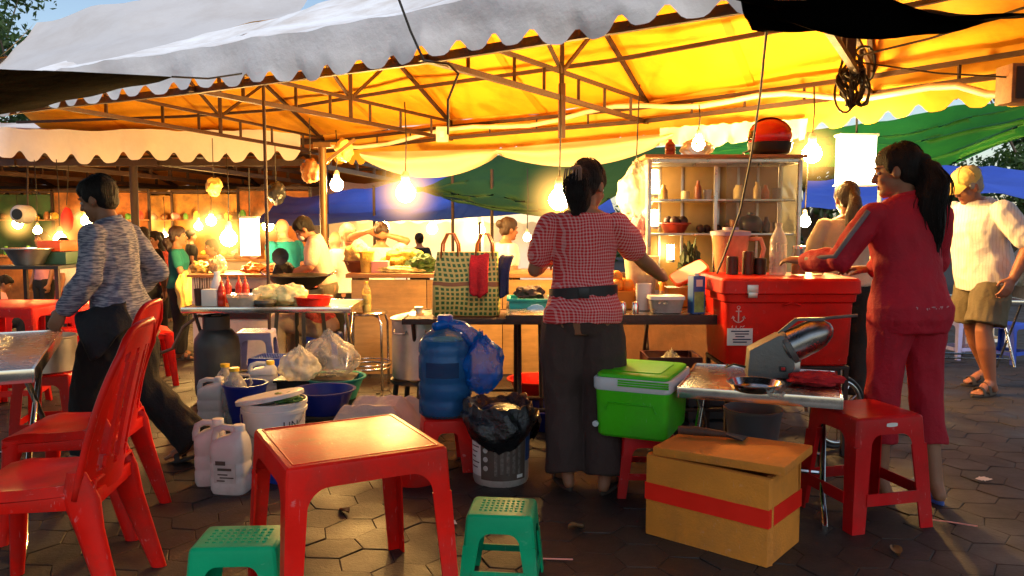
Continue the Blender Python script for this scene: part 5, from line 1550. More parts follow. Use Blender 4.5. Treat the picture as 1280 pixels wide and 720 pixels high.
# bottle, jars, glasses on the ice chest
ztop = zc - .018 + .492
def cx(px, Y): return at(px, 340, Y).x
bottle('clear water bottle standing on the red ice chest', (cx(972, 4.6), 4.6, ztop), .048, .3, m_clearpl, m_clearpl)
for i, (px, Y, r, h, col, lb) in enumerate(((998, 4.58, .04, .15, (.45, .2, .03), 'glass jar of amber syrup beside the water bottle on the chest'), (1022, 4.62, .034, .11, (.5, .35, .1), 'shorter glass jar of pale tea next to the amber jar'))):
    t = thing('jar', lb, 'jar', (cx(px, Y), Y, ztop))
    m = MB(); m.lathe([(.001, 0), (r * .95, 0), (r, .01), (r, h * .8), (r * .8, h * .88), (r * .8, h)], n=20, cap=False); m.build('glass', m_glass, t, smooth=60)
    m = MB(); m.lathe([(.001, .004), (r * .9, .006), (r * .92, h * .6), (.001, h * .6)], n=18); m.build('contents', mat('syrup_%d' % i, col, .2), t)
    m = MB(); m.lathe([(.001, h), (r * .86, h), (r * .86, h + .018), (.001, h + .02)], n=18); m.build('lid', m_chrome, t)
for i, (px, h, c_) in enumerate(((915, .1, (.05, .02, .01)), (935, .13, (.08, .03, .012)), (950, .09, (.03, .015, .01)))):
    lathed('tin', ['dark squat tin on the left of the chest lid', 'tall brown tin on the chest lid behind the latch', 'small black tin left of the water bottle'][i], 'tin', (cx(px, 4.66), 4.66, ztop), [(.001, 0), (.035, 0), (.035, h), (.031, h), (.03, h + .004), (.001, h + .004)], mat('tin_%d' % i, c_, .35, .2), n=20)
# bucket below the low table
p = at(945, 520, 4.15)
lathed('bucket', 'grey plastic bucket on the ground below the low steel table', 'bucket', (p.x, p.y + .05, 0), [(.001, 0), (.11, 0), (.15, .3), (.156, .3), (.156, .315), (.146, .315), (.106, .01), (.001, .01)], mat('grey_plastic', (.12, .11, .115), .5, 0, .12, 6, dirt=.3))
# chrome wheel behind the stool
p = at(1046, 545, 4.5)
t = thing('cart_wheel', 'thin chrome cart wheel seen behind the tall red stool', 'wheel', (p.x, p.y, .22), R(25))
m = MB(); m.tube([V((.2 * math.cos(a * PI / 16), 0, .2 * math.sin(a * PI / 16))) for a in range(32)], .013, 8, closed=True); m.build('tyre', m_black_pl, t, smooth=180)
m = MB(); m.tube([V((.178 * math.cos(a * PI / 16), -.004, .178 * math.sin(a * PI / 16))) for a in range(32)], .012, 8, closed=True); rim = m.build('rim', m_chrome, t, smooth=180)
m = MB()
for k in range(12): m.tube([V((0, 0, 0)), V((.17 * math.cos(k * PI / 6), 0, .17 * math.sin(k * PI / 6)))], .003, 5)
m.ell((0, 0, 0), (.03, .03, .03)); m.build('spokes', m_chrome, rim, smooth=60)

# ------------------------------------------------------------------ left foreground: steel table and two red chairs
pf, pb = P(40, 462, .72), P(75, 413, .72)
ed = (pb - pf); rz = math.atan2(ed.y, ed.x) - PI / 2
D = ed.length; W = 1.1
xdir = V((math.cos(rz), math.sin(rz), 0))
ctr = (pf + pb) / 2 - xdir * W / 2
folding_table('stainless steel dining table cut by the left edge of the picture', (ctr.x, ctr.y, 0), rz, W, D, .72, m_stainless, m_chrome, thick=.05, curved=True)
# big metal pot standing beyond that table
p = at(62, 455, 4.7)
lathed('cooking_pot', 'brushed metal pot behind the corner of the stainless dining table', 'pot', (p.x, p.y, .42), [(.001, 0), (.14, 0), (.15, .01), (.15, .2), (.157, .205), (.157, .212), (.145, .212), (.142, .02), (.001, .015)], m_alu)
moulded_stand('plastic_stool', 'red plastic stool carrying the brushed metal pot', 'stool', (p.x, p.y, 0), R(12), .42, .3, .36, m_red, band=.06, lw=(.06, .05), rad=.04, rail=(.1, .14))
ch = [plastic_chair('nearest red plastic chair with an open slatted back facing the steel table', (-1.58, 2.68, 0), R(98), 'red plastic chairs')]
dup(ch[0], (-1.86, 3.38, 0), R(97), 'second red plastic chair standing behind the nearest one')
# bent chrome tube feet of a folding stand at the left
for i, (a, b, c_) in enumerate((((30, 640), (62, 652), (82, 678)), ((2, 700), (25, 706), (42, 724)))):
    pass

# ------------------------------------------------------------------ jugs, buckets and bags on the paving
jerry_can('white jerry can with a worn label, foremost on the paving left of the red table', (P(290, 614).x, P(290, 614).y, 0), R(-8), .18, .13, .315, 'white plastic jugs on the paving', sticker=True)
jerry_can('slimmer white jerry can tucked behind the labelled one', (P(261, 607).x - .0, P(261, 607).y + .04, 0), R(12), .15, .12, .31, 'white plastic jugs on the paving')
jerry_can('white jerry can alone beside the dark gas cylinder', (P(267, 527).x, P(267, 527).y, 0), R(5), .18, .15, .28, 'white plastic jugs on the paving')
jerry_can('white jug with a yellow cap lying behind the clear bottles', (P(330, 506).x, P(330, 506).y, .06), R(10), .2, .14, .24, 'white plastic jugs on the paving', capm=m_yellow_pl)
moulded_stand('plastic_stool', 'dark stool hidden under the white jug with a yellow cap', 'stool', (P(330, 506).x, P(330, 506).y, 0), 0, .06, .24, .26, m_navy_pl, band=.02, lw=(.05, .04), rad=.01, chamfer=.006)
bottle('clear oil bottle with a yellow cap, left of the pair by the gas cylinder', (P(283, 520).x, 5.3, 0), .075, .36, m_clearpl, m_yellow_pl, 'clear oil bottles', liquid=mat('oil', (.22, .12, .02), .2), handle=1)
bottle('clear oil bottle with loop handle, right of the pair by the gas cylinder', (P(302, 524).x, 5.1, 0), .08, .37, m_clearpl, m_yellow_pl, 'clear oil bottles', liquid=mat('oil2', (.1, .06, .02), .2), handle=1, rz=R(30))
# blue pail
p = P(300, 535)
lathed('bucket', 'deep blue pail just left of the white paint bucket', 'bucket', (p.x, p.y + .12, 0), [(.001, 0), (.1, 0), (.135, .25), (.142, .252), (.142, .265), (.13, .265), (.095, .01), (.001, .01)], m_navy_pl)
# white paint bucket with skewed lid
p = at(343, 520, 4.25)
t = thing('paint_bucket', 'white paint bucket with loose lid and wire handle behind the red table', 'bucket', (p.x, p.y, 0))
m = MB(); m.lathe([(.001, 0), (.142, 0), (.146, .01), (.165, .29), (.174, .292), (.174, .31), (.17, .312), (.17, .33), (.176, .332), (.176, .35), (.168, .352), (.166, .34), (.14, .02), (.001, .015)], n=40); bk = m.build('pail', m_white_pl, t, smooth=35)
m = MB(); m.lathe([(.001, .018), (.12, .016), (.17, .016), (.176, .0), (.18, .0), (.18, .02), (.17, .026), (.12, .022), (.001, .024)], n=40); ld = m.build('lid', m_white_pl, t); ld.location = (-.02, -.0, .352); ld.rotation_euler = (R(-4), R(-10), 0)
m = MB(); m.tube([V((-.172 * math.cos(a), -.172 * math.sin(a) * .9 - .012, .3 - .13 * math.sin(a))) for a in [k * PI / 14 for k in range(15)]], .0035, 6); m.build('wire_handle', m_alu, t, smooth=180)
m = MB(); m.tube([V((-.172 * math.cos(a), -.172 * math.sin(a) * .93 - .012, .3 - .13 * math.sin(a))) for a in [PI * .42 + k * .05 for k in range(5)]], .008, 8); m.build('grip', m_black_pl, t, smooth=180)
lettering('UN', .062, m_black_pl, bk, wrap=lambda q: (lambda a: V((math.sin(a) * (.161 + q.z), -math.cos(a) * (.161 + q.z), .215 + q.y)))(q.x / .16 + R(48)))
crumple('vegetable_scraps', 'bits of green leaf caught under the bucket lid', 'scraps', (p.x + .08, p.y - .05, .345), (.09, .07, .03), mat('greens', (.06, .16, .03), .6, 0, .5, 30), 8, amp=.4)
# blue basins
p = at(405, 510, 5.0)
basin('blue plastic basin between the paint bucket and the white sack', (p.x, p.y, .1), .19, .15, m_navy_pl)
basin('teal plastic basin holding bags behind the blue basin', (p.x - .02, p.y + .42, .1), .2, .15, m_teal_pl)
t = thing('crate', 'low dark crate underneath the blue and teal basins', 'crate', (p.x, p.y + .25, 0)); m = MB()
for z in (.02, .075): m.box((0, 0, z), (.55, .7, .035))
m.build('slats', m_black_pl, t, bevel=.003); m = MB()
for sx in (-1, 1):
    for sy in (-1, 1): m.box((sx * .25, sy * .32, .05), (.03, .03, .1))
m.build('corner_posts', m_black_pl, t)
p = P(352, 606)
basin('round blue basin on the paving under the red table', (p.x, p.y + .1, 0), .13, .17, m_blue_pl, base=.8)
p = P(515, 612)
basin('scarlet basin on the paving seen under the red table edge', (p.x, p.y + .13, 0), .13, .14, m_red, base=.85)
# white sack over something
p = at(470, 510, 4.75)
m = MB()
def sackf(u, v):
    x, y = (u - .5) * .66, (v - .5) * .5
    e = max(abs(2 * u - 1), abs(2 * v - 1))
    z = (.13 + .1 * u) * (1 - max(0, (e - .5) / .5) ** 1.3) + .06 * abs(((v * 2.6 + u * .9 + .15 * noise.noise(V((u * 2, v * 2, 1)))) % 1) - .5) * 2 * (1 - e ** 3) + .05 * abs(((u * 1.7 - v * 1.2 + .3) % 1) - .5) * (1 - e ** 3) + .02 * noise.noise(V((u * 6, v * 6, 2)))
    return V((x * (1 - .06 * e), y, max(z, .005)))
m.sheet(sackf, 36, 30)
o = m.build('foam_sack', mat('dirty_white_sheet', (.55, .48, .42), .75, 0, .1, 5, .3, 20, dirt=.35), smooth=16, orient=(0, 0, 1)); o.location = (p.x, p.y, 0); o.rotation_euler = (0, 0, R(-14))
tag(o, 'dirty white sheet draped over a low pile beside the water bottle', 'sack')
crumple('plastic_bag', 'clear plastic bag with pale rubbish slumped under the folding table', 'plastic bag', (at(372, 470, 5.25).x, 5.3, .25), (.14, .1, .12), m_whitebag, 5, rz=R(20))
crumple('plastic_bag', 'big crumpled clear bag leaning beside the chrome bar stool', 'plastic bag', (at(408, 470, 5.4).x, 5.5, .24), (.2, .14, .17), m_clearbag, 9)
t = thing('crate', 'dark crate holding up the clear plastic bags', 'crate', (at(395, 470, 5.4).x, 5.48, 0)); m = MB(); m.box((0, 0, .12), (.5, .34, .23), taper=.92); m.build('body', m_black_pl, t, bevel=.01); m = MB(); m.box((0, 0, .235), (.53, .37, .02)); m.build('rim', m_black_pl, t, bevel=.004)
# gas cylinder
p = P(263, 506)
t = thing('gas_cylinder', 'soot dark gas cylinder with a hose standing left of the jugs', 'gas cylinder', (p.x, p.y + .16, 0))
m = MB(); m.lathe([(.001, .02), (.13, .02), (.135, 0), (.14, 0), (.14, .03), (.158, .06), (.16, .1), (.16, .4), (.152, .46), (.11, .52), (.05, .545), (.03, .55), (.03, .58), (.001, .58)], n=36); m.build('tank', m_gas, t, smooth=50)
m = MB(); m.lathe([(.09, .52), (.095, .52), (.095, .62), (.105, .625), (.09, .63), (.088, .6), (.09, .52)], n=28, cap=False); m.build('collar', m_gas, t, smooth=50)
m = MB(); m.lathe([(.001, .57), (.02, .57), (.02, .6), (.034, .605), (.034, .625), (.001, .63)], n=14); m.build('valve', m_alu, t)
m = MB(); m.tube([V((0, -.02, .6)), V((-.1, -.06, .63)), V((-.2, -.1, .55)), V((-.27, -.13, .4)), V((-.38, -.1, .36)), V((-.48, 0, .42)), V((-.46, .1, .5))], .012, 8); m.build('hose', mat('hose', (.2, .1, .05), .5), t, smooth=180)
# big blue water bottle on red stool
p = at(557, 500, 4.2)
moulded_stand('plastic_stool', 'low red stool under the big blue water bottle', 'stool', (p.x, p.y, 0), R(10), .28, .25, .29, m_red, band=.07, lw=(.08, .07), rad=.03, chamfer=.02)
t = thing('water_bottle', 'big blue ribbed water bottle with a blue cap on a red stool', 'water bottle', (p.x, p.y, .283))
r = .142
prof = [(.001, 0), (r * .9, 0), (r, .014), (r, .075), (r * .95, .085), (r * .95, .1), (r, .11), (r, .165), (r * .955, .175), (r * .955, .19), (r, .2), (r, .31), (r * .96, .32), (r * .96, .33), (r, .34), (r, .355), (r * .97, .385), (r * .8, .425), (r * .5, .455), (r * .24, .465), (r * .22, .49), (.001, .49)]
m = MB(); m.lathe(prof, n=40); bt = m.build('body', m_bluewater, t, smooth=50)
m = MB(); m.lathe([(.001, .008), (r * .86, .01), (r * .94, .03), (r * .93, .36), (r * .8, .4), (.001, .4)], n=32); m.build('water', mat('blue_water', (.07, .22, .42), .12), t, smooth=50)
m = MB(); m.lathe([(.001, .47), (r * .28, .47), (r * .3, .475), (r * .3, .52), (r * .26, .53), (.001, .53)], n=24); m.build('cap', m_blue_pl, t)
m = MB()
m.sheet(lambda u, v: V((r * 1.006 * math.sin(-.7 + u * 1.3), -r * 1.006 * math.cos(-.7 + u * 1.3), .215 + .08 * v)), 16, 1)
m.build('faded_print', mat_clear('faded_blue_print', (.03, .1, .25), .3, .4), bt)
t2 = crumple('plastic_bag', 'blue plastic bag knotted to the neck of the water bottle', 'plastic bag', (at(604, 450, 4.2).x - .01, 4.18, .44), (.125, .1, .155), m_bluebag, 21, amp=.28, flat=False)
m = MB(); m.tube([V((-.03, 0, .24)), V((-.1, .0, .31)), V((-.18, .01, .33)), V((-.24, -.06, .32))], [.05, .035, .03, .02], 10); m.build('knotted_neck', m_bluebag, t2, smooth=180)
# paint bin with black liner
p = at(626, 560, 3.97)
t = thing('waste_bin', 'brown labelled paint pail used as a bin with a black liner', 'bin', (p.x, p.y, 0), R(4))
m = MB(); m.lathe([(.001, 0), (.135, 0), (.138, .008), (.141, .02), (.147, .33), (.153, .332), (.153, .35), (.143, .352), (.134, .02), (.001, .016)], n=40); pb_ = m.build('pail', m_tin, t, smooth=35)
def patch(name, a0, a1, z0, z1, mt, off, par):
    m = MB(); m.sheet(lambda u, v: (lambda a, z: V(((.1415 + (z) * .0185 + off) * math.sin(a), -(.1415 + (z) * .0185 + off) * math.cos(a), z)))(lerp(a0, a1, u), lerp(z0, z1, v)), 14, 2)
    return m.build(name, mt, par, smooth=60)
bl = patch('brown_label', R(-46), R(52), .035, .3, m_brownlabel, .001, pb_)
patch('white_panel', R(-80), R(-46), .05, .3, m_paper, .0015, bl)
patch('blue_panel', R(53), R(95), .12, .31, mat('blue_label', (.01, .05, .16), .5), .0015, bl)
for k in range(8): patch('print_line', R(-76), R(-50 - (k % 3) * 5), .27 - k * .026, .276 - k * .026, m_brownlabel, .0025, bl)
for k in range(4):
    m = MB(); zc_ = .23 - k * .045; a_ = R(-34); rr_ = .1415 + zc_ * .0185 + .003
    m.lathe([(.001, 0), (.013, 0), (.013, .002), (.001, .002)], n=14, M=Matrix.Translation((rr_ * math.sin(a_), -rr_ * math.cos(a_), zc_)) @ Matrix.Rotation(a_, 4, 'Z') @ Matrix.Rotation(R(90), 4, 'X')); m.build('round_symbol', m_skinlabel, bl)
for k in range(5): patch('vertical_print', R(-16 + k * 12), R(-10 + k * 12), .06 + .01 * (k % 2), .2 + .05 * ((k * 2) % 3), mat('grey_print', (.14, .115, .095), .6, 0, .6, 60), .0025, bl)
patch('small_panel', R(30), R(44), .045, .062, m_paper, .003, bl)
m = MB()
def liner(u, v):
    a = 2 * PI * u; n1 = noise.noise(V((math.cos(a) * 2, math.sin(a) * 2, v * 3))); n2 = noise.noise(V((math.cos(a) * 6, math.sin(a) * 6, v * 6)))
    if v < .35: rr_ = .06 + .1 * v / .35; z = .3 + .1 * (v / .35)
    else: rr_ = .16 + .03 * math.sin((v - .35) / .65 * PI) ; z = .4 - (v - .35) / .65 * (.15 + .07 * math.sin(a * 1.5 + 1))
    rr_ += .028 * n1 + .014 * abs(n2); z += .03 * n1 + .02 * n2
    return V((rr_ * math.cos(a), rr_ * math.sin(a), z))
m.sheet(liner, 60, 22); o = m.build('bin_liner', m_black_bag, t, smooth=60)
m = MB(); m.ell((0, 0, .35), (.11, .11, .04)); m.build('rubbish', m_black_bag, t)
# red trays behind the gingham woman's legs
basin('red basin on the ground beyond the gingham woman', (at(672, 500, 5.4).x, 5.4, .12), .2, .12, m_red)
basin('small navy basin on the ground beyond the paint pail bin', (at(690, 540, 4.9).x, 5.0, 0), .2, .14, m_navy_pl)
moulded_stand('plastic_stool', 'dark low stool holding the red basin beyond the gingham woman', 'stool', (at(672, 500, 5.4).x, 5.4, 0), 0, .12, .26, .28, m_navy_pl, band=.03, lw=(.05, .04), rad=.02, chamfer=.006)
# ------------------------------------------------------------------ work tables of the drinks stall
Yw = 4.55
xa, xb = at(640, 400, Yw).x, at(925, 400, Yw).x
TW = .765
folding_table('long stainless work table in front of the gingham woman', ((xa + xb) / 2 + .15, Yw + .38, 0), 0, xb - xa + .35, .72, TW, m_stainless, m_steel_beam, thick=.05)
# second table in the row carrying the glass cabinet
folding_table('steel table under the glass cabinet', (at(905, 360, 5.6).x, 5.62, 0), 0, 1.2, .55, TW + .02, m_stainless, m_steel_beam, thick=.05)
def px(p, Y, py=350): return at(p, py, Y).x
# dark folding table with the woven bag
Yb = 4.95
xl, xr = px(505, Yb, 400), px(692, Yb, 400)
folding_table('dark wooden folding table under the woven bag', ((xl + xr) / 2, Yb + .25, 0), 0, xr - xl, .55, .7, m_wood_dark, m_steel_beam, thick=.03)
# woven bag
t = thing('woven_bag', 'woven green and yellow checked shopping bag with looped handles', 'bag', (px(583, Yb + .17), Yb + .17, .702), R(-4))
m = MB()
m_weave = mat_checks('woven_plastic', (.62, .46, .12), (.04, .13, .03), .03, .6, mode='windows', rough=.45, third=(.3, .1, .03))
W, Dp, Hh = .43, .17, .41
rr_loft(m, [(0, W / 2 * .93, Dp / 2 * .9, 0, 0), (.012, W / 2, Dp / 2, 0, 0), (Hh * .5, W / 2 * .98, Dp / 2 * 1.02, 0, 0), (Hh, W / 2 * .9, Dp / 2 * .6, .01, 0)], 48, .25)
bb_ = m.build('bag_body', m_weave, t, smooth=50)
m = MB()
for i_, pm in enumerate((m_orange_red,)):
    for y in (-.05, .05):
        for xx in (-.1, .12):
            m = MB(); m.tube([V((xx - .055, y, Hh - .05)), V((xx - .05, y, Hh + .05)), V((xx - .02, y * .8, Hh + .115)), V((xx + .02, y * .8, Hh + .115)), V((xx + .05, y, Hh + .05)), V((xx + .055, y, Hh - .05))], .007, 8)
            m.build('handle', mat('brown_handle', (.32, .09, .02), .4), t, smooth=180)
def drape(name, label, c, w, h, mt, rz, seed):
    m = MB()
    def f(u, v):
        return V(((u - .5) * w * (1 - .15 * v), -.012 * math.sin(u * 9 + seed) * (v + .2) + (.07 * (1 - v) ** 4), -h * v + .03 * (1 - (2 * u - 1) ** 2) * (1 if v > .9 else 0) * -1 + .012 * noise.noise(V((u * 4, v * 4, seed)))))
    m.sheet(f, 14, 16); o = m.build(name, mt, solid=.012, smooth=180); o.location = c; o.rotation_euler = (0, 0, rz)
    return tag(o, label, 'cloth')
drape('cloth', 'folded scarlet towel hung over the front of the woven bag', V((px(598, Yb + .05), Yb + .06, 1.1)), .12, .24, m_redcloth, R(-8), 1)
drape('cloth', 'navy cloth hung over the right corner of the woven bag', V((px(626, Yb + .1), Yb + .12, 1.09)), .1, .24, m_navycloth, R(-35), 3)
# aluminium stock pot
p = at(524, 440, 5.25)
t = thing('stock_pot', 'tall dented aluminium stock pot with lid beside the blue water bottle', 'pot', (p.x, p.y, .28))
m = MB(); m.lathe([(.001, 0), (.17, 0), (.178, .008), (.178, .38), (.184, .384), (.184, .39), (.17, .39), (.168, .02), (.001, .015)], n=36); m.build('body', m_alu, t, smooth=40)
m = MB(); m.lathe([(.186, .388), (.188, .396), (.17, .404), (.06, .43), (.02, .435), (.02, .45), (.03, .455), (.03, .465), (.001, .467)], n=36); m.build('lid', m_alu, t, smooth=40)
for s_ in (-1, 1):
    m = MB(); m.tube([V((s_ * .1 - .04, -.155, .33)), V((s_ * .1 - .035, -.19, .31)), V((s_ * .1 + .035, -.19, .31)), V((s_ * .1 + .04, -.155, .33))], .007, 8); m.build('handle', m_alu, t, smooth=180)
t = thing('burner_stand', 'black iron gas burner stand below the stock pot', 'stand', (p.x, p.y, 0))
m = MB(); m.lathe([(.15, .25), (.19, .25), (.19, .272), (.15, .272), (.15, .25)], n=28, cap=False); m.build('ring', m_black_pl, t)
for k in range(4):
    m = MB(); a = k * PI / 2 + .6; m.bar((.17 * math.cos(a), .17 * math.sin(a), .25), (.2 * math.cos(a), .2 * math.sin(a), 0), .025); m.build('leg', m_black_pl, t)
# chrome bar stool with a bottle
p = P(460, 484); zs = .6
t = thing('bar_stool', 'chrome tube bar stool in front of the wooden counter', 'stool', (p.x, p.y, 0), R(15))
m = MB(); m.lathe([(.001, zs - .02), (.15, zs - .02), (.165, zs - .012), (.165, zs), (.15, zs + .008), (.001, zs + .004)], n=32); m.build('seat', m_chrome, t, smooth=40)
for k in range(4):
    a = k * PI / 2 + .5; c_, s_ = math.cos(a), math.sin(a)
    m = MB(); m.tube([V((c_ * .1, s_ * .1, zs - .02)), V((c_ * .17, s_ * .17, zs - .03)), V((c_ * .195, s_ * .195, zs - .09)), V((c_ * .2, s_ * .2, .0))], .011, 8); m.build('leg', m_chrome, t, smooth=180)
m = MB(); m.tube([V((.19 * math.cos(k * PI / 14), .19 * math.sin(k * PI / 14), .17)) for k in range(28)], .009, 8, closed=True); m.tube([V((.19 * math.cos(k * PI / 14), .19 * math.sin(k * PI / 14), .2)) for k in range(28)], .007, 8, closed=True); m.build('foot_ring', m_chrome, t, smooth=180)
bottle('small yellowish juice bottle standing on the chrome bar stool', (p.x, p.y, zs + .006), .036, .235, mat_clear('yellow_clear', (.85, .7, .25), .35, .15), m_yellow_pl, liquid=mat('juice', (.7, .5, .1), .3))
# wooden counter
Yk = 6.7
x0, x1_ = px(440, Yk, 420), px(722, Yk, 420)
t = thing('stall_counter', 'long plywood stall counter behind the woven bag', 'counter', ((x0 + x1_) / 2, Yk, 0))
L = x1_ - x0
m = MB(); n_p = 3
for k in range(n_p): m.box((-L / 2 + L * (k + .5) / n_p, 0, .42), (L / n_p - .006, .022, .8))
m.build('front_panel', m_plywood, t, bevel=.002)
m = MB(); m.box((0, .36, .855), (L + .08, .8, .035)); m.build('counter_top', m_wood, t, bevel=.005)
for sx in (-1, 0, 1):
    m = MB(); m.box((sx * (L / 2 - .03), .03, .42), (.05, .05, .835)); m.build('post', m_wood, t, bevel=.003)
for sx in (-1, 1):
    m = MB(); m.box((sx * (L / 2 - .012), .38, .42), (.022, .68, .8)); m.build('side_panel', m_plywood, t)
zk = .8735
def heap(name, label, cat, px_, Y, r, mt, seed, z=zk, amp=.3, grp=None):
    return crumple(name, label, cat, (px(px_, Y, 330), Y, z), r, mt, seed, amp=amp, group=grp)
basin('brown bowl heaped with yellow noodles at the left end of the counter', (px(446, 6.9), 6.95, zk), .12, .1, mat('brown_plastic', (.22, .06, .02), .4))
heap('noodles', 'mound of pale yellow noodles in the brown bowl', 'noodles', 446, 6.95, (.11, .11, .11), mat('noodle', (.75, .55, .16), .6, 0, .2, 30, .8, 60), 4, zk + .05)
heap('noodles', 'wide yellow noodle heap on a tray on the counter', 'noodles', 506, 7.05, (.19, .13, .095), mat('noodle2', (.72, .56, .08), .6, 0, .2, 30, .8, 60), 6, zk + .04)
m = MB(); m.box((0, 0, .02), (.5, .3, .03)); o = m.build('tray', m_wood_dark, bevel=.006); o.location = (px(506, 7.05), 7.05, zk); tag(o, 'dark tray under the yellow noodle heap', 'tray')
heap('vegetables', 'bunch of dark leafy greens on the counter beside the woven bag', 'vegetables', 528, 6.85, (.13, .1, .09), mat('greens2', (.03, .08, .015), .6, 0, .6, 22, .6, 40), 12, amp=.55)
heap('vegetables', 'pale sliced vegetables spread on the counter edge', 'vegetables', 497, 6.78, (.22, .07, .035), mat('pale_veg', (.55, .48, .2), .6, 0, .5, 30, .6, 40), 14)
m = MB(); m.box((0, 0, .05), (.14, .12, .1)); o = m.build('carton', mat('pink_box', (.65, .3, .3), .6), bevel=.004); o.location = (px(476, 6.8), 6.8, zk); tag(o, 'pink carton on the wooden counter', 'carton')
t = thing('plastic_tub', 'yellow translucent tub with lid on the counter right of the noodle bowl', 'tub', (px(459, 6.8), 6.8, zk)); m = MB(); m.lathe([(.001, 0), (.05, 0), (.062, .17), (.058, .17), (.048, .006), (.001, .006)], n=24); m.build('body', mat_clear('yellow_tub', (.9, .7, .2), .4), t); m = MB(); m.lathe([(.001, .17), (.066, .17), (.066, .18), (.001, .184)], n=24); m.build('lid', m_yellow_pl, t)
# teal crate and peach tub between the counter and the work table
t = thing('crate', 'teal plastic crate with dark vegetables left of the gingham woman', 'crate', (px(662, 5.05), 5.1, .702)); m = MB()
for a in (((0, -.13, .06), (.26, .012, .12)), ((0, .13, .06), (.26, .012, .12)), ((-.125, 0, .06), (.012, .25, .12)), ((.125, 0, .06), (.012, .25, .12)), ((0, 0, .008), (.25, .25, .015))): m.box(*a)
m.build('body', m_teal_pl, t, bevel=.003); m = MB()
for a in (((0, -.138, .115), (.28, .02, .016)), ((0, .138, .115), (.28, .02, .016)), ((-.135, 0, .115), (.02, .27, .016)), ((.135, 0, .115), (.02, .27, .016))): m.box(*a)
m.build('rim', m_teal_pl, t, bevel=.003)
crumple('vegetables', 'dark roots heaped in the teal crate', 'vegetables', (px(664, 5.05), 5.1, .78), (.1, .09, .07), mat('dark_roots', (.05, .025, .02), .8, 0, .4, 20), 31, amp=.5)
crumple('face_mask', 'pale blue face mask hanging at the edge of the teal crate', 'face mask', (px(670, 4.9, 380), 4.9, .71), (.06, .02, .05), mat('mask_blue', (.25, .5, .65), .8), 33, amp=.25)

# ------------------------------------------------------------------ glass cabinet
Yg = 5.35; zb0 = TW + .022
gx0, gx1 = px(808, Yg), px(1000, Yg)
gw = gx1 - gx0; ztop_ = 1.72; gd = .42; gh = ztop_ - zb0
t = thing('glass_cabinet', 'tall aluminium framed glass food cabinet with two shelves', 'cabinet', ((gx0 + gx1) / 2, Yg + gd / 2, zb0))
m_frame = mat('cabinet_frame', (.55, .5, .42), .3, .85, .15, 10, dirt=.3)
m = MB()
for sx in (-1, 1):
    for sy in (-1, 1): m.box((sx * (gw / 2 - .015), sy * (gd / 2 - .015), gh / 2), (.024, .024, gh - .02))
m.box((-.06, -gd / 2 + .014, gh / 2), (.022, .026, gh - .1))
for z in (.012, gh - .012):
    for sy in (-1, 1): m.box((0, sy * (gd / 2 - .014), z), (gw - .06, .028, .026))
    for sx in (-1, 1): m.box((sx * (gw / 2 - .014), 0, z), (.028, gd - .06, .026))
m.build('frame', m_frame, t, bevel=.002)
m = MB(); m.box((0, 0, gh + .016), (gw + .05, gd + .05, .022)); m.build('top_board', m_wood, t, bevel=.004)
zs1 = at(900, 293, Yg).z - zb0; zs2 = at(900, 250, Yg).z - zb0
for z in (zs1, zs2):
    m = MB(); m.box((0, 0, z), (gw - .064, gd - .064, .014)); m.build('shelf', m_frame, t, bevel=.002)
m = MB(); m.box((0, -gd / 2 + .03, gh / 2), (gw - .08, .004, gh - .06)); m.build('front_pane', m_glass, t) if False else None
for sx in (-1, 1):
    m = MB(); m.box((sx * (gw / 2 - .008), 0, gh / 2), (.004, gd - .06, gh - .06)); m.build('side_pane', m_glass, t)
m = MB(); m.box((.0, gd / 2 - .008, gh / 2), (gw - .06, .004, gh - .05)); m.build('back_pane', mat('frosted_back', (.36, .2, .06), .35, .2, .25, 3), t)
m = MB(); m.box((gw * .24, -gd / 2 + .012, (gh + zs1) / 2), (gw * .46, .004, gh - zs1 - .04)); m.build('sliding_pane', m_glass, t)
gz1, gz2 = zb0 + zs1 + .008, zb0 + zs2 + .008
basin('red bowl of dark fruit on the middle shelf of the cabinet', (px(844, 5.5), 5.55, gz1), .1, .07, mat('maroon_bowl', (.35, .03, .015), .4))
for i, (dx, dy) in enumerate(((-.045, 0), (.03, .03), (.05, -.03), (-.01, -.05))):
    m = MB(); m.ell((0, 0, .032), .034); o = m.build('mangosteen', mat('dark_fruit', (.04, .012, .01), .5), smooth=180); o.location = (px(844, 5.5) + dx, 5.55 + dy, gz1 + .05); tag(o, 'dark round fruit heaped in the red bowl in the cabinet', 'fruit', 'dark fruit in the cabinet bowl')
for i, p_ in enumerate((872, 882, 893, 906)):
    m = MB(); m.ell((0, 0, .028), .03); o = m.build('mangosteen', MATS['dark_fruit'], smooth=180); o.location = (px(p_, 5.55), 5.5 + .05 * (i % 2), gz1); tag(o, 'dark round fruit lying loose along the middle shelf', 'fruit', 'loose dark fruit on the shelf')
lathed('lidded_bowl', 'round black lidded bowl at the right of the middle shelf', 'bowl', (px(936, 5.55), 5.55, gz1), [(.001, 0), (.06, 0), (.085, .05), (.085, .075), (.06, .11), (.02, .125), (.02, .14), (.001, .14)], m_black_pl)
lathed('glass_jar', 'small pale jar on the top shelf of the cabinet', 'jar', (px(921, 5.55), 5.55, gz2), [(.001, 0), (.035, 0), (.037, .01), (.037, .07), (.025, .085), (.025, .1), (.001, .1)], mat('pale_jar', (.75, .6, .3), .3))
lathed('glass_jar', 'second pale jar on the top shelf near the left lamp tube', 'jar', (px(856, 5.55), 5.58, gz2), [(.001, 0), (.03, 0), (.03, .05), (.022, .06), (.001, .06)], MATS['pale_jar'])
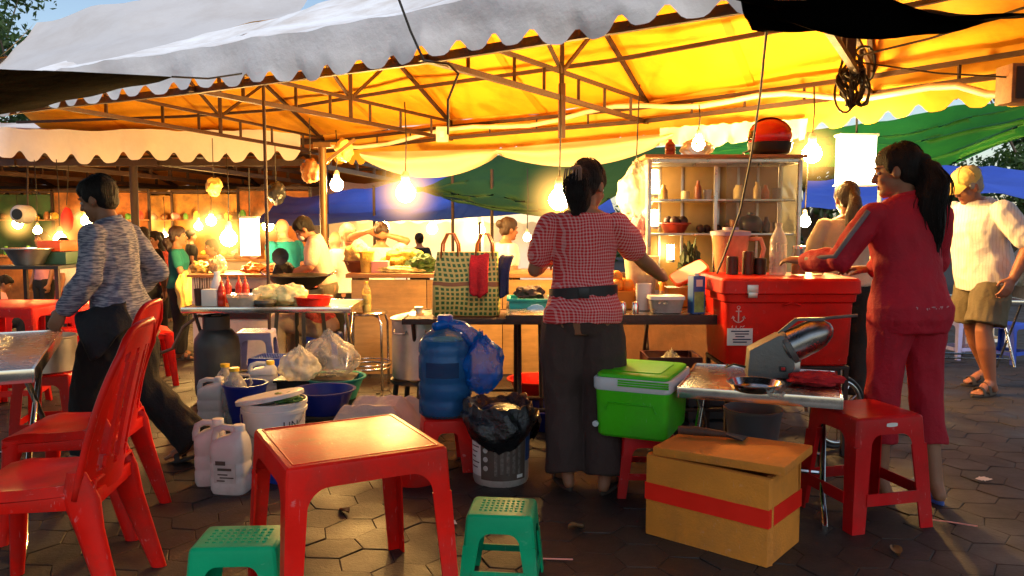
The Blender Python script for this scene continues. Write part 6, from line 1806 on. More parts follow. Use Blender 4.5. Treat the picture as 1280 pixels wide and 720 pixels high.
# on top of the cabinet
zt = ztop_ + .033
t = thing('helmet', 'red and black motorcycle helmet on top of the glass cabinet', 'helmet', (px(962, 5.5, 190), 5.5, zt + .0), R(60))
m = MB(); m.ell((0, 0, .125), (.125, .145, .125), nu=28, nv=18)
m.f = [f for f in m.f if min(m.v[i][2] for i in f) > .06]; sh_ = m.build('shell', mat('helmet_red', (.62, .02, .012), .2, 0, .08), t, solid=.012, smooth=180)
m = MB()
def stripe(u, v): 
    a = PI * (.08 + .84 * u); q = V((.128 * (v - .5) * .75 * math.sin(a) , .147 * math.cos(a), .125 + .128 * math.sin(a))); return q
m.sheet(stripe, 20, 6); m.build('black_stripe', m_black_pl, sh_, solid=.003, smooth=180)
m = MB(); m.lathe([(.09, .004), (.112, .012), (.122, .04), (.127, .075), (.13, .085)], n=32, sy=1.16, cap=False); m.build('lower_shell', m_black_pl, t, solid=.008, smooth=60)
m = MB(); m.sheet(lambda u, v: V((.131 * math.cos(PI * (.2 + .6 * u)), .15 * math.sin(PI * (.2 + .6 * u)) + .002, .1 + .075 * v)) * (1 - .1 * v) + V((0, 0, .012 * v)), 16, 4); m.build('visor', mat('dark_visor', (.02, .012, .01), .12), t, solid=.003, smooth=180)
m = MB(); m.tube([V((.1, .05, .05)), V((.12, .09, .0)), V((.11, .1, -.06))], .007, 6); m.tube([V((-.1, .05, .05)), V((-.04, .17, .02)), V((.05, .16, -.03))], .007, 6); m.build('chin_strap', m_black_pl, t, smooth=180)
bottle('dark red sauce bottle on the left end of the cabinet roof', (px(835, 5.5), 5.5, zt), .035, .11, mat('chili_sauce', (.22, .03, .01), .3), m_darkred)
crumple('plastic_bag', 'pale plastic bag of food on the cabinet roof next to the sauce bottle', 'plastic bag', (px(868, 5.5), 5.5, zt), (.11, .1, .07), m_whitebag, 41)

# ------------------------------------------------------------------ things on the work table
zw = TW + .004
def wx(p, Y=4.8): return px(p, Y, 370)
t = thing('cup_stack', 'stack of white foam cups on the work table', 'cups', (wx(806), 4.85, zw)); m = MB()
for k in range(4): m.lathe([(.04, .0 + k * .02), (.046, .1 + k * .02), (.048, .1 + k * .02), (.042, k * .02)], n=20, cap=(k == 0))
m.lathe([(.001, .002), (.04, .002)], n=20, cap=False); m.build('cups', m_paper, t, smooth=60)
t = thing('food_box', 'clear food container with a white lid and strips inside on the work table', 'container', (wx(833, 4.7), 4.72, zw)); m = MB(); rr_loft(m, [(0, .085, .06, 0, 0), (.08, .1, .075, 0, 0)], 32, .3); m.build('tub', m_clearpl, t); m = MB(); rr_loft(m, [(.08, .106, .08, 0, 0), (.1, .104, .078, 0, 0)], 32, .3); m.build('lid', m_white_pl, t); m = MB(); rr_loft(m, [(.006, .08, .056, 0, 0), (.05, .088, .064, 0, 0)], 32, .3); m.build('contents', mat('brown_food', (.15, .07, .03), .6, 0, .5, 30), t)
t = thing('milk_carton', 'tall blue and green drink carton on the work table by the ice chest', 'carton', (wx(871, 4.65), 4.66, zw), R(12)); m = MB(); m.box((0, 0, .11), (.075, .075, .22)); b_ = m.build('carton_body', mat('carton_blue', (.02, .12, .42), .4), t, bevel=.002); m = MB(); m.box((0, -.0385, .07), (.06, .002, .12)); m.build('green_panel', mat('carton_green', (.25, .42, .12), .5, 0, .4, 20), b_); m = MB(); m.box((0, -.0385, .18), (.04, .002, .04)); m.build('white_mark', m_paper, b_); m = MB(); m.lathe([(.001, .22), (.014, .22), (.014, .235), (.001, .237)], n=14); m.build('cap', m_white_pl, t)
t = thing('blender', 'blender with a big translucent jug and side handle behind the drink carton', 'blender', (px(913, 4.98), 5.0, zw)); m = MB(); rr_loft(m, [(0, .1, .1, 0, 0), (.02, .105, .105, 0, 0), (.13, .085, .085, 0, 0), (.16, .075, .075, 0, 0)], 32, .5); m.build('base', m_white_pl, t, smooth=50)
m = MB(); m.lathe([(.001, .16), (.075, .16), (.085, .18), (.115, .44), (.12, .455), (.108, .45), (.078, .185), (.001, .17)], n=32); m.build('jug', mat_clear('jug_plastic', (.9, .5, .28), .45, .2), t, smooth=50); m = MB(); m.tube([V((.1, -.04, .43)), V((.17, -.06, .43)), V((.19, -.065, .37)), V((.165, -.06, .25)), V((.09, -.04, .22))], .014, 8); m.build('handle', mat('jug_handle', (.7, .35, .2), .4), t, smooth=180); m = MB(); m.lathe([(.118, .45), (.124, .45), (.124, .475), (.05, .485), (.05, .5), (.001, .5)], n=32); m.build('lid', mat('jug_lid', (.35, .32, .45), .4), t)
t = thing('plastic_tub', 'tall pale plastic tub standing beside the gingham woman', 'tub', (px(803, 5.1), 5.15, zw)); m = MB(); m.lathe([(.001, 0), (.08, 0), (.11, .3), (.115, .3), (.115, .315), (.105, .315), (.076, .01), (.001, .01)], n=32); m.build('body', mat_clear('tub_milky', (.9, .85, .6), .5, .3), t, smooth=50); m = MB(); m.lathe([(.001, .02), (.075, .02), (.09, .2), (.001, .21)], n=24); m.build('contents', mat('pale_yellow', (.75, .62, .25), .6), t)
t = thing('juice_crate', 'orange plastic crate filled with oranges behind the foam cups', 'crate', (px(770, 5.0), 5.0, zw)); m = MB(); rr_loft(m, [(0, .12, .09, 0, 0), (.11, .14, .11, 0, 0)], 32, .25); m.build('body', mat('orange_pl', (.75, .22, .02), .4), t)
for i, (dx, dy, dz) in enumerate(((-.07, -.03, 0), (0, -.04, 0), (.07, -.03, 0), (-.03, .04, 0), (.05, .04, 0), (0, 0, .05))):
    m = MB(); m.ell((0, 0, 0), .042); o = m.build('orange_fruit', mat('orange_peel', (.75, .26, .02), .5, 0, .1, 20, .2, 90), smooth=180); o.location = (px(770, 5.0) + dx, 5.0 + dy, zw + .14 + dz); tag(o, 'ripe orange piled on the orange crate', 'orange', 'oranges on the crate')
t = thing('food_box', 'orange tub with a red and white lid propped open behind the drink carton', 'container', (px(852, 5.15), 5.1, zw)); m = MB(); rr_loft(m, [(0, .1, .08, 0, 0), (.12, .115, .09, 0, 0)], 32, .35); m.build('tub', mat('amber_tub', (.7, .32, .03), .4), t); m = MB(); rr_loft(m, [(0, .12, .09, 0, 0), (.02, .12, .09, 0, 0)], 32, .35); l_ = m.build('lid', m_orange_red, t); l_.location = (.04, 0, .2); l_.rotation_euler = (R(20), R(-28), 0); m = MB(); rr_loft(m, [(.0205, .11, .08, 0, 0), (.023, .11, .08, 0, 0)], 32, .35); m.build('lid_top', m_paper, l_)
for i, (p_, lb) in enumerate(((779, 'steel salt shaker on the front edge of the work table'), (795, 'second steel shaker beside the foam cups'))):
    lathed('shaker', lb, 'shaker', (wx(p_, 4.6), 4.62, zw), [(.001, 0), (.02, 0), (.022, .05), (.016, .07), (.001, .075)], m_chrome, n=16)
m = MB(); m.ell((0, 0, 0), 1, nu=20, nv=12)
crumple('plastic_bag', 'bulging white bag hung high left of the glass cabinet', 'plastic bag', (px(793, 5.6), 5.6, 1.36), (.13, .11, .2), m_whitebag, 51, amp=.3, flat=False)
m = MB(); m.tube([V((px(793, 5.6), 5.6, 1.64)), V((px(797, 5.6), 5.62, 2.25))], .005, 6); tag(m.build('rope', m_rope), 'cord that holds the bulging white bag', 'rope')
crumple('cloth', 'pink cloth bundle below the bulging white bag', 'cloth', (px(797, 5.5), 5.5, 1.2), (.06, .05, .09), c_pink, 55, flat=False, parent=None)
crumple('plant_leaves', 'spiky dark pineapple top behind the orange tub', 'pineapple top', (px(862, 5.3), 5.3, zw), (.08, .08, .22), mat('spiky_leaf', (.03, .06, .02), .6), 57, amp=.6, freq=4)
crumple('vegetables', 'dark bunch of herbs on the table right of the measuring jug', 'vegetables', (px(945, 5.1), 5.1, zw), (.09, .08, .17), mat('herbs', (.02, .03, .012), .7, 0, .5, 20), 59, amp=.55)
# ------------------------------------------------------------------ the folding table with the wok (left)
p0, p1 = P(228, 391, .7), P(438, 386, .7)
Yf = 5.6; xl, xr = px(228, Yf, 390), px(436, Yf, 390)
folding_table('scratched metal folding table with sauces, bags and the wok', ((xl + xr) / 2, Yf + .3, 0), R(1), xr - xl, .6, .7, mat('brass_top', (.4, .27, .12), .4, .4, .2, 8, dirt=.4), m_chrome, thick=.035)
zf = .702
def fx(p, Y=5.75): return px(p, Y, 370)
for i, (p_, Y, lb) in enumerate(((277, 5.7, 'red chilli sauce bottle at the front of the sauce group'), (285, 5.95, 'red sauce bottle just right of the white sauce carton'), (299, 6.0, 'middle red sauce bottle of the back row'), (307, 5.95, 'rightmost red sauce bottle of the back row'))):
    bottle(lb, (fx(p_, Y), Y, zf), .028, .18, mat('chilli_red', (.55, .03, .01), .3), mat('bottle_tip', (.75, .12, .02), .4), 'sauce bottles on the folding table', tip=True)
t = thing('plastic_jug', 'white plastic sauce jug behind the red bottles', 'jug', (fx(272, 6.05), 6.05, zf)); m = MB(); m.lathe([(.001, 0), (.045, 0), (.048, .12), (.03, .17), (.02, .2), (.001, .2)], n=20); m.build('body', m_milky, t); m = MB(); m.lathe([(.001, .2), (.024, .2), (.024, .225), (.001, .225)], n=16); m.build('cap', m_white_pl, t)
m = MB(); m.box((0, 0, .06), (.11, .09, .12)); o = m.build('carton', m_paper, bevel=.003); o.location = (fx(266), 5.72, zf); tag(o, 'white carton between the dark cups and the chilli bottle', 'carton')
for i, (p_, lb) in enumerate(((247, 'dark cup holding chopsticks at the left end of the folding table'), (256, 'second dark cup beside the chopstick cup'))):
    t = thing('cup', lb, 'cup', (fx(p_), 5.78, zf)); m = MB(); m.lathe([(.001, 0), (.03, 0), (.036, .12), (.033, .12), (.028, .005), (.001, .005)], n=18); m.build('body', mat('dark_cup', (.05, .015, .01), .4), t); m = MB()
    for k in range(5): m.tube([V((.005 * k - .01, .004 * k - .01, .01)), V((.014 * k - .028, .012 * (k % 3) - .01, .2))], .003, 5)
    m.build('chopsticks', m_wood_dark, t)
t = thing('food_box', 'clear tub of noodles on the folding table', 'container', (fx(305, 5.68), 5.68, zf)); m = MB(); rr_loft(m, [(0, .09, .07, 0, 0), (.09, .11, .085, 0, 0)], 32, .3); m.build('tub', m_clearpl, t); m = MB(); rr_loft(m, [(.006, .085, .064, 0, 0), (.07, .1, .077, 0, 0)], 32, .3); m.build('contents', mat('noodle3', (.7, .5, .22), .6, 0, .3, 40, .5, 60), t)
crumple('plastic_bag', 'yellowish carrier bag heaped on the folding table', 'plastic bag', (fx(338, 5.8), 5.82, zf), (.15, .11, .085), mat('yellow_bag_film', (.75, .62, .25), .4, 0, .12, 6, .5, 20), 61)
crumple('plastic_bag', 'second yellowish bag slumped toward the red basin', 'plastic bag', (fx(362, 5.75), 5.78, zf), (.13, .09, .09), MATS['yellow_bag_film'], 63)
lathed('lidded_bowl', 'dark grey shallow bowl in front of the yellowish bags', 'bowl', (fx(331, 5.66), 5.66, zf), [(.001, 0), (.05, 0), (.08, .03), (.078, .05), (.001, .055)], mat('dark_grey', (.06, .06, .055), .4))
basin('flat red basin at the right end of the folding table', (fx(390, 5.75), 5.78, zf), .13, .065, m_red, base=.9)
# wok on a stand behind
p = px(372, 6.7), 6.75
t = thing('wok_burner', 'black iron burner stand under the wok', 'stand', (p[0], p[1], 0)); m = MB(); m.lathe([(.16, .62), (.2, .62), (.2, .74), (.16, .74), (.16, .62)], n=24, cap=False); m.build('ring', m_black_pl, t)
for k in range(4):
    m = MB(); a = k * PI / 2 + .4; m.bar((.18 * math.cos(a), .18 * math.sin(a), .63), (.24 * math.cos(a), .24 * math.sin(a), 0), .03); m.build('leg', m_black_pl, t)
t = thing('wok', 'large black wok with two loop handles in front of the masked cook', 'wok', (p[0], p[1], .72), R(10)); m = MB(); m.lathe([(.001, 0), (.08, .01), (.18, .06), (.25, .13), (.262, .132), (.262, .138), (.245, .135), (.17, .07), (.07, .02), (.001, .012)], n=36); m.build('pan', m_black_pl, t, smooth=60)
for s_ in (-1, 1):
    m = MB(); m.tube([V((s_ * .24, -.05, .13)), V((s_ * .3, -.045, .16)), V((s_ * .3, .045, .16)), V((s_ * .24, .05, .13))], .009, 8); m.build('handle', m_chrome, t, smooth=180)
lathed('pot_lid', 'dark round pan lid standing upright behind the wok', 'lid', (px(352, 7.0, 350), 7.0, 1.0), [(.001, 0), (.035, .01), (.07, .025), (.075, .025), (.07, .018), (.001, -.004)], m_black_pl, M=Matrix.Rotation(R(80), 4, 'X'))
# white service counter under the bright lamps
Yv = 7.9; xl, xr = px(240, Yv), px(345, Yv)
t = thing('stall_counter', 'white fronted far counter under the bright lamp panel', 'counter', ((xl + xr) / 2, Yv, gz(Yv))); w_ = xr - xl; hh = .95
m = MB(); m.box((0, 0, hh / 2), (w_, .03, hh - .02)); m.build('front_panel', mat('counter_white', (.62, .56, .46), .5, 0, .1, 4, dirt=.35), t); m = MB(); m.box((.02, .3, hh + .01), (w_ + .1, .7, .03)); m.build('counter_top', m_wood, t, bevel=.004); m = MB(); m.box((.14, -.02, hh * .72), (.45, .02, .3)); m.build('dark_opening', m_black_pl, t)
def hz_(p, Y): return px(p, Y, 330)
for i, (p_, c_, r_, nm, lb) in enumerate(((250, (.7, .5, .12), (.1, .09, .07), 'noodles', 'golden fried noodles on the far counter near the teal T-shirt'), (272, (.75, .6, .3), (.09, .08, .1), 'plastic_bag', 'pale bag of buns on the far counter'), (318, (.5, .15, .03), (.13, .09, .06), 'meat', 'reddish roast meat laid along the far counter under the lamp panel'), (340, (.45, .12, .03), (.1, .08, .05), 'meat', 'second pile of roast meat at the right end of the far counter'))):
    crumple(nm, lb, 'food', (hz_(p_, 8.1), 8.1, gz(Yv) + hh + .026), r_, mat('food_%d' % i, c_, .5, 0, .4, 25, .4, 40), 70 + i, amp=.4)
# lilac stool and blue stool under the folding table
moulded_stand('plastic_stool', 'lilac plastic stool under the folding table', 'stool', (px(318, 6.3, 420), 6.35, 0), R(8), .44, .27, .34, m_lilac_pl, band=.06, lw=(.05, .042), rad=.05, chamfer=.016, rail=(.1, .14))
moulded_stand('plastic_stool', 'low blue plastic stool in front of the lilac one', 'stool', (px(336, 5.9, 440), 5.95, 0), R(-8), .3, .25, .29, m_blue_pl, band=.06, lw=(.05, .042), rad=.04, chamfer=.014)
moulded_stand('plastic_stool', 'plain stool carrying the seated person in khaki trousers', 'stool', (STOOL_B[0], STOOL_B[1], gz(STOOL_B[1])), 0, .33, .27, .32, m_blue_pl, band=.05, lw=(.05, .042), rad=.04, chamfer=.014)
moulded_stand('plastic_stool', 'low stool under the child at the left edge', 'stool', (STOOL_A[0], STOOL_A[1], gz(STOOL_A[1])), 0, .27, .25, .3, m_red, band=.05, lw=(.05, .042), rad=.04, chamfer=.014)
# ------------------------------------------------------------------ left background stalls
Yl = 7.6
t = thing('cook_stand', 'black iron stand with the wide metal basin at the left', 'stand', (px(45, Yl, 350), Yl, gz(Yl))); zz = 1.0
m = MB(); m.box((0.05, 0, zz), (.62, .5, .03)); m.build('shelf', m_black_pl, t); 
for sx in (-1, 1):
    for sy in (-1, 1): m = MB(); m.bar((.05 + sx * .28, sy * .22, 0), (.05 + sx * .28, sy * .22, zz), .035); m.build('leg', m_steel_beam, t)
basin('wide grey metal basin on the black stand at the left', (px(37, Yl, 340), Yl, gz(Yl) + zz + .016), .21, .16, m_alu, base=.6)
m = MB(); m.box((0, 0, .05), (.22, .3, .1)); o = m.build('crate', m_orange_red, bevel=.008); o.location = (px(73, 7.8, 335), 7.8, gz(Yl) + zz + .14); tag(o, 'orange red crate lid on the dark box beside the metal basin', 'crate')
m = MB(); m.box((0, 0, .06), (.3, .3, .12)); o = m.build('crate', mat('darkgreen_crate', (.02, .06, .03), .5), bevel=.01); o.location = (px(75, 7.8, 345), 7.8, gz(Yl) + zz + .016); tag(o, 'dark green box under the orange red crate', 'crate')
for i, (p_, Y, w_, h_, lb) in enumerate(((18, 6.3, .7, .66, 'red plastic dining table nearest to the steel table at the left'), (72, 7.2, .6, .6, 'red plastic dining table below the metal basin stand'), (112, 8.6, .6, .6, 'red plastic dining table half hidden by the striding person'))):
    moulded_stand('plastic_table', lb, 'table', (px(p_, Y, 390), Y, gz(Y)), R(6 * i), h_, w_, w_ + .05, m_red, band=.07, lw=(.06, .05), rad=.06, top='rim', topname='tabletop', group='red dining tables on the left')
for i, (p_, Y, rz_, lb) in enumerate(((20, 5.6, 15, 'red stool beside the pot at the left edge'), (100, 6.6, 40, 'red stool in the aisle behind the striding person'))):
    moulded_stand('plastic_stool', lb, 'stool', (px(p_, Y, 430), Y, gz(Y)), R(rz_), .43, .28, .34, m_red, band=.06, lw=(.055, .045), rad=.045, rail=(.1, .14), chamfer=.016)
dup(ch[0], (px(176, 6.4, 420), 6.4, 0), R(-60), 'red plastic chair half hidden behind the striding person')
# speaker and red lantern hung from the far tent
c_ = at(35, 268, 11.4)
t = thing('flood_lamp', 'white round faced lamp hanging at the left of the far tent', 'lamp', c_); m = MB(); m.lathe([(.001, 0), (.12, 0), (.13, .02), (.13, .2), (.1, .24), (.001, .25)], n=24, M=Matrix.Rotation(R(90), 4, 'X')); m.build('housing', m_white_pl, t, smooth=50); m = MB(); m.lathe([(.001, .252), (.075, .252), (.075, .256), (.001, .256)], n=24, M=Matrix.Rotation(R(90), 4, 'X')); m.build('face', m_black_pl, t); m = MB(); m.tube([V((0, 0, .1)), V((0, .05, .75))], .012, 6); m.build('hanger', m_steel_beam, t)
c_ = at(84, 275, 11)
crumple('lantern', 'red paper lantern hanging in the far tent beside the bulb', 'lantern', c_ - V((0, 0, .12)), (.08, .07, .17), mat('red_paper', (.7, .03, .02), .7), 81, amp=.12, flat=False)
m = MB(); m.tube([c_ + V((0, 0, .2)), c_ + V((0, .1, .75))], .006, 5); tag(m.build('rope', m_rope), 'string of the red paper lantern', 'rope')
# bags hanging from the pole top
for i, (p_, py_, Y, s_, lb, mm) in enumerate(((267, 232, 8.6, .085, 'yellow translucent bag hanging from the far tent frame', mat('yellow_bag_solid', (.8, .6, .15), .4, 0, .1, 5, .3)), (345, 240, 8.3, .1, 'dark helmet shaped bundle hanging beside the pole', m_black_pl), (388, 212, 8.0, .1, 'brown bundle tied to the top of the ochre pole', mat('brown_bundle', (.2, .08, .02), .7)), (430, 186, 7.8, .09, 'yellow bundled sheet on the bracket of the ochre pole', MATS['yellow_bag_solid']), (232, 375, 8.9, .1, 'pale yellow carrier bag held by the girl in teal', MATS['yellow_bag_solid']))):
    c_ = at(p_, py_, Y)
    o = crumple('hanging_bag', lb, 'bag', c_ - V((0, 0, s_)), (s_, s_ * .8, s_ * (1.2 if i != 4 else 2.4)), mm, 90 + i, amp=.3, flat=False)
    if i in (0, 1, 2):
        m = MB(); m.tube([c_ + V((0, 0, s_ * .6)), c_ + V((0, 0, .5))], .005, 5); tag(m.build('rope', m_rope), ['string of the yellow translucent hanging bag', 'string of the dark hanging bundle', 'string of the brown bundle on the pole'][i], 'rope')
# thin dark pole in front of the lamp panel
a = at(319, 100, 6.2); 
t = thing('tent_pole', 'thin dark pole standing behind the folding table in front of the lamp panel', 'pole', (a.x, 6.4, 0)); m = MB(); m.tube([V((0, 0, 0)), V((0, 0, 2.42))], .014, 8); m.build('post', m_steel_beam, t); m = MB(); m.lathe([(.001, 0), (.05, 0), (.05, .008), (.001, .012)], n=16); m.build('base_plate', m_steel_beam, t)
for i, (p_, Y, zt_, lb) in enumerate(((566, 10.2, 2.0, 'thin dark pole under the green tarpaulin left of the woven bag'), (615, 9.9, 1.95, 'thin dark pole under the green tarpaulin behind the woman with the bun'), (468, 11, 1.8, 'thin dark pole under the blue tarpaulin by the arm raising woman'), (1098, 6.9, 1.75, 'thin steel pole just left of the crimson woman head'))):
    t = thing('tent_pole', lb, 'pole', (px(p_, Y, 290), Y, gz(Y))); m = MB(); m.tube([V((0, 0, 0)), V((0, 0, zt_ - gz(Y)))], .02, 8); m.build('post', m_alu if i == 3 else m_steel_beam, t); m = MB(); m.lathe([(.001, 0), (.07, 0), (.07, .01), (.001, .014)], n=16); m.build('base_plate', m_steel_beam, t)
# right background: stools and a parked bicycle wheel beyond the man
for i, (p_, Y, rz_, mm, lb) in enumerate(((1200, 9.3, 10, m_lilac_pl, 'pale stool beyond the legs of the man in the cap'), (1258, 9.0, 30, m_blue_pl, 'blue stool at the right edge beyond the man in the cap'), (1232, 10, 0, m_white_pl, 'white stool between the pale and the blue stool'))):
    moulded_stand('plastic_stool', lb, 'stool', (px(p_, Y, 440), Y, gz(Y)), R(rz_), .45, .3, .36, mm, band=.06, lw=(.055, .045), rad=.045, rail=(.1, .14), chamfer=.016)
folding_table('dark far table behind the man in the cap', (px(1180, 8.2, 370), 8.3, gz(8.3)), R(-8), 1.5, .6, .78, m_wood_dark, m_chrome)
t = thing('plastic_bag', 'white plastic bag carried at the right edge beside the man in the cap', 'bag', (0, 0, 0)); COL.objects.unlink(t); bpy.data.objects.remove(t)
crumple('plastic_bag', 'white plastic bag at the right edge beside the man in the cap', 'plastic bag', (px(1277, 6.0, 330), 6.0, .86), (.1, .1, .15), m_whitebag, 95, flat=False, amp=.3)
# pale far tents lit in the distance (behind the counter)
m_glowtent = mat_tarp('pale_far_tent', (.95, .9, .8), (.95, .85, .65), dirt=.1, trans=.4)
for i, (p_, Y, w_, lb) in enumerate(((500, 15.5, 3.2, 'pale far tent beyond the arm raising woman'), (655, 16.5, 3.0, 'pale far tent beyond the woman with the bun'), (370, 17, 2.4, 'pale far tent beyond the masked cook'))):
    cx_ = px(p_, Y, 290)
    t = thing('canopy_tent', lb, 'tent', (cx_, Y, gz(Y)), 0, 'pale far tents')
    m = MB(); m.sheet(lambda u, v: V(((u - .5) * w_, 1.6 * v, 1.9 + .55 * v - .06 * math.sin(u * PI * 3) ** 2 + .03 * noise.noise(V((u * 5, v * 5, i))))), 20, 8); m.build('roof_canvas', m_glowtent, t, orient=(0, -1, 1), smooth=180)
    m = MB(); m.sheet(lambda u, v: V(((u - .5) * w_, -.01 + .03 * math.sin(u * 30), 1.9 - .35 * v + .05 * (1 + math.cos(u * 2 * PI * 9)) / 2 * v)), 60, 4); m.build('valance', m_glowtent, t, orient=(0, -1, 0), smooth=180)
    m = MB(); m.sheet(lambda u, v: V(((u - .5) * w_, .45 + .05 * math.sin(u * 22), 1.6 * v)), 30, 4); m.build('back_wall', m_glowtent, t, orient=(0, -1, 0), smooth=180)
    for sx in (-1, 1): m = MB(); m.tube([V((sx * w_ * .48, .02, 0)), V((sx * w_ * .48, .02, 1.88))], .03, 8); m.build('pole', m_steel_beam, t)

# ------------------------------------------------------------------ lamps
def mat_bloom(rad):  # emission-only volume that imitates lens bloom round a bulb
    k = 'added_bloom_%.3f' % rad
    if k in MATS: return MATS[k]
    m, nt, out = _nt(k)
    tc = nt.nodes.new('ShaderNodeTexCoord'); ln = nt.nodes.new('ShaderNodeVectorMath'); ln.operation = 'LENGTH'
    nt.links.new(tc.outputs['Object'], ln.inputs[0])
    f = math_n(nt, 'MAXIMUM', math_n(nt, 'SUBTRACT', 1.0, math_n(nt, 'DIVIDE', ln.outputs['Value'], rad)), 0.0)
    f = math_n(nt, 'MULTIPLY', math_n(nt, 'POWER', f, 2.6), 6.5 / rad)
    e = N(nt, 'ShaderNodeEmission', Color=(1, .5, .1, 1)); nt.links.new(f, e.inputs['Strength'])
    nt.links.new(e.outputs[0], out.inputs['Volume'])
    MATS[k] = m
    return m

def bulb(label, px_, py_, Y, r=.05, up=.5, far=False):
    c = at(px_, py_, Y)
    t = thing('light_bulb', label, 'lamp', c, 0, 'bare bulbs hanging in the market')
    m = MB(); m.lathe([(.001, -r), (r * .38, -r * .92), (r * .72, -r * .7), (r * .93, -r * .36), (r, .0), (r * .93, r * .36), (r * .74, r * .68), (r * .48, r * .95), (r * .36, r * 1.2), (.001, r * 1.22)], n=16); m.build('glass', m_bulb_far if far else m_bulb, t, smooth=180)
    m = MB(); m.lathe([(r * .42, r * 1.3), (r * .42, r * 1.4), (r * .4, r * 1.9), (r * .2, r * 2.2), (.001, r * 2.2)], n=12); m.build('socket', m_pvc, t)
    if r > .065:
        m = MB(); m.ell((0, 0, 0), r * 4.4, nu=20, nv=12); m.build('added_bloom', mat_bloom(r * 4.4), t, smooth=180)  # glowing sphere added as the bulb's bloom, not real haze in the air
    m = MB(); m.tube([V((0, 0, r * 2.1)), V((.01, 0, r * 2.1 + up * .5)), V((0, 0, r * 2.1 + up))], .006, 5); m.build('cord', m_cable, t, smooth=180)
    return t
bulb('bare glowing bulb left of centre in front of the blue tarpaulin', 507, 241, 7.0, .085, .6)
bulb('bare glowing bulb beside the gingham woman head', 699, 250, 5.4, .07, .75)
bulb('bare glowing bulb between the cabinet and the lit lamp panel', 1015, 192, 6.1, .07, .35)
bulb('bare glowing bulb left of the lit panel over the far counter', 286, 298, 8.3, .082, .7)
bulb('bare glowing bulb behind the striding person', 75, 299, 9.6, .07, .8, True)
bulb('smaller glowing bulb left of the one behind the striding person', 47, 288, 10.4, .05, .8, True)
bulb('bare glowing bulb just right of the ochre pole top', 421, 231, 8.0, .065, .4)
bulb('bare glowing bulb near the gathered sheet over the cabinet', 873, 180, 6.6, .055, .2)
bulb('small glowing bulb seen low beside the cabinet edge', 1006, 277, 6.2, .042, .6)
bulb('small far bulb beyond the gingham woman left elbow', 659, 297, 9.2, .045, .7, True)
bulb('far bulb glowing under the orange canopy left of the teal girl', 206, 296, 15, .07, .6, True)
bulb('far bulb glowing deep in the left tents', 140, 285, 16, .08, .6, True)
bulb('far bulb glowing right of the teal girl', 248, 283, 14, .07, .7, True)
# lit lamp panel over the far counter
def panel(label, x0, y0, x1, y1, Y, mt):
    a, b = at(x0, y0, Y), at(x1, y1, Y); c = (a + b) / 2; w_, h_ = abs(b.x - a.x), abs(a.z - b.z)
    t = thing('lamp_panel', label, 'lamp', c, 0)
    m = MB(); rr_loft(m, [(-h_ / 2, w_ / 2, .05, 0, 0), (h_ / 2, w_ / 2, .05, 0, 0)], 32, .35); m.build('diffuser', mt, t, smooth=60)
    m = MB(); m.box((0, 0, h_ / 2 + .01), (w_ * 1.03, .12, .02)); m.build('frame', m_white_pl, t, bevel=.002); m = MB(); m.box((0, 0, -h_ / 2 - .006), (w_ * 1.03, .12, .012)); m.build('frame', m_white_pl, t, bevel=.002)
    m = MB(); m.tube([V((0, 0, h_ / 2 + .02)), V((0, .02, h_ / 2 + .5))], .008, 6); m.build('hanger', m_cable, t)
panel('glowing white lamp panel hanging over the far counter', 301, 273, 324, 319, 8.0, m_panelglow)
panel('large glowing white lamp panel above the ponytailed girl', 1047, 171, 1092, 231, 6.4, m_panelglow)
# upright tube lamps in the glass cabinet
for i, (p_, y0, y1, Y, lb) in enumerate(((818, 212, 244, 5.55, 'short glowing tube lamp at the top left inside the cabinet'), (818, 262, 284, 5.55, 'short glowing tube lamp on the middle left of the cabinet'), (838, 306, 326, 5.6, 'short glowing tube lamp below the cabinet shelf'))):
    a, b = at(p_, y0, Y), at(p_, y1, Y)
    t = thing('tube_lamp', lb, 'lamp', b, 0, 'tube lamps of the glass cabinet'); h_ = a.z - b.z
    m = MB(); m.tube([V((0, 0, .01)), V((0, 0, h_))], .026, 12); m.build('tube', m_tubeglow, t, smooth=60); m = MB(); m.lathe([(.001, -.01), (.03, -.01), (.03, .01), (.001, .01)], n=14); m.build('base', m_white_pl, t)
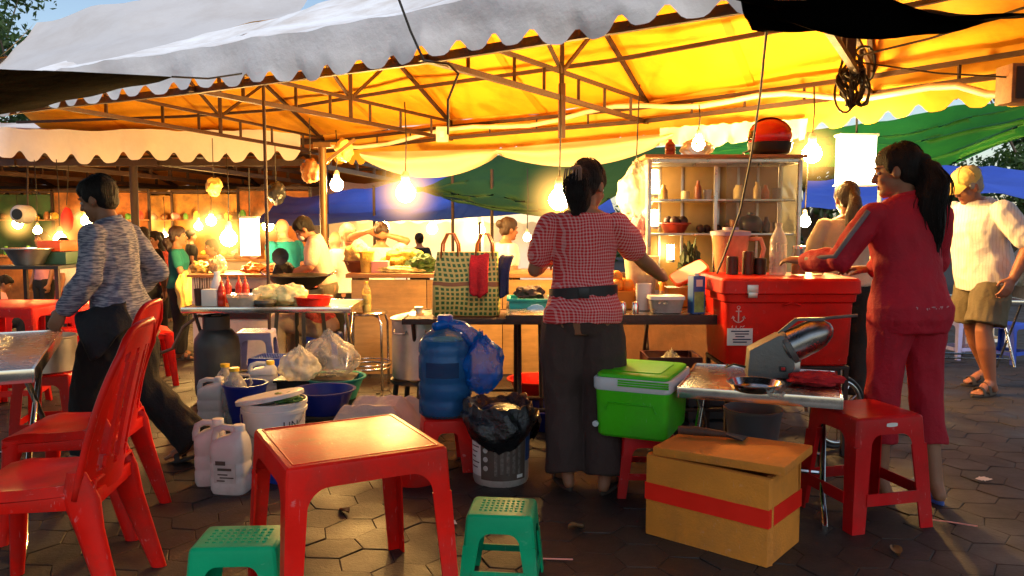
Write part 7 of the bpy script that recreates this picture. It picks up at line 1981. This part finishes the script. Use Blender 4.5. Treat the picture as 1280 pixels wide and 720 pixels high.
# ------------------------------------------------------------------ lit stalls deep in the left tents
def far_stall(label, px_, Y, w_, cloth, front, seed, h=.95, group='lit stalls deep in the left tents'):
    r_ = random.Random(seed); x = px(px_, Y, 320); z0 = gz(Y)
    t = thing('food_stall', label, 'stall', (x, Y, z0), 0, group)
    m = MB(); m.box((0, 0, h / 2), (w_, .03, h)); m.build('front_panel', front, t)
    m = MB(); m.box((0, .3, h + .02), (w_ + .06, .66, .035)); m.build('counter_top', m_wood, t)
    for sx in (-1, 1):
        m = MB(); m.bar((sx * w_ / 2, .62, 0), (sx * w_ / 2, .62, 2.15), .04); m.build('post', m_steel_beam, t)
    m = MB(); m.sheet(lambda u, v: V(((u - .5) * w_, .66 + .03 * math.sin(u * 16 + seed), .6 + 1.5 * v)), 24, 3); m.build('back_cloth', cloth, t, smooth=180)
    m = MB(); m.box((0, .5, 1.62), (w_, .2, .02)); m.build('shelf', m_wood, t)
    m = MB(); m.bar((-w_ / 2, .62, 2.15), (w_ / 2, .62, 2.15), .04); m.build('top_bar', m_steel_beam, t)
    cols = ('ware_red', (.6, .04, .02)), ('ware_gold', (.7, .42, .06)), ('ware_cream', (.75, .65, .45)), ('ware_green', (.1, .3, .05)), ('ware_brown', (.22, .09, .03)), ('ware_pink', (.6, .25, .25))
    short = label.split(' cloth')[0].replace('stall with an ', '').replace('stall with a ', '').replace(' back', '') + ' cloth stall'
    for lv, zz, hh in ((0, z0 + h + .04, .16), (1, z0 + 1.632, .14)):
        n_ = int(w_ / .2)
        for k in range(n_):
            c_ = cols[r_.randrange(6)]; mt = mat(c_[0], c_[1], .5, 0, .25, 15)
            xx = x - w_ / 2 + w_ * (k + .5) / n_; yy = Y + (.2 if lv == 0 else .5) + r_.uniform(-.05, .05); s = r_.uniform(.6, 1.1)
            if r_.random() < .5:
                m = MB(); m.lathe([(.001, 0), (.05 * s, 0), (.055 * s, .02), (.055 * s, hh * s * .75), (.03 * s, hh * s), (.03 * s, hh * s * 1.1), (.001, hh * s * 1.1)], n=12); o = m.build('jar', mt, smooth=50); nm = 'jar'
            else:
                o = None
                m = MB(); m.ell((0, 0, .05 * s), (.08 * s, .07 * s, .075 * s), nu=12, nv=8); m.v = [tuple(V(p) * (1 + .25 * noise.noise(V(p) * 14 + V((k, 0, seed))))) for p in m.v]; o = m.build('food_heap', mt, smooth=60); nm = 'heap'
            o.location = (xx, yy, zz); tag(o, ('small jar ' if nm == 'jar' else 'small heap of food ') + ('on the counter of the ' if lv == 0 else 'on the shelf of the ') + short, 'jar' if nm == 'jar' else 'food', 'wares of the lit left stalls')
mc1 = mat('stall_cloth_orange', (.42, .14, .03), .8, 0, .5, 4, dirt=.7); mc2 = mat('stall_cloth_yellow', (.4, .2, .04), .8, 0, .5, 4, dirt=.7); mc3 = mat('stall_cloth_red', (.5, .05, .03), .8, 0, .2, 4); mc4 = mat('stall_cloth_green', (.02, .07, .03), .8, 0, .5, 4, dirt=.5)
far_stall('stall with an orange back cloth behind the striding person', 105, 13.5, 1.7, mc1, mc3, 1)
far_stall('stall with a yellow back cloth left of the teal shirted girl', 178, 15, 1.9, mc2, mat('stall_front_dark', (.08, .04, .02), .7), 2)
far_stall('stall with a green back cloth at the far left', 20, 14.5, 2.0, mc4, mc1, 3)
far_stall('stall with a golden back cloth right of the teal shirted girl', 262, 14.2, 1.8, mc2, mc1, 4)
far_stall('stall with a red back cloth behind the lamp panel', 330, 12.8, 1.2, mc1, mat('counter_white2', (.6, .5, .4), .6), 5)
for p_, py_, Y, lb in ((108, 276, 13.2, 'bulb over the stall with the orange back cloth'), (180, 278, 14.6, 'bulb over the stall with the yellow back cloth'), (264, 276, 13.8, 'bulb over the stall with the golden back cloth'), (335, 282, 12.4, 'bulb over the stall behind the lamp panel'), (22, 280, 14.1, 'bulb over the stall with the green back cloth')):
    bulb('far ' + lb, p_, py_, Y, .085, .35, True)

# ------------------------------------------------------------------ stores under the work table
for i, (p_, Y, w_, h_, c_, lb) in enumerate(((790, 5.1, .42, .34, (.03, .015, .012), 'dark open crate under the work table beside the gingham woman'), (838, 5.3, .36, .42, (.12, .03, .02), 'maroon crate in the middle under the work table'), (886, 5.0, .34, .3, (.05, .05, .06), 'grey crate under the work table next to the ice chest'))):
    t = thing('crate', lb, 'crate', (px(p_, Y, 450), Y, 0), R(4 * i - 4)); mt = mat('store_crate_%d' % i, c_, .55, 0, .2, 6, dirt=.4)
    m = MB()
    for k in range(4):
        z = .04 + h_ * .92 * k / 3.4
        for sy in (-1, 1): m.box((0, sy * .15, z), (w_, .014, h_ * .2))
        for sx in (-1, 1): m.box((sx * (w_ / 2 - .007), 0, z), (.014, .286, h_ * .2))
    m.box((0, 0, .012), (w_ - .03, .27, .02)); m.build('slats', mt, t, bevel=.003)
    m = MB()
    for sx in (-1, 1):
        for sy in (-1, 1): m.box((sx * (w_ / 2 - .02), sy * .135, h_ / 2), (.025, .016, h_))
    m.build('corner_posts', mt, t, bevel=.002)
    crumple('plastic_bag', ['red packet bag filling the dark open crate', 'pale bag filling the maroon crate under the work table', 'dark bag filling the grey crate'][i], 'plastic bag', (px(p_, Y, 450), Y, h_ * .5), (w_ * .38, .11, .13), [m_redcloth, m_whitebag, m_black_bag][i], 130 + i)
t = thing('back_screen', 'brown stained board closing the drinks stall behind the glass cabinet', 'board', (px(850, 6.75, 420), 6.75, 0)); m = MB(); m.box((0, 0, .42), (px(985, 6.75, 420) - px(724, 6.75, 420), .02, .84)); m.build('board', mat('stained_board', (.16, .07, .03), .7, 0, .4, 4, .2, 20, dirt=.6), t); m = MB(); m.box((0, .0, .86), (px(985, 6.75, 420) - px(724, 6.75, 420) + .03, .05, .04)); m.build('top_rail', m_wood_dark, t, bevel=.003)
# ------------------------------------------------------------------ litter on the paving
for i, (px_, py_, k, lb) in enumerate(((560, 655, 0, 'crumpled scrap of paper on the paving under the right edge of the red table'), (720, 660, 1, 'dry brown leaf on the paving between the green stool and the foam box'), (1120, 690, 1, 'dry leaf on the paving in front of the tall red stool'), (1230, 600, 0, 'pale paper scrap on the open paving at the right'), (430, 640, 1, 'dry leaf on the paving under the red table'), (1195, 655, 2, 'flattened straw lying right of the tall red stool'), (150, 600, 0, 'paper scrap by the feet of the striding person'), (690, 700, 2, 'drinking straw on the paving left of the foam box'))):
    p = on(px_, py_, .004); p.z = .006
    m = MB(); r_ = random.Random(200 + i)
    if k == 0:
        m.sheet(lambda u, v: V(((u - .5) * .07, (v - .5) * .05, .012 * abs(noise.noise(V((u * 3, v * 3, i)))) + .003)), 8, 6); o = m.build('paper_scrap', m_paper, smooth=20, orient=(0, 0, 1)); c_ = 'paper'
    elif k == 1:
        m.sheet(lambda u, v: V(((u - .5) * .075, (v - .5) * .045 * math.sin(PI * (u * .9 + .05)), .012 * (2 * v - 1) ** 2 + .006 * math.sin(u * 5))), 10, 4); o = m.build('fallen_leaf', mat('dry_leaf', (.16, .08, .025), .7, 0, .3, 20), smooth=60, orient=(0, 0, 1)); c_ = 'leaf'
    else:
        m.tube([V((-.08, 0, .004)), V((.03, .004, .004)), V((.09, .02, .005))], .003, 6); o = m.build('straw', mat('straw_red', (.7, .25, .2), .4), smooth=60); c_ = 'straw'
    o.location = p; o.rotation_euler = (0, 0, r_.uniform(0, 6)); tag(o, lb, c_)
for p_, py_, Y, lb in ((480, 284, 14.9, 'added bulb brightening the pale far tent beyond the arm raising woman'), (540, 286, 14.9, 'added bulb brightening the right side of the pale far tent behind the woven bag'), (600, 288, 15.9, 'added bulb brightening the pale far tent left of the woman with the bun')):  # bulbs added to brighten the pale far tents
    bulb(lb, p_, py_, Y, .1, .3, True)
# ------------------------------------------------------------------ more stock in and below the glass cabinet
cab = [o for o in bpy.data.objects if o.name == 'glass_cabinet'][0]
for dx in (-.36, -.2, .06, .2, .34):
    m = MB(); m.box((dx, gd / 2 - .016, gh / 2 + .02), (.018, .008, gh - .1)); m.build('mullion', m_alu, cab, bevel=.002)
stock = ((828, gz2, .028, .1, (.5, .3, .1), 'amber jar at the left end of the top cabinet shelf'), (872, gz2, .024, .13, (.3, .08, .03), 'dark red bottle in the middle of the top cabinet shelf'), (885, gz2, .03, .07, (.7, .65, .55), 'squat pale cup left of the glazed part of the top shelf'), (944, gz2, .026, .12, (.55, .4, .2), 'tall tan bottle on the right half of the top cabinet shelf'), (956, gz2, .026, .1, (.6, .2, .05), 'orange bottle beside the tall tan one on the top shelf'), (972, gz2, .03, .08, (.35, .3, .25), 'grey mug at the right end of the top cabinet shelf'),
         (916, gz1, .03, .09, (.25, .1, .04), 'brown jar left of the black lidded bowl'), (958, gz1, .028, .11, (.08, .04, .02), 'dark bottle right of the black lidded bowl'), (974, gz1, .03, .07, (.5, .35, .15), 'tan cup at the right end of the middle cabinet shelf'))
for i, (p_, z_, r_, h_, c_, lb) in enumerate(stock):
    lathed('jar' if h_ < .1 else 'bottle', lb, 'jar' if h_ < .1 else 'bottle', (px(p_, 5.55, 270), 5.52 + .03 * (i % 3), z_), [(.001, 0), (r_ * .95, 0), (r_, .008), (r_, h_ * .62), (r_ * .5, h_ * .8), (r_ * .45, h_), (.001, h_)] if h_ >= .1 else [(.001, 0), (r_ * .85, 0), (r_, h_), (r_ * .9, h_), (r_ * .75, .01), (.001, .01)], mat('stock_%d' % i, c_, .3), n=20)
low = ((815, 5.2, .05, .2, (.6, .45, .12), 'tall golden syrup bottle left below the cabinet'), (828, 5.28, .045, .17, (.7, .3, .05), 'orange cordial bottle below the cabinet'), (880, 5.3, .06, .11, (.6, .58, .52), 'steel grey canister below the cabinet shelf'), (890, 5.2, .04, .2, (.3, .06, .03), 'dark red cordial bottle left of the blender'), (955, 5.3, .06, .16, (.55, .3, .08), 'amber canister right of the blender'), (985, 5.25, .05, .19, (.65, .5, .2), 'golden bottle at the right foot of the cabinet'))
for i, (p_, Y, r_, h_, c_, lb) in enumerate(low):
    t = thing('bottle' if h_ > .165 else 'canister', lb, 'bottle' if h_ > .165 else 'canister', (px(p_, Y, 350), Y, zw))
    m = MB(); m.lathe([(.001, 0), (r_ * .95, 0), (r_, .01), (r_, h_ * .6), (r_ * .55, h_ * .8), (r_ * .4, h_ * .92), (.001, h_ * .92)] if h_ > .165 else [(.001, 0), (r_, 0), (r_, h_ * .9), (.001, h_ * .9)], n=22); b_ = m.build('body', mat('low_stock_%d' % i, c_, .3), t, smooth=50)
    m = MB(); m.lathe([(.001, h_ * .91), (r_ * (.44 if h_ > .165 else 1.03), h_ * .91), (r_ * (.44 if h_ > .165 else 1.03), h_), (.001, h_)], n=20); m.build('cap', m_white_pl if i % 2 else m_darkred, t)
    m = MB(); m.sheet(lambda u, v: V((r_ * 1.01 * math.sin(-1.1 + 2.2 * u), -r_ * 1.01 * math.cos(-1.1 + 2.2 * u), h_ * (.18 + .3 * v))), 12, 1); m.build('paper_label', m_paper, b_)
